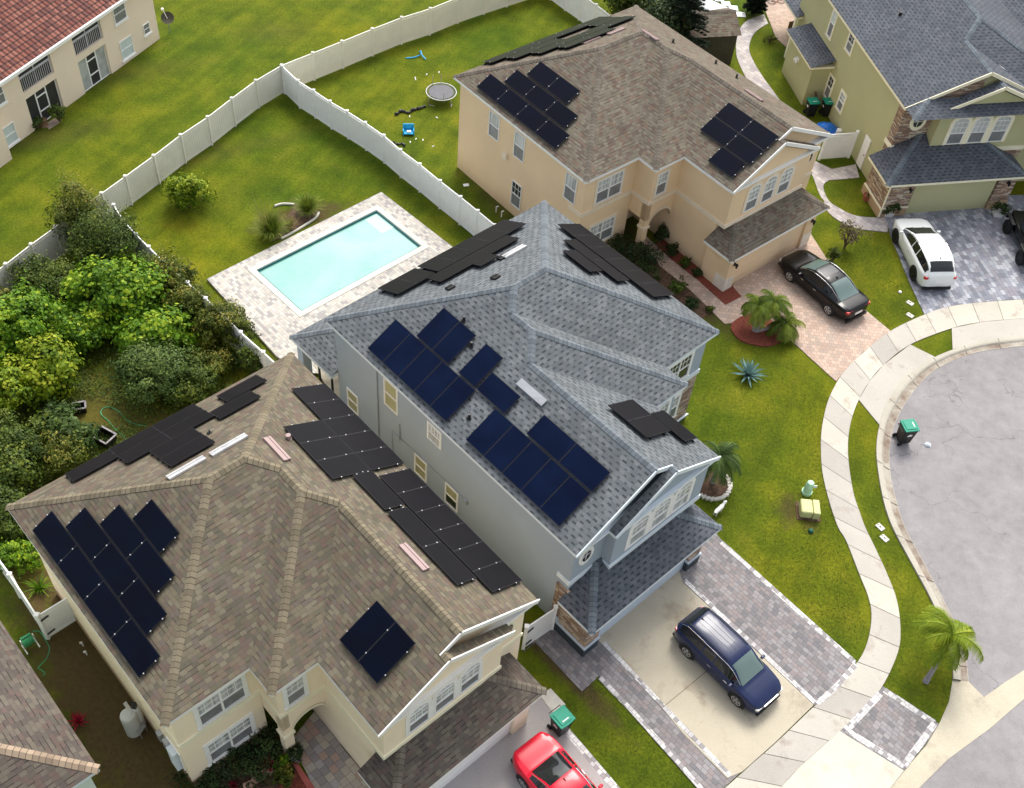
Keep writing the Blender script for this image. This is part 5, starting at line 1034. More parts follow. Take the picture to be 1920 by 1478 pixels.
    xf,xr=keys[-1][0],keys[0][0]; wf=lerpkeys(keys,xf-.15)[0]; wr_=lerpkeys(keys,xr+.12)[0]; bf_=lerpkeys(keys,xf-.1)[1]; br_=lerpkeys(keys,xr+.1)[1]
    q_=1 if rl<.6 else .84
    lamp('headlight',xf-.02,wf*.52,wf*.93*q_,bf_-.17,bf_-.05,'head'); lamp('tail_light',xr+.03,wr_*.5*q_,wr_*.94*q_,br_-.16,br_-.02,'tail')
    mb=MB(); mb.box(xf-.03,xf+.012,-wf*.5,wf*.5,bf_-.16,bf_-.05); mb.build('grille',M['chrome'] if chrome else M['black'],T)
    mb=MB(); mb.box(xf-.12,xf+.015,-wf*.82,wf*.82,.2,.34); mb.build('bumper_insert',M['black'],T); mb=MB(); mb.box(xr-.015,xr+.12,-wr_*.82,wr_*.82,.2,.36); mb.build('bumper_insert',M['black'],T)
    mb=MB(); mb.box(xr-.014,xr+.02,-.24,.24,br_-.36,br_-.22); mb.build('number_plate',M['white'],T)
    hw=lerpkeys(keys,wb-.35)[0]; bz=lerpkeys(keys,wb-.3)[1]
    for s in (1,-1):
        mb=MB(); mb.obox((wb-.38,s*(hw+.07),bz+.06),(1,0,0),(0,1,0),.06,.10,.065); bevel(mb.build('wing_mirror',paintm,T),.03)
    mb=MB()
    for s in (1,-1):
        for q in (-.25,.62): mb.box(q-.09,q+.09,min(s*hw,s*(hw+.02)),max(s*hw,s*(hw+.02)),bz-.16,bz-.135)
    mb.build('door_handle',M['chrome'],T)
    mb=MB()
    for s in (1,-1):
        pts=[]
        for i in range(13):
            x=rb+.1+(wb-.1-rb-.1)*i/12; r=ringpts(x); pts.append((x,s*(r[8][0]+.012),r[8][1]+.005))
        mb.tube(pts,.011,5)
    mb.build('window_trim',M['chrome'],T)
    if rails:
        mb=MB()
        for s in (1,-1):
            pts=[]
            for i in range(9):
                x=rt-.05+(wt-.15-rt)*i/8; r=ringpts(x); pts.append((x,s*r[9][0]*.93,r[9][1]+.045+.0*i))
            mb.tube(pts,.016,6)
            for q in (pts[0],pts[4],pts[-1]): mb.beam((q[0],q[1],q[2]-.05),(q[0],q[1],q[2]+.001),.02,.03,0,(1,0,0))
        mb.build('roof_rail',M['black'],T)
        mb=MB()
        for y in (-.42,-.21,0,.21,.42):
            pts=[]
            for i in range(7):
                x=rt+.05+(wt-.35-rt)*i/6; r=lerpkeys(keys,x); pts.append((x,y,r[2]+.004-.02*(abs(y)/.5)**2))
            mb.tube(pts,.007,4)
        mb.build('roof_rib',M['black'],T)
    mb=MB(); z=lerpkeys(keys,rt+.12)[2]; mb.poly([(rt+.06,0,z),(rt+.2,0,z),(rt+.07,0,z+.09)]); mb.box(rt+.05,rt+.19,-.012,.012,z-.01,z+.03); mb.build('antenna',M['black'],T)
    mb=MB(); zb=lerpkeys(keys,wb)[1]
    for y in (-.35,.25):
        mb.beam((wb+.02,y,zb+.06),(wb-.3,y+.5,zb+.23),.012,.012)
    mb.build('wiper',M['black'],T)
    return T
def midfrom(a,b,w): # near wheels rear a, front b, half width to the far side (left-hand normal of heading)
    d=(b-a).normalized(); n=Vector((-d.y,d.x,0)); c=(a+b)/2+n*w; c.z=0; return c,math.atan2(d.y,d.x)
#        x, halfw, belt, roof, roofhw, bottom
suvk=[(-2.33,.80,.92,1.02,.62,.42),(-2.25,.88,.98,1.12,.62,.32),(-2.05,.91,1.02,1.45,.62,.25),(-1.85,.92,1.03,1.60,.63,.24),(-1.2,.925,1.03,1.665,.65,.24),(0,.93,1.02,1.68,.66,.24),(.35,.93,1.01,1.655,.64,.24),(.70,.925,1.0,1.50,.62,.24),(1.28,.92,.985,1.04,.68,.24),(1.6,.91,.95,1.0,.64,.24),(2.0,.88,.88,.93,.60,.24),(2.22,.83,.78,.82,.56,.26),(2.32,.76,.66,.69,.5,.3)]
a,b=P(1287.4,1219.6,.34),P(1383.9,1314.6,.34); c,h=midfrom(a,b,.86)
SUV=car('navy_suv','dark navy blue SUV parked on the cream concrete driveway','car' and c,h,'car',M['p_navy'],suvk,(1.28,.45,-1.78,-2.2),(1.36,-1.36,.36),rails=True,wind='screen_glass')
sedk=[(-2.42,.74,.80,.84,.6,.42),(-2.33,.84,.92,.96,.64,.3),(-2.0,.89,.97,1.00,.66,.22),(-1.62,.905,.96,1.02,.64,.2),(-1.0,.91,.955,1.36,.60,.2),(-.55,.915,.95,1.455,.60,.2),(0,.915,.94,1.475,.61,.2),(.35,.915,.935,1.44,.60,.2),(.8,.91,.925,1.24,.60,.2),(1.18,.905,.91,.96,.66,.2),(1.6,.895,.87,.92,.62,.2),(2.1,.86,.79,.84,.58,.2),(2.32,.80,.70,.74,.52,.24),(2.42,.70,.6,.63,.46,.3)]
a,b=P(1556.7,583.3,.34),P(1479.6,516.7,.34); c,h=midfrom(a,b,-.93)
car('black_sedan','black sedan with chrome window line parked nose-in on the pink driveway',c,h,'car',M['p_black'],sedk,(1.18,.32,-.72,-1.72),(1.38,-1.36,.33),scale=1.1,sunroof=(-.35,.2),wind='screen_glass')
wk=[(-2.42,.80,.90,.98,.62,.42),(-2.34,.89,1.0,1.1,.66,.3),(-2.12,.93,1.06,1.36,.64,.26),(-1.8,.945,1.07,1.55,.65,.25),(-1.2,.95,1.06,1.64,.67,.25),(-.5,.95,1.05,1.66,.68,.25),(0,.95,1.04,1.60,.68,.25),(.35,.95,1.03,1.50,.67,.25),(.75,.945,1.02,1.3,.66,.25),(1.3,.94,1.01,1.07,.74,.25),(1.7,.93,.97,1.03,.68,.25),(2.1,.89,.90,.95,.62,.25),(2.32,.82,.79,.84,.56,.28),(2.42,.72,.68,.71,.5,.32)]
a,b=P(1713,514.6,.36),P(1679.6,444.8,.36); c,h=midfrom(a,b,-.98)
car('white_suv','white crossover SUV with black wheels parked nose-in on the grey paver driveway',c,h,'car',M['p_white'],wk,(1.32,.3,-1.75,-2.27),(1.42,-1.42,.38),rimm='darkrim',scale=1.1,chrome=False)
redk=[(-2.42,.78,.88,.92,.62,.42),(-2.34,.88,1.0,1.03,.68,.3),(-2.0,.945,1.03,1.06,.70,.22),(-1.45,.96,1.0,1.05,.68,.2),(-.75,.955,.98,1.30,.62,.2),(-.35,.95,.97,1.40,.60,.2),(.1,.95,.96,1.42,.61,.2),(.45,.95,.955,1.36,.6,.2),(.95,.945,.945,1.02,.66,.2),(1.5,.94,.93,.98,.66,.2),(2.1,.9,.84,.88,.6,.2),(2.34,.84,.74,.77,.52,.24),(2.44,.74,.62,.65,.46,.3)]
rw=P(983,1468,.34); hd=R(-45.5); d=Vector((math.cos(hd),math.sin(hd),0)); n=Vector((-d.y,d.x,0)); c=rw+d*1.42+n*.9; c.z=0
car('red_coupe','glossy red car cut off by the bottom edge, parked beside the green-lidded bin',c,hd,'car',M['p_red'],redk,(.98,.25,-.45,-1.42),(1.42,-1.42,.35),chrome=False,rl=.95)
# black off-roader, cut by the right edge
a,b=P(1918,492,.42),P(1887,418,.42); d=(b-a).normalized(); n=Vector((d.y,-d.x,0)); J=thing('off_roader','black boxy off-road vehicle at the right edge of the photo','car',((a+b)/2+n*.85)*1.0,math.atan2(d.y,d.x)); J.location.z=0
mb=MB(); mb.prism([(-2.1,-.78),(1.5,-.78),(2.1,-.62),(2.1,.62),(1.5,.78),(-2.1,.78)],.55,1.12); bevel(mb.build('body',M['p_black'],J),.06,3)
mb=MB(); mb.prism([(-2.05,-.72),(.55,-.72),(.55,.72),(-2.05,.72)],1.125,1.85); cb=bevel(mb.build('cab',M['p_black'],J),.08,3)
mb=MB(); 
for s in (1,-1):
    for x0,x1 in ((-1.9,-1.1),(-1.0,-.25),(-.15,.45)): mb.box(x0,x1,min(s*.722,s*.728),max(s*.722,s*.728),1.25,1.72)
mb.box(.552,.557,-.6,.6,1.22,1.75); mb.build('window',M['carglass'],cb)
mb=MB(); mb.box(2.1,2.25,-.8,.8,.5,.68); mb.box(-2.25,-2.1,-.8,.8,.5,.68); mb.build('bumper',M['black'],J)
for x in (1.35,-1.35):
    for s in (1,-1):
        mb=MB(); mb.box(x-.55,x+.55,min(s*.78,s*1.0),max(s*.78,s*1.0),.98,1.04); bevel(mb.build('fender',M['black'],J),.02)
        mb=MB(); prof=[(.24,.12),(.4,.13),(.44,.09),(.44,-.09),(.4,-.13)]
        for (r0,o0),(r1,o1) in zip(prof,prof[1:]):
            for i in range(24):
                t0,t1=2*PI*i/24,2*PI*(i+1)/24; y=s*.88; mb.poly([(x+r0*math.cos(t0),y+s*o0,.44+r0*math.sin(t0)),(x+r0*math.cos(t1),y+s*o0,.44+r0*math.sin(t1)),(x+r1*math.cos(t1),y+s*o1,.44+r1*math.sin(t1)),(x+r1*math.cos(t0),y+s*o1,.44+r1*math.sin(t0))])
        wh=mb.build('wheel',M['rubber'],J); mb=MB(); mb.poly([(x+.26*math.cos(2*PI*i/16),s*.96,.44+.26*math.sin(2*PI*i/16)) for i in range(16)])
        for i in range(5): t=2*PI*i/5; mb.beam((x,s*.975,.44),(x+.24*math.cos(t),s*.975,.44+.24*math.sin(t)),.06,.03,0,(0,s,0))
        mb.build('rim',M['darkrim'],wh)
# ================================================================ SMALL THINGS
def bin_(label,loc,rz,lidm='lid',sc=1.0):
    T=thing('wheelie_bin',label,'bin',loc,rz,'green-lidded bins'); T.scale=(sc,)*3
    mb=MB(); i=0; b=[(-.24,-.24),(.24,-.24),(.24,.24),(-.24,.24)]; t=[(-.31,-.31),(.31,-.31),(.31,.31),(-.31,.31)]
    mb.v=[(x,y,.06) for x,y in b]+[(x,y,1.0) for x,y in t]; mb.f=[(0,1,5,4),(1,2,6,5),(2,3,7,6),(3,0,4,7),(3,2,1,0),(4,5,6,7)]; mb.u=[None]*6; mb.mi=[0]*6
    bevel(mb.build('bin_body',M['black'],T),.03,3)
    mb=MB(); mb.prism([(-.33,-.34),(.33,-.34),(.36,-.1),(.36,.1),(.33,.34),(-.33,.34)],1.0,1.07); mb.prism([(-.25,-.25),(.27,-.25),(.27,.25),(-.25,.25)],1.07,1.10); l=bevel(mb.build('lid',M[lidm],T),.025,3)
    mb=MB(); mb.box(.14,.18,-.14,.14,1.101,1.104); mb.build('lid_mark',M['white'],l)
    for s in (1,-1):
        mb=MB(); mb.lathe((0,0,0),[(.0,-.03),(.11,-.03),(.11,.03),(0,.03)],14)
        mb.v=[(-.27+v[0],s*.27+v[2],.11+v[1]) for v in mb.v]; mb.build('wheel',M['rubber'],T)
    mb=MB(); mb.tube([(-.33,-.25,.93),(-.42,-.25,.96),(-.42,.25,.96),(-.33,.25,.93)],.018,6); mb.build('handle',M['black'],T)
    mb=MB(); mb.poly([(-.1,-.296,.62),(.1,-.296,.62),(.12,-.304,.74),(-.02,-.304,.78),(-.1,-.3,.7)]); mb.build('emblem',M['white'],T)
    return T
bin_('green-lidded black bin standing in the street against the kerb',P(1691,826),R(15),sc=1.1)
bin_('green-lidded black bin on the grass beside the red car',P(1049,1368),R(-46),sc=1.08)
bin_('left of two green-lidded bins beside the green house wall',P(1517,216),R(-75),sc=1.05); bin_('green-lidded bin against the green house wall with a white patch on its lid',P(1546,216),R(-75),sc=1.05)
mb=MB(); random.seed(3)
n=14
for i in range(n):
    for j in range(6): pass
T=P(1548,246); o=thing('blue_tarp_bundle','crumpled bright blue tarp bundle below the two bins','tarp',T)
mb=MB(); vs=[]
for j in range(7):
    ph=PI/2*j/6
    for i in range(16): t=2*PI*i/16; r=.55*math.cos(ph)*(1+.18*math.sin(5*t+j)+random.uniform(-.06,.06))+.03; mb.v.append((r*math.cos(t)*1.3,r*math.sin(t),.55*math.sin(ph)+random.uniform(-.03,.03)))
for j in range(6):
    for i in range(16): mb.f.append((j*16+i,j*16+(i+1)%16,(j+1)*16+(i+1)%16,(j+1)*16+i)); mb.u.append(None); mb.mi.append(0)
mb.build('tarp',M['tarp'],o); mb=MB(); mb.lathe((.75,-.35,0),[(.18,0),(.22,.1),(.2,.45),(.1,.5)],10); mb.build('white_bag',M['white'],o)
# pallets leaning by the green wall
o=thing('wooden_pallet','brown wooden pallet leaning on the green house wall behind the bins','pallet',P(1529,190),R(-75)); mb=MB()
for i in range(6): mb.box(-.6,.6,-.05,-.02,.05+i*.2,.17+i*.2)
for x in (-.55,0,.55): mb.box(x-.04,x+.04,-.02,.06,0,1.2)
q=mb.build('slats',M['wood'],o); q.rotation_euler=(R(25),0,0)
# street utility things
o=thing('utility_pedestal','mint green round utility pedestal on the lawn beside the sidewalk','pedestal',P(1512,924)); mb=MB(); mb.lathe((0,0,0),[(.24,0),(.24,.12),(.2,.14),(.19,.6),(.16,.78),(.13,.82)],20); mb.build('housing',M['mint'],o,smooth=False); mb=MB(); mb.lathe((0,0,.1),[(.25,0),(.255,.03),(.24,.05)],20); mb.build('collar',M['mint'],o); mb=MB(); mb.box(.16,.34,-.02,.02,.45,.6); mb.build('tag_plate',M['bluewhite'],o)
a,b,c_=P(1498,972),P(1534,976),P(1540,950); d=(b-a).normalized(); o=thing('transformer_box','square pale olive transformer cabinet on the lawn','cabinet',(a+b)/2,math.atan2(d.y,d.x)); L=(b-a).length/2
mb=MB(); mb.prism([(-L,.0),(.12,0),(.12,.8),(-L,.8)],.03,.5); bevel(mb.build('lid',M['boxgreen'],o),.09,4); mb=MB(); mb.prism([(.13,0),(L,0),(L,.8),(.13,.8)],.03,.5); bevel(mb.build('lid',M['boxgreen'],o),.04,3); mb=MB(); mb.prism([(-L-.1,-.08),(L+.1,-.08),(L+.1,.9),(-L-.1,.9)],-.03,.035); mb.build('pad',M['soil'],o)
o=thing('sprinkler_dome','small dark green plastic dome in the lawn below the cabinet','sprinkler box',P(1520,997)); mb=MB(); mb.lathe((0,0,0),[(.13,0),(.13,.06),(.1,.13),(.05,.16)],14); mb.build('dome',M['utilgreen'],o)
for i,(x,y,l) in enumerate(((1650,989,'upper of two white utility lids in the verge beside the kerb'),(1658,1010,'lower of two white utility lids in the verge beside the kerb'),(1706,569,'upper of two whitish utility lids in the grass by the grey driveway'),(1706,592,'lower of two whitish utility lids in the grass by the grey driveway'))):
    o=thing('utility_box',l,'lid',P(x,y),R(-50 if i<2 else -40),'utility box lids in the grass'); mb=MB(); mb.box(-.2,.2,-.14,.14,0,.05); bevel(mb.build('lid',M['cstone'],o),.03); mb=MB(); mb.box(-.05,.05,-.03,.03,.05,.056); mb.box(-.17,-.11,-.02,.02,.05,.056); mb.build('lid_slot',M['black'],o)
o=thing('lawn_light','small white round lawn light near the grey driveway','light',P(1687,549)); mb=MB(); mb.lathe((0,0,0),[(.07,0),(.1,.04),(.08,.1),(.02,.12)],10); mb.build('globe',M['white'],o)
# satellite dish
o=thing('satellite_dish','grey satellite dish on a pole in the field beside the apartments','satellite dish',P(319,62)); mb=MB(); mb.tube([(0,0,0),(0,0,1.0)],.03,8); mb.build('pole',M['metal'],o)
mb=MB(); mb.lathe((0,0,0),[(.42,.1),(.3,.045),(.15,.01),(.02,0)],18); q=mb.build('dish',M['brown'],o); q.location=(0,.02,1.05); q.rotation_euler=(R(38),R(12),0); mb=MB(); mb.tube([(0,0,1.0),(-.3,.2,1.55)],.02,6); mb.box(-.38,-.24,.14,.28,1.5,1.62); mb.build('receiver_arm',M['white'],o)
# trampoline
o=thing('trampoline','round trampoline with grey mat and bare poles on the lawn behind the peach house','trampoline',P(827,188)); rt_=.95
mb=MB(); mb.lathe((0,0,.62),[(rt_*.82,0),(rt_*.4,.0),(.02,0)],32); mb.build('jump_mat',M['mat'],o)
mb=MB(); mb.tube([(rt_*math.cos(2*PI*i/32),rt_*math.sin(2*PI*i/32),.62) for i in range(33)],.028,6); mb.build('frame_ring',M['metal'],o)
mb=MB()
for i in range(32): t=2*PI*i/32; mb.beam((rt_*.82*math.cos(t),rt_*.82*math.sin(t),.622),(rt_*.96*math.cos(t),rt_*.96*math.sin(t),.622),.06,.01)
mb.build('springs',M['black'],o)
for i in range(4):
    t=PI/4+PI/2*i; mb=MB(); x,y=rt_*math.cos(t),rt_*math.sin(t); mb.tube([(x,y,.6),(x*1.08,y*1.08,.3),(x*1.02,y*1.02,.02),(x*.8-y*.3,y*.8+x*.3,.02)],.02,6); mb.build('leg',M['metal'],o)
for t in (2.3,1.7,5.0): mb=MB(); mb.tube([(rt_*math.cos(t),rt_*math.sin(t),.5),(rt_*math.cos(t),rt_*math.sin(t),1.25)],.018,6); mb.build('pole',M['metal'],o)
o=thing('toy_slide','small bright blue plastic toy seat lying on the trampoline lawn','toy',P(766,251),R(10)); mb=MB(); mb.prism([(-.3,-.25),(.3,-.25),(.34,.3),(-.34,.3)],.1,.18); mb.box(-.34,.34,.22,.3,.18,.55); mb.box(-.34,-.28,-.22,.22,.0,.34); mb.box(.28,.34,-.22,.22,.0,.34); bevel(mb.build('seat',M['bluetoy'],o),.03); mb=MB(); mb.box(-.1,.15,-.15,.0,.181,.26); mb.build('cushion',M['white'],o)
o=thing('blue_frame_toy','broken blue tube frame lying at the far side of the trampoline lawn','toy',P(788,106)); mb=MB(); mb.tube([(0,0,.1),(-.4,-.3,.05),(-.9,-.45,.04)],.04,6); mb.tube([(0,.2,.3),(.1,-.1,.2),(.4,-.35,.05)],.05,6); mb.tube([(-.1,.4,.1),(0,.1,.3)],.06,6); mb.build('frame',M['bluetoy'],o)
def cloth(name,label,px,w,seed,mat='black'):
    random.seed(seed); pts=[P(x,y) for x,y in px]; o=thing(name,label,'fabric',pts[0]); mb=MB(); q=crspline([p-pts[0] for p in pts],5)
    mb.tube([(p.x+random.uniform(-.05,.05),p.y+random.uniform(-.05,.05),.05+random.uniform(0,.04)) for p in q],[w*random.uniform(.5,1.4) for _ in q],6); mb.build('cloth',M[mat],o)
cloth('torn_netting','torn black netting strewn on the grass left of the trampoline',[(742,218),(752,210),(765,213),(774,208),(786,205),(798,201)],.09,2); cloth('torn_netting','small curl of black netting near the white fence',[(737,268),(742,272),(752,271),(760,276)],.06,5)
cloth('toppled_pole','short pale pole piece standing in the trampoline lawn',[(778,147),(779,152)],.025,6,'white')
random.seed(11)
for i,(x,y) in enumerate(((800,140),(768,219),(819,221),(780,261),(793,263),(769,267),(812,275),(823,136))):
    lab=['white scrap high on the trampoline lawn','white scrap left of the netting','white scrap under the trampoline side','pale stick right of the blue seat','cream scrap right of the blue seat','pale blue paper below the blue seat','white scrap nearest the white fence','white scrap behind the trampoline'][i]
    o=thing('litter_scrap',lab,'litter',P(x,y),random.random()*3,'scraps on the trampoline lawn'); mb=MB(); mb.box(-.07,.07,-.03,.03,.0,.03); mb.prism([(-.04,-.015),(.06,-.025),(.03,.04)],.03,.05); mb.build('scrap',M['white'],o)
o=thing('container_cover','white plastic lid in the grass at the rear corner of the peach house','lid',P(874,348),R(20)); mb=MB(); mb.box(-.17,.17,-.12,.12,0,.06); bevel(mb.build('lid',M['white'],o),.03)
for i,(x,y,l) in enumerate(((930,398,'left white PVC pipe stub beside the peach house wall'),(940,407,'right white PVC pipe stub beside the peach house wall'))):
    o=thing('pipe_stub',l,'pipe',P(x,y),0,'white pipe stubs'); mb=MB(); mb.tube([(0,0,0),(0,0,.4),(.12,0,.45)],.035,8); mb.build('pipe',M['white'],o)
# left side yard: tanks, filter, chair, meters, hose reel
o=thing('water_tank','pale grey pressure tank with round top beside the cream house wall','tank',P(252,1370)); mb=MB(); mb.lathe((0,0,0),[(.3,0),(.3,1.25),(.27,1.38),(.12,1.45)],24); mb.build('tank',M['tank'],o,smooth=False)
o=thing('filter_cylinder','tall thin grey filter cylinder with black valve beside the tank','filter',P(268,1352)); 
o.location=P(266,1358); mb=MB(); mb.lathe((0,0,0),[(.16,0),(.16,1.35),(.1,1.48)],18); mb.build('cylinder',M['tank'],o); mb=MB(); mb.box(-.08,.08,-.09,.09,1.48,1.72); mb.tube([(0,0,1.6),(-.15,.1,1.68)],.05,8); mb.build('valve',M['black'],o)
for i in range(3):
    o=thing('edging_block',['upper','middle','lower'][i]+' pale block in the row beside the water tank','block',P(240+i*9,1327+i*13),R(-43),'pale blocks by the tank'); mb=MB(); mb.box(-.22,.22,-.07,.07,0,.12); bevel(mb.build('block',M['cstone'],o),.015)
o=thing('folding_chair','small grey folding seat on the dirt beside the tank','seat',P(264,1374),R(-20)); mb=MB()
for i in range(5): mb.box(-.2,.2,-.19+i*.08,-.13+i*.08,.42,.45)
mb.build('seat',M['metal'],o)
for x,y in ((-.18,-.16),(.18,-.16),(-.18,.16),(.18,.16)): mb=MB(); mb.beam((x,y,0),(x,y,.42),.025,.025,0,(1,0,0)); mb.build('leg',M['metal'],o)
sm=Matrix.Translation(SW.location)@Matrix.Rotation(-.759,4,'Z')
mb=MB(); mb.box(9.9,10.35,.06,.3,.9,2.2); mb.build('meter_box',M['bluewhite'],SW); mb=MB(); mb.box(9.4,9.75,.12,.3,1.3,1.9); mb.box(8.9,9.15,.12,.3,1.2,1.7); mb.tube([(9.55,.2,1.3),(9.55,.2,.2)],.03,6); mb.build('conduit_box',M['metal'],SW)
win(SW,'V',OH,9.6,10.5,.9,2.3,sgn=-1,panes=1,tw=0,pm='darkglass',lower='darkglass',cols=1,rows=1)
o=thing('hose_reel','hose reel with coiled green hose at the edge of the brown roof','hose reel',P(58,1212),R(-44)); mb=MB()
for y in (-.25,.25): mb.beam((0,y,0),(0,y,.7),.04,.08,0,(1,0,0)); mb.beam((-.25,y,.02),(.25,y,.02),.05,.05)
mb.build('stand',M['white'],o); mb=MB()
for k in range(6): y=-.18+k*.07; mb.tube([(.2*math.cos(2*PI*i/16),y,.5+.2*math.sin(2*PI*i/16)) for i in range(17)],.035,5,0,False)
mb.build('coiled_hose',M['hose'],o)
def hose(label,px,mat='hose',r=.02,nm='garden_hose'):
    pts=[P(x,y) for x,y in px]; o=thing(nm,label,'hose',pts[0]); mb=MB(); q=crspline([p-pts[0] for p in pts],6); mb.tube([(p.x,p.y,r) for p in q],r,5); mb.build('hose',M[mat],o)
hose('dark green hose looping from the reel across the dirt',[(62,1184),(76,1186),(88,1205),(93,1217),(88,1234),(76,1248),(72,1253),(84,1262),(80,1268)])
hose('thin green hose snaking through the overgrown lot',[(276,800),(262,798),(240,790),(222,772),(205,764),(192,768),(190,778),(203,790),(216,805),(230,818),(238,826)],r=.025)
for x,y,l in ((156,1211,'small white sprinkler stake in the side yard'),(163,1228,'white faucet fitting on the ground of the side yard')):
    o=thing('irrigation_fitting',l,'pipe fitting',P(x,y),.4); mb=MB(); mb.tube([(0,0,0),(0,0,.3)],.03,8); mb.box(-.08,.02,-.03,.03,.22,.3); mb.build('pipe',M['white'],o)
def crate(label,px,w,dp,h,rz):
    o=thing('plastic_tub',label,'tub',P(*px),rz,'black tubs in the overgrown lot'); mb=MB(); t=.03
    mb.box(-w,w,-dp,-dp+t,0,h); mb.box(-w,w,dp-t,dp,0,h); mb.box(-w,-w+t,-dp+t,dp-t,0,h); mb.box(w-t,w,-dp+t,dp-t,0,h); mb.box(-w+t,w-t,-dp+t,dp-t,0,.03); mb.build('tub',M['black'],o)
    mb=MB(); q=.05
    for a in ((-w-q/2,w+q/2,-dp-q,-dp+t),(-w-q/2,w+q/2,dp-t,dp+q),(-w-q,-w+t,-dp,dp),(w-t,w+q,-dp,dp)): mb.box(*a,h,h+.03)
    mb.build('rim',M['palmtrunk'],o)
crate('grey rimmed empty tub in the overgrown lot, the upper of two',(151,770),.28,.2,.35,R(20)); crate('large black tub near the roof edge in the overgrown lot',(199,829),.42,.32,.5,R(-25))
o=thing('foil_sheet','crumpled blue-grey plastic bag lying on the street near the bin','bag',P(1739,835),.5); mb=MB(); random.seed(4); mb.lathe((0,0,0),[(.16,0),(.14,.07),(.05,.12)],9); mb.v=[(v[0]*random.uniform(.7,1.3),v[1]*random.uniform(.7,1.3),v[2]) for v in mb.v]; mb.build('bag',plain('crumpled_plastic',(.5,.55,.6),.4),o)
# white dog figure on the lawn
o=thing('lawn_figure','small white animal figure standing on the lawn near the palm bed','garden figure',P(1345,963),R(50)); mb=MB()
mb.tube([(-.28,0,.33),(-.15,0,.36),(.05,0,.36),(.2,0,.37),(.3,0,.43)],[.05,.11,.1,.11,.07],10); mb.tube([(.28,0,.42),(.37,0,.52),(.46,0,.5),(.52,0,.48)],[.06,.075,.06,.03],8); mb.tube([(-.27,0,.36),(-.4,0,.48)],[.03,.012],6)
for x in (-.2,.18):
    for y in (-.06,.06): mb.tube([(x,y,.32),(x-.02,y,.17),(x,y,0)],[.045,.03,.028],6)
for y in (-.04,.04): mb.beam((.36,y,.57),(.34,y*1.5,.65),.03,.02)
mb.build('body',M['white'],o,smooth=True)
# blocks edging the palm bed
ring_=crspline(pw([(1306,926),(1318,933),(1335,938),(1350,936),(1362,929),(1368,915),(1366,903),(1358,893),(1352,885)]),4); acc=0; k=0; prev=ring_[0]; names_=[]
for p in resamp(ring_,17):
    k+=1
    o=thing('edging_stone','pale concrete block ringing the palm bed beside the blue house','edging stone',p,random.random(),'pale blocks ringing the palm bed'); mb=MB(); mb.box(-.12,.12,-.08,.08,0,.14); bevel(mb.build('block',M['cstone'],o),.02)
for i,(x,y,s) in enumerate(((538,1412,.14),(541,1423,.17),(500,1442,.12),(506,1448,.14),(495,1450,.14),(490,1458,.15),(483,1463,.13),(477,1468,.15),(470,1473,.13),(464,1476,.15))):
    o=thing('edging_stone','pinkish stone edging the hedge bed of the cream house','edging stone',P(x,y),i*.4,'pinkish stones edging the hedge bed'); mb=MB(); mb.prism([(-s,-s*.8),(s*.9,-s),(s,s*.7),(-s*.6,s)],0,.18); bevel(mb.build('stone',M['edge'],o),.04)
rg=crspline(pw([(515,388),(530,384),(552,385)]),6)+crspline(pw([(598,400),(592,410),(575,422),(545,440),(528,449)]),6)
mb=MB(); 
for q in (rg[:13],rg[13:]): mb.tube([(p.x,p.y,.06) for p in q],.07,6)
o=mb.build('bed_edging',M['cstone']); tag(o,'low pale concrete edging around the soil bed beside the pool','edging')
# shed, tent, stepping stones, bicycle, patio bits
s0,s1=P(1232,75,2.3),P(1391,67,2.3); d=(s1-s0).normalized(); L=(s1-s0).length; SH=thing('garden_shed','brown garden shed with tan shingle roof behind the peach house','shed',(s0.x,s0.y,0),math.atan2(d.y,d.x))
build_roof(SH,roofshape([(0,L,0,3.6,.45,'LR',2.3)],2.3),M['sh_tan2'],M['cap_tan2']); mb=MB(); mb.prism([(.2,.2),(L-.2,.2),(L-.2,3.4),(.2,3.4)],0,2.25); gable_=mb; mb.v+=[(L-.2,.2,2.25),(L-.2,3.4,2.25),(L-.2,1.8,2.25+.72)]; mb.f.append((len(mb.v)-3,len(mb.v)-2,len(mb.v)-1)); mb.u.append(None); mb.mi.append(0); mb.build('wall',M['brown'],SH); mb=MB(); mb.box(L-.2,L-.12,.6,1.5,.02,2.0); mb.build('door',M['bluewhite'],SH)
o=thing('white_canopy','white canvas canopy peak above the shed roof','canopy',P(1322,14,2.6)*1.0); o.location.z=0; mb=MB(); w=2.1; h=2.3
for i in range(4):
    a=PI/4+PI/2*i-.5; b=a+PI/2; mb.poly([(w*math.cos(a),w*math.sin(a),h),(w*math.cos(b),w*math.sin(b),h),(0,0,h+1.0)]); mb.poly([(w*math.cos(a),w*math.sin(a),h-.2),(w*math.cos(b),w*math.sin(b),h-.2),(w*math.cos(b),w*math.sin(b),h),(w*math.cos(a),w*math.sin(a),h)])
mb.build('canvas',M['tentw'],o)
for i in range(4): a=PI/4+PI/2*i-.5; mb=MB(); mb.beam((w*.97*math.cos(a),w*.97*math.sin(a),0),(w*.97*math.cos(a),w*.97*math.sin(a),h),.05,.05,0,(1,0,0)); mb.build('pole',M['metal'],o)
for i,(x,y,l) in enumerate(((1389,28,'white stepping stone nearest the grey path'),(1375,16,'second white stepping stone from the grey path'),(1361,8,'third white stepping stone from the grey path'),(1348,-1,'farthest white stepping stone at the top edge'))):
    o=thing('stepping_stone',l,'stepping stone',P(x,y),R(5),'white stepping stones'); mb=MB(); mb.box(-.33,.33,-.33,.33,0,.05); bevel(mb.build('slab',M['tentw'],o),.02)
o=thing('bicycle','bicycle lying on the pinkish patio at the top edge','bicycle',P(1454,6),R(20))
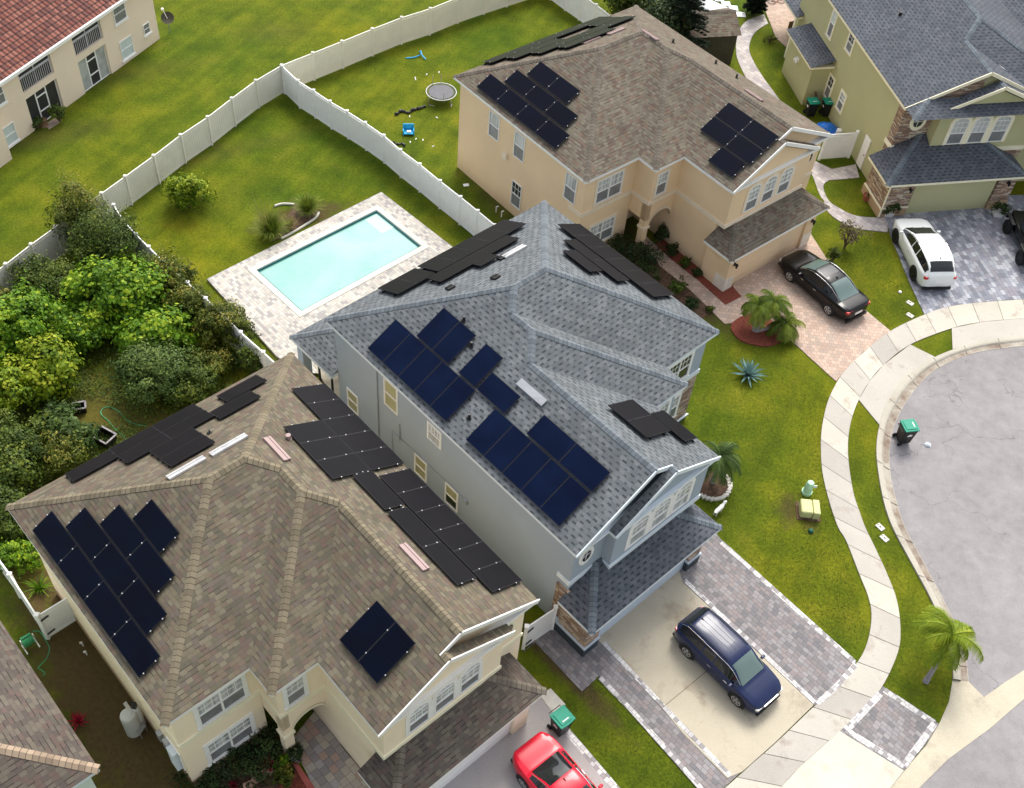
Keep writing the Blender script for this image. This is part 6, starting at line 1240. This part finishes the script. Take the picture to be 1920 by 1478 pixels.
for x in (-.35,.4): mb=MB(); mb.tube([(x+.28*math.cos(2*PI*i/20),.28*math.sin(2*PI*i/20),.12) for i in range(21)],.022,5,0,False); mb.build('wheel',M['black'],o)
mb=MB(); mb.tube([(-.35,0,.14),(0,-.2,.16),(.3,.2,.18),(.4,0,.14)],.02,5); mb.tube([(0,-.2,.16),(-.1,.25,.2)],.02,5); mb.build('frame',M['terracotta'],o); mb=MB(); mb.beam((-.2,.27,.2),(0,.25,.2),.1,.04); mb.build('saddle',M['black'],o)
o=thing('patio_chair','dark brown chair on the covered patio behind the green house','chair',P(1483,66),R(30)); mb=MB(); mb.box(-.25,.25,-.25,.25,.38,.44); mb.build('seat',M['wood'],o); mb=MB(); mb.box(-.25,.25,.2,.25,.44,.95); mb.build('backrest',M['wood'],o)
for x,y in ((-.22,-.22),(.22,-.22),(-.22,.22),(.22,.22)): mb=MB(); mb.beam((x,y,0),(x,y,.38),.04,.04,0,(1,0,0)); mb.build('leg',M['wood'],o)
o=thing('gas_canister','white gas canister on the grass at the corner of the green lean-to','canister',P(1486,158)); mb=MB(); mb.lathe((0,0,0),[(.2,0),(.2,.62),(.14,.72),(.05,.76)],16); mb.build('canister',M['white'],o)
def pot(label,px,r,h,mat,plant,pm,lab2=None,square=False,nm='plant_pot'):
    o=thing(nm,label,'potted plant',P(*px)); mb=MB()
    if square: mb.v=[(-r*.75,-r*.75,0),(r*.75,-r*.75,0),(r*.75,r*.75,0),(-r*.75,r*.75,0),(-r,-r,h),(r,-r,h),(r,r,h),(-r,r,h)]; mb.f=[(0,1,5,4),(1,2,6,5),(2,3,7,6),(3,0,4,7),(4,5,6,7)]; mb.u=[None]*5; mb.mi=[0]*5
    else: mb.lathe((0,0,0),[(r*.7,0),(r,h),(r*.85,h),(r*.8,h-.05)],16)
    mb.build('pot',M[mat],o); return o
# ================================================================ PLANTS
def leaves(blobs,n,size,seed,shell=.75,droop=0.,flat=.0,asp=.55):
    """blobs (x,y,z,rx,ry,rz); returns MB with leaf quads scattered through an uneven crown, and a tint value per leaf"""
    rnd=random.Random(seed); mb=MB(); tint=[]; vol=[b[3]*b[4]*b[5] for b in blobs]; tot=sum(v**.67 for v in vol)
    for b,v in zip(blobs,vol):
        m=int(n*(v**.67)/tot); bt=rnd.uniform(-.18,.18)
        # sub-clumps make an uneven surface
        cl=[]
        for _ in range(max(5,int(m/60))):
            z=rnd.uniform(-.5,1); t=rnd.uniform(0,2*PI); r=math.sqrt(max(0,1-z*z)); q=rnd.uniform(.55,1.15); cl.append((r*math.cos(t)*q,r*math.sin(t)*q,z*q,rnd.uniform(.18,.7),rnd.uniform(-.25,.25)))
        for _ in range(m):
            c=rnd.choice(cl); d=Vector((rnd.gauss(0,1),rnd.gauss(0,1),rnd.gauss(0,1))).normalized(); rr=c[3]*rnd.uniform(.35,1)**.5
            lx,ly,lz=c[0]+d.x*rr,c[1]+d.y*rr,c[2]+d.z*rr*.8
            if rnd.random()<.07: f_=rnd.uniform(1.1,1.45); lx*=f_;ly*=f_;lz*=f_
            p=Vector((b[0]+lx*b[3],b[1]+ly*b[4],max(.03,b[2]+lz*b[5])))
            nrm=(Vector((lx,ly,lz+.35))+Vector((rnd.gauss(0,.5),rnd.gauss(0,.5),rnd.gauss(0,.5)))).normalized()
            a=nrm.orthogonal().normalized(); a=(Matrix.Rotation(rnd.uniform(0,2*PI),3,nrm)@a); 
            if droop: a=(a+Vector((0,0,-droop))).normalized()
            bb=nrm.cross(a).normalized(); s=size*rnd.uniform(.6,1.35)
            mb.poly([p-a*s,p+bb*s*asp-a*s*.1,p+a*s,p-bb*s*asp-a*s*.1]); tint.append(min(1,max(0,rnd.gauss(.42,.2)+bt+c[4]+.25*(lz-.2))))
    return mb,tint
def crown_blobs(r,h,seed,z0=.3,n=6,sp=.55):
    rnd=random.Random(seed); out=[]
    for i in range(n):
        t=2*PI*i/n+rnd.uniform(-.5,.5); d=r*sp*rnd.uniform(.4,1.1); out.append((d*math.cos(t),d*math.sin(t),z0+(h-z0)*rnd.uniform(.3,.65),r*rnd.uniform(.4,.6),r*rnd.uniform(.4,.6),(h-z0)*rnd.uniform(.3,.42)))
    out.append((0,0,z0+(h-z0)*.6,r*.5,r*.5,(h-z0)*.42)); return out
def stems(r,h,seed,n=5,th=.05):
    rnd=random.Random(seed); mb=MB()
    mb.tube([(0,0,0),(rnd.uniform(-.05,.05),rnd.uniform(-.05,.05),h*.25),(0,0,h*.6)],[th*1.4,th*1.1,th*.5],7)
    for i in range(n):
        t=2*PI*i/n+rnd.uniform(-.4,.4); mb.tube([(0,0,h*.1),(r*.25*math.cos(t),r*.25*math.sin(t),h*.4),(r*.6*math.cos(t),r*.6*math.sin(t),h*.72)],[th,th*.7,th*.25],6)
    return mb
def shrub(name,label,px,r,h,mat,n,size,seed,cat='shrub',group=None,blobs=None,z0=.2,asp=.55,droop=0,nb=6,sp=.55,grid=None):
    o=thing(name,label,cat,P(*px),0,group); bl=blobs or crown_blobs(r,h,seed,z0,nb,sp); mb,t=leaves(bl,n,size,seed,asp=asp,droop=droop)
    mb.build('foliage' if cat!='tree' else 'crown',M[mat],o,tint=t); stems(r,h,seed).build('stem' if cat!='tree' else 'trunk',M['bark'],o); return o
GV='shrubs and trees of the overgrown lot'
lot=[ # label, base px, radius, height, mat, leaves, size
 ('tall olive-green shrub in front of the back fence, highest of the overgrown lot',(205,500),2.3,3.6,'lf_dark',9000,.085,1),
 ('pale feathery shrub crown rising before the white fence',(160,455),1.5,3.9,'lf_olive',4500,.08,2),
 ('dark shrub at the far left under the back fence',(95,560),1.7,2.3,'lf_dark',5000,.09,3),
 ('dark shrub touching the pool-yard fence near its white posts',(290,555),1.3,2.4,'lf_dark',4500,.08,4),
 ('bright green vine mound in the centre of the overgrown lot',(225,600),2.3,3.2,'lf_vine',9500,.13,5),
 ('bright vine mound trailing right of the central mound',(300,660),1.7,2.3,'lf_vine',6000,.13,6),
 ('olive shrub leaning over the pool-yard fence',(355,600),1.5,2.7,'lf_olive',5500,.085,7),
 ('rusty-tipped dark shrub beside the pale pool pavers',(430,645),1.5,2.6,'lf_olive',6000,.08,8),
 ('small green shrub poking over the fence next to the roof',(475,700),.8,1.7,'lf_dark',2600,.075,9),
 ('blue-green bushy shrub behind the cream house roof',(300,735),1.9,2.7,'lf_blue',8000,.09,10),
 ('olive-green shrub close behind the cream house roof edge',(360,750),1.3,2.1,'lf_dark',5000,.085,11),
 ('yellow-green vine mound at the left edge of the photo',(25,670),2.1,3.3,'lf_vine',8000,.13,12),
 ('lime vine arm reaching right from the left edge mound',(110,720),1.5,2.3,'lf_lime',5200,.12,13),
 ('tall lime vine column at the lower left edge',(12,780),1.3,3.0,'lf_lime',5200,.12,14),
 ('dark shrub below the lime vine column at the left edge',(35,905),1.7,2.4,'lf_dark',5600,.09,15),
 ('spreading blue-green papaya-leaved shrub beside the large black tub',(140,840),1.2,1.9,'lf_blue',3000,.15,16),
 ('yellow-tipped shrub against the roof edge below the papaya shrub',(125,880),1.2,1.8,'lf_olive',4000,.08,17),
 ('dark green shrub at the left corner of the cream house roof',(20,985),1.4,2.0,'lf_dark',4500,.09,18),
 ('light green weed clump between the cream house and the low fence',(45,1060),.9,1.3,'lf_vine',2500,.09,19),
 ('dim weedy shrub in the middle clearing of the overgrown lot',(75,830),1.1,1.2,'lf_dark',2600,.08,20),
 ('small vine clump above the clearing of the overgrown lot',(130,620),1.0,1.5,'lf_vine',3000,.12,21),
 ('wide vine blanket left of the central mound',(160,640),1.7,1.9,'lf_vine',6000,.12,23),
 ('bright vine patch between the left edge and the clearing',(70,640),1.7,2.4,'lf_vine',6500,.12,24),
 ('feathery shrub between the central vine and the pool fence',(320,560),1.3,2.6,'lf_olive',4800,.075,25),
 ('lime vine drape below the left edge mound',(60,740),1.4,2.0,'lf_lime',5000,.12,26),
 ('dark shrub filling the corner under the lime column',(10,860),1.3,2.2,'lf_dark',4500,.08,27),
 ('low olive bush between the blue-green shrub and the fence',(400,705),1.2,1.5,'lf_olive',3500,.07,28),
 ('low fern-like bush beside the small grey tub',(110,790),.9,1.0,'lf_blue',1800,.08,29),
 ('yellowish weedy bush at the top left of the overgrown lot',(20,610),1.1,1.9,'lf_olive',3000,.09,22)]
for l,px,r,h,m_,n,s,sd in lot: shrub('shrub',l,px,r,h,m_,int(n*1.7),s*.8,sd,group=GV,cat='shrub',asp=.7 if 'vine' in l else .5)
shrub('citrus_shrub','round bright green shrub alone on the pool-yard lawn',(355,388),1.35,2.1,'lf_lime',5500,.085,31)
# grass tufts and blade plants
def tuft(name,label,px,n,L,mat,seed,w=.012,spread=.8,up=1.0,cat='grass',group=None,bend=.9,seg=4):
    rnd=random.Random(seed); mb=MB(); tint=[]
    o=thing(name,label,cat,P(*px),0,group)
    for i in range(n):
        t=rnd.uniform(0,2*PI); l=L*rnd.uniform(.6,1.1); e=rnd.uniform(.15,spread); d=Vector((math.cos(t),math.sin(t),0)); base=d*rnd.uniform(0,.12*L); side=Vector((-d.y,d.x,0)); tv=rnd.random()
        prev=None
        for k in range(seg+1):
            f=k/seg; p=base+d*(l*e*f*(.5+.5*f*bend)) + Vector((0,0,l*up*(f-bend*.62*f*f*e*1.1))); p.z=max(p.z,.02); ww=w*(1-f*.85)*(1 if k else .8)
            cur=(p-side*ww,p+side*ww)
            if prev: mb.poly([prev[0],prev[1],cur[1],cur[0]]); tint.append(min(1,max(0,.25+.5*f*tv+.25*tv)))
            prev=cur
    mb.build('blades',M[mat],o,tint=tint); return o
tuft('grass_tuft','large fountain grass tuft beside the pool, the left one',(510,442),700,1.5,'lf_palm',41,.022,.9)
tuft('grass_tuft','round green grass tuft at the right end of the pool bed',(577,400),600,1.25,'lf_palm',42,.022,.9)
tuft('dry_grass','small straw-coloured grass clump between the two green tufts',(543,428),260,.9,'lf_dry',43,.016,.8)
tuft('pampas_stalks','pale feathery grass stalks rising from the large tuft',(500,436),45,2.3,'lf_dry',44,.022,.45,1.1)
for i,(x,y,L,l) in enumerate(((66,565,1.4,'left strap-leaved plant under the dark shrub'),(105,580,1.5,'second strap-leaved plant beside the lime vines'),(130,560,1.2,'third strap-leaved plant near the fence'),(15,950,1.3,'strap-leaved plant at the left edge beside the cream house roof corner'),(20,1010,1.4,'strap-leaved plant at the low fence'),(45,1020,1.1,'small strap-leaved plant near the roof eave'),(75,1105,.8,'short strap-leaved plant behind the left gate'))): tuft('strap_leaf_plant',l,(x,y),46,L,'lf_blue' if i%2 else 'lf_vine',50+i,.045,1.1,.9,'plant','strap-leaved plants')
# agave
def rosette(name,label,px,n,L,W,mat,seed,cat='agave'):
    rnd=random.Random(seed); o=thing(name,label,cat,P(*px)); mb=MB(); tint=[]
    for i in range(n):
        t=i*2.39996; el=R(12+62*(i/n)); l=L*(1-.25*i/n)*rnd.uniform(.9,1.08); d=Vector((math.cos(t)*math.cos(el),math.sin(t)*math.cos(el),math.sin(el))); s=Vector((-math.sin(t),math.cos(t),0)); up=s.cross(d)*-1
        if up.z<0: up=-up
        tv=rnd.uniform(.2,.9); prev=None
        for k in range(6):
            f=k/5; w=W*(.55+1.3*f-1.85*f*f) if f<.6 else W*(.555+.09)*(1-f)/.4*1.02; w=max(w,.004); p=d*l*f+Vector((0,0,.08))-up*(.12*l*f*f); c=(p-s*w+up*w*.45,p-up*0.01,p+s*w+up*w*.45)
            if prev: mb.poly([prev[0],prev[1],c[1],c[0]]); mb.poly([prev[1],prev[2],c[2],c[1]]); tint+= [tv,tv*.8]
            prev=c
    mb.build('leaves',M[mat],o,tint=tint); return o
rosette('agave_plant','large blue-green agave on the front lawn of the blue house',(1401,706),34,1.05,.085,'lf_agave',61)
rosette('red_bromeliad','red cordyline plant in the dirt beside the brown roof',(147,1355),20,.5,.05,'lf_red',62,'plant'); rosette('red_bromeliad','crimson cordyline in the planting bed before the entry of the cream house',(506,1440),18,.5,.07,'lf_red',63,'plant')
rosette('bromeliad','orange-red bromeliad at the bottom edge of the hedge bed',(438,1476),12,.3,.04,'lf_red',64,'plant')
# palms
def palm(name,label,px,trunk,nf,FL,mat,seed,wind=(0,0),lw=.02,group=None,up=1.1,heads=None,leafl=.38):
    rnd=random.Random(seed); o=thing(name,label,'palm',P(*px),0,group)
    tk=MB(); cr=MB(); tint=[]
    for hd in (heads or [trunk]):
        q=crspline(hd,5); n=len(q); tk.tube(q,[.11*(1-.35*i/n)*(1.25 if i<2 else 1) for i in range(n)],9)
        top=Vector(hd[-1])
        for i in range(nf):
            t=i*2.39996+rnd.uniform(-.2,.2); e0=rnd.uniform(.15,1.15)*up; l=FL*rnd.uniform(.75,1.05); d=Vector((math.cos(t),math.sin(t),0)); p=top.copy(); dirv=(d*math.cos(e0)+Vector((0,0,math.sin(e0)))).normalized(); seg=11; tv=rnd.uniform(.1,.75)
            prevp=p.copy()
            for k in range(seg):
                f=k/seg; dirv=(dirv+Vector((wind[0],wind[1],0))*.12+Vector((0,0,-.20-.06*f))).normalized(); p2=p+dirv*l/seg
                cr.beam(p,p2,.03*(1-f*.8),.02); tint+=[.15]*6
                side=dirv.cross(Vector((0,0,1))).normalized() if abs(dirv.z)<.98 else Vector((1,0,0))
                ll=leafl*(1-.55*abs(f-.4)**1.2*1.6)
                for s in (1,-1):
                    for q_ in range(5):
                        b=p.lerp(p2,(q_+rnd.random()*.6)/5); tip=b+(side*s*.85+dirv*.55+Vector((wind[0]*.5,wind[1]*.5,-.35-.35*rnd.random()))).normalized()*ll*rnd.uniform(.8,1.15); nn=dirv*lw
                        mb_=[b-nn,b+nn,tip]; cr.poly(mb_); tint.append(min(1,max(0,tv+rnd.uniform(-.15,.25)+.25*f)))
                p=p2
    tk.build('trunk',M['palmtrunk'],o); cr.build('crown',M[mat],o,tint=tint); return o
palm('palm','windblown lime green palm with bent trunk in the verge beside the kerb',(1735,1279),[(0,0,0),(.18,.35,.9),(.35,.75,1.8),(.42,.95,2.3)],22,1.8,'lf_palm2',71,(-.35,.3),.022,None,1.2,None,.55)
palm('palm','multi-trunked date palm in the red mulch bed by the pink driveway',(1414,622),None,18,1.3,'lf_palm',72,(.3,0),.02,None,1.0,[[(0,0,0),(-.15,.1,.8),(-.15,.2,1.7)],[(0,0,0),(.35,.15,.9),(.65,.35,1.9)],[(0,0,0),(.7,-.1,.5),(1.4,-.1,.95)]],.5)
palm('palm','dark palm half hidden behind the right eave of the blue house',(1335,905),[(0,0,0),(.05,.05,1.0),(0,.1,1.9)],26,1.5,'lf_blue',73,(0,0),.016,None,1.0,None,.45)
# front beds of the peach house
shrub('shrub','clipped dark hedge mass left of the pink walk',(1186,490),1.1,1.2,'lf_hedge',5200,.055,81,blobs=[(-1.1,.9,.55,.8,.7,.55),(-.4,.4,.6,.8,.8,.6),(.5,0,.65,1.0,.75,.65),(1.0,.1,.55,.7,.6,.55),(.2,-1.0,.45,.6,.7,.45),(.9,-1.5,.4,.5,.6,.4)],group='bushes around the peach house')
shrub('shrub','round topiary bush beside the arched entry of the peach house',(1237,455),.5,1.2,'lf_hedge',1800,.05,82,group='bushes around the peach house')
for i,(x,y,r,h,l) in enumerate(((1258,478,.45,.7,'first low bush along the peach wall below the topiary'),(1284,500,.4,.6,'middle low bush along the peach wall'),(1306,518,.35,.5,'lowest small bush along the peach wall before the bare mulch'),(1272,548,.7,.8,'bush at the lower left of the pink walk'),(1296,575,.45,.5,'small bush near the end of the planting strip'),(1330,585,.25,.4,'tiny round bush at the tip of the planting strip'))): shrub('shrub',l,(x,y),r,h,'lf_dark' if i%2 else 'lf_hedge',int(2200*r+400),.05,90+i,group='bushes around the peach house',z0=.05)
shrub('rose_shrub','leggy pinkish-brown bush on the lawn between the black sedan and white SUV',(1583,466),.95,1.9,'lf_dullred',1500,.05,97,cat='shrub')
shrub('shrub','thin bush beside the hood of the black sedan',(1560,490),.5,.9,'lf_dark',800,.05,98)
shrub('hedge','dense dark hedge under the front windows of the cream house',(455,1425),1.5,1.0,'lf_hedge',9000,.05,99,blobs=[(-1.4,-1.1,.4,.8,.8,.42),(-.7,-.5,.45,.8,.8,.45),(0,0,.5,.8,.8,.5),(.7,.5,.5,.8,.7,.5),(1.2,.9,.45,.6,.6,.45),(.4,-.5,.4,.8,.6,.4),(-.6,-1.3,.35,.7,.6,.36)])
shrub('shrub','yellow-green croton bush at the bottom of the hedge bed',(535,1462),.5,.7,'lf_olive',1500,.06,100,z0=.05); shrub('shrub','small green bush beside the stones at the entry walk',(533,1432),.35,.5,'lf_vine',800,.06,101,z0=.05)
o=pot('round clipped topiary in a pale square pot beside the porch column of the cream house',(556,1423),.2,.35,'cstone',None,None,square=True); mb,t=leaves([(0,0,.62,.28,.28,.28)],1500,.035,102); mb.build('foliage',M['lf_hedge'],o,tint=t)
o=pot('terracotta pot against the stone corner of the green house',(1623,375),.25,.4,'terracotta',None,None); mb,t=leaves([(0,0,.5,.2,.2,.15)],200,.05,103); mb.build('foliage',M['lf_dark'],o,tint=t)
for i,(x,y,l) in enumerate(((1664,404,'white pot of greenery at the left pier of the green garage'),(1868,405,'white pot of greenery at the right pier of the green garage'))):
    o=pot(l,(x,y),.28,.35,'white',None,None,square=True); mb,t=leaves([(0,0,.6,.45,.4,.35)],900,.06,104+i); mb.build('foliage',M['lf_hedge'],o,tint=t)
shrub('shrub','small shrub by the sliding screen of the nearer apartment patio',(112,228),.6,1.2,'lf_dark',1200,.06,110,group='shrubs at the apartment patio'); shrub('shrub','low potted greenery at the edge of the apartment patio',(72,240),.5,.7,'lf_blue',800,.06,111,group='shrubs at the apartment patio')
o=thing('wicker_chair','brown wicker stool on the apartment patio between two shrubs','stool',P(83,236),.4); mb=MB(); mb.lathe((0,0,0),[(.25,0),(.22,.2),(.26,.42),(.1,.43)],12); mb.build('seat',M['wood'],o)
slab('patio_bricks',[(84,234),(103,222),(112,230),(92,243)],M['pv_pink'],.03,'small brick patch at the apartment patio')
# trees at the top behind the peach house
def conifer(label,px,h,r,seed):
    rnd=random.Random(seed); o=thing('conifer_tree',label,'tree',P(*px),0); mb=MB(); tint=[]
    for lv in range(16):
        z=h*(.12+.86*lv/16); rr=r*(1-.8*lv/16)
        for i in range(max(4,int(20*rr/r))):
            t=rnd.uniform(0,2*PI); L=rr*rnd.uniform(.8,1.1); d=Vector((math.cos(t),math.sin(t),.22)); s=Vector((-math.sin(t),math.cos(t),0))
            for k in range(90):
                f=rnd.uniform(.1,1); p=Vector((0,0,z))+d*L*f+Vector((0,0,-.25*f*f*L)); w=.36*(1-.5*f); q=p+(s*rnd.choice((1,-1))*rnd.uniform(.5,1)+d*.7+Vector((0,0,rnd.uniform(0,.5)))).normalized()*w; n=Vector((rnd.gauss(0,1),rnd.gauss(0,1),rnd.gauss(0,1)))  .normalized()*.06
                mb.poly([p-n,p+n,q]); tint.append(min(1,max(0,.3+.5*f*rnd.random())))
    mb.build('crown',M['lf_conif'],o,tint=tint); mb=MB(); mb.tube([(0,0,0),(0,0,h*.95)],[.2,.03],8); mb.build('trunk',M['bark'],o)
conifer('large dark conifer beside the shed behind the peach house',(1262,135),7.5,2.5,121)
conifer('slim dark cypress at the corner of the patio behind the green house',(1413,26),3.4,.8,122)
for i,(x,y,r,h,m_,l) in enumerate(((1222,118,2.2,5.0,'lf_hedge','dark leafy tree left of the conifer at the top edge'),(1170,70,1.7,4.2,'lf_dark','low dark tree behind the ridge of the peach house'),(1150,30,2.0,4.6,'lf_hedge','dark tree cut off by the top edge'))): shrub('leafy_tree',l,(x,y),r,h,m_,5200,.12,130+i,cat='tree',group='dark trees behind the peach house',z0=.8)
shrub('shrub','sparse reddish ground shrub on the grass beside the garden path',(1443,80),.5,.5,'lf_olive',500,.05,140,z0=.02)
# low weeds over the bare floor of the overgrown lot: nobody could count them
rnd=random.Random(9); mb=MB(); tint=[]
quad_=[P(-40,620),P(120,560),P(330,560),P(520,700),P(200,900),P(-40,1060)]
for i in range(60000):
    x=rnd.uniform(-40,500); y=rnd.uniform(560,1080)
    if y>700 and x>520-(y-690)*1.9+30: continue
    if x>300 and y<560+(x-300)*.75: continue
    c=P(x,y); ns=math.sin(c.x*1.7)+math.sin(c.y*2.1+1)+math.sin(c.x*.6+c.y*.9)
    if ns+rnd.uniform(-1,1)<-.9: continue
    t=rnd.uniform(0,2*PI); s=rnd.uniform(.04,.10); a=Vector((math.cos(t),math.sin(t),rnd.uniform(.1,.8)))*s; b=Vector((-math.sin(t),math.cos(t),0))*s*.4; c.z=.01+rnd.random()*.16
    mb.poly([c-b,c+b,c+a*1.6]); tint.append(rnd.random()*.9)
o=mb.build('ground_weeds',leafmat('weed_leaves',(.03,.055,.006),(.09,.14,.012),(.2,.2,.03),.1),tint=tint); tag(o,'low weeds covering the floor of the overgrown lot','weeds',kind='stuff')
# lawn blades near the camera side lawns
rnd=random.Random(19); mb=MB(); tint=[]
polys=[[(1335,600),(1475,655),(1560,745),(1533,850),(1580,1020),(1625,1180),(1600,1225),(1345,1000),(1300,900)],[(1605,760),(1640,850),(1645,900),(1760,1200),(1780,1330),(1660,1280),(1695,1200),(1690,1140),(1600,900)],[(1060,1300),(1120,1275),(1310,1478),(1180,1478),(1050,1330)],[(1540,470),(1640,440),(1720,590),(1665,615),(1600,540)]]
def inpoly(x,y,p):
    c=False
    for i in range(len(p)):
        (x1,y1),(x2,y2)=p[i],p[i-1]
        if (y1>y)!=(y2>y) and x<(x2-x1)*(y-y1)/(y2-y1)+x1: c=not c
    return c
cnt=0
while cnt<42000:
    p=polys[0] if rnd.random()<.6 else rnd.choice(polys[1:]); xs=[q[0] for q in p]; ys=[q[1] for q in p]; x=rnd.uniform(min(xs),max(xs)); y=rnd.uniform(min(ys),max(ys))
    if not inpoly(x,y,p): continue
    cnt+=1; c=P(x,y); t=rnd.uniform(0,2*PI); s=rnd.uniform(.025,.06); a=Vector((math.cos(t)*.6,math.sin(t)*.6,rnd.uniform(.3,.8)))*s; b=Vector((-math.sin(t),math.cos(t),0))*s*.3
    mb.poly([c-b,c+b,c+a]); tint.append(min(1,max(0,rnd.gauss(.35,.2))))
o=mb.build('grass_blades',M['lf_lawn'] if 'lf_lawn' in M else leafmat('grass_blade',(.03,.055,.004),(.10,.13,.008),(.2,.2,.03),.2),tint=tint); tag(o,'short grass blades on the front lawns','grass',kind='stuff')
# ================================================================ LIGHT
SUN_EL,SUN_AZ=R(52),R(8)     # azimuth clockwise from +Y
w=bpy.data.worlds.new('World'); sc.world=w; w.use_nodes=True; nt=w.node_tree; bg=nt.nodes['Background']; sky=nt.nodes.new('ShaderNodeTexSky'); sky.sky_type='NISHITA'; sky.sun_disc=False; sky.sun_elevation=SUN_EL; sky.sun_rotation=SUN_AZ; sky.air_density=1.0; sky.dust_density=4.0; sky.ozone_density=1.0
hs=nt.nodes.new('ShaderNodeHueSaturation'); hs.inputs['Saturation'].default_value=.35; nt.links.new(sky.outputs[0],hs.inputs['Color']); nt.links.new(hs.outputs[0],bg.inputs[0]); bg.inputs[1].default_value=.15
sl=bpy.data.lights.new('sun','SUN'); sl.energy=1.2; sl.angle=R(20); sl.color=(1,.96,.88); so_=bpy.data.objects.new('sun',sl); COL.objects.link(so_)
dv=Vector((math.sin(SUN_AZ)*math.cos(SUN_EL),math.cos(SUN_AZ)*math.cos(SUN_EL),math.sin(SUN_EL))); so_.rotation_euler=dv.to_track_quat('Z','Y').to_euler(); so_.location=dv*80
sc.view_settings.view_transform='Standard'; sc.view_settings.look='None'; sc.view_settings.exposure=.95; sc.view_settings.gamma=1
sc.cycles.max_bounces=6; sc.render.film_transparent=False
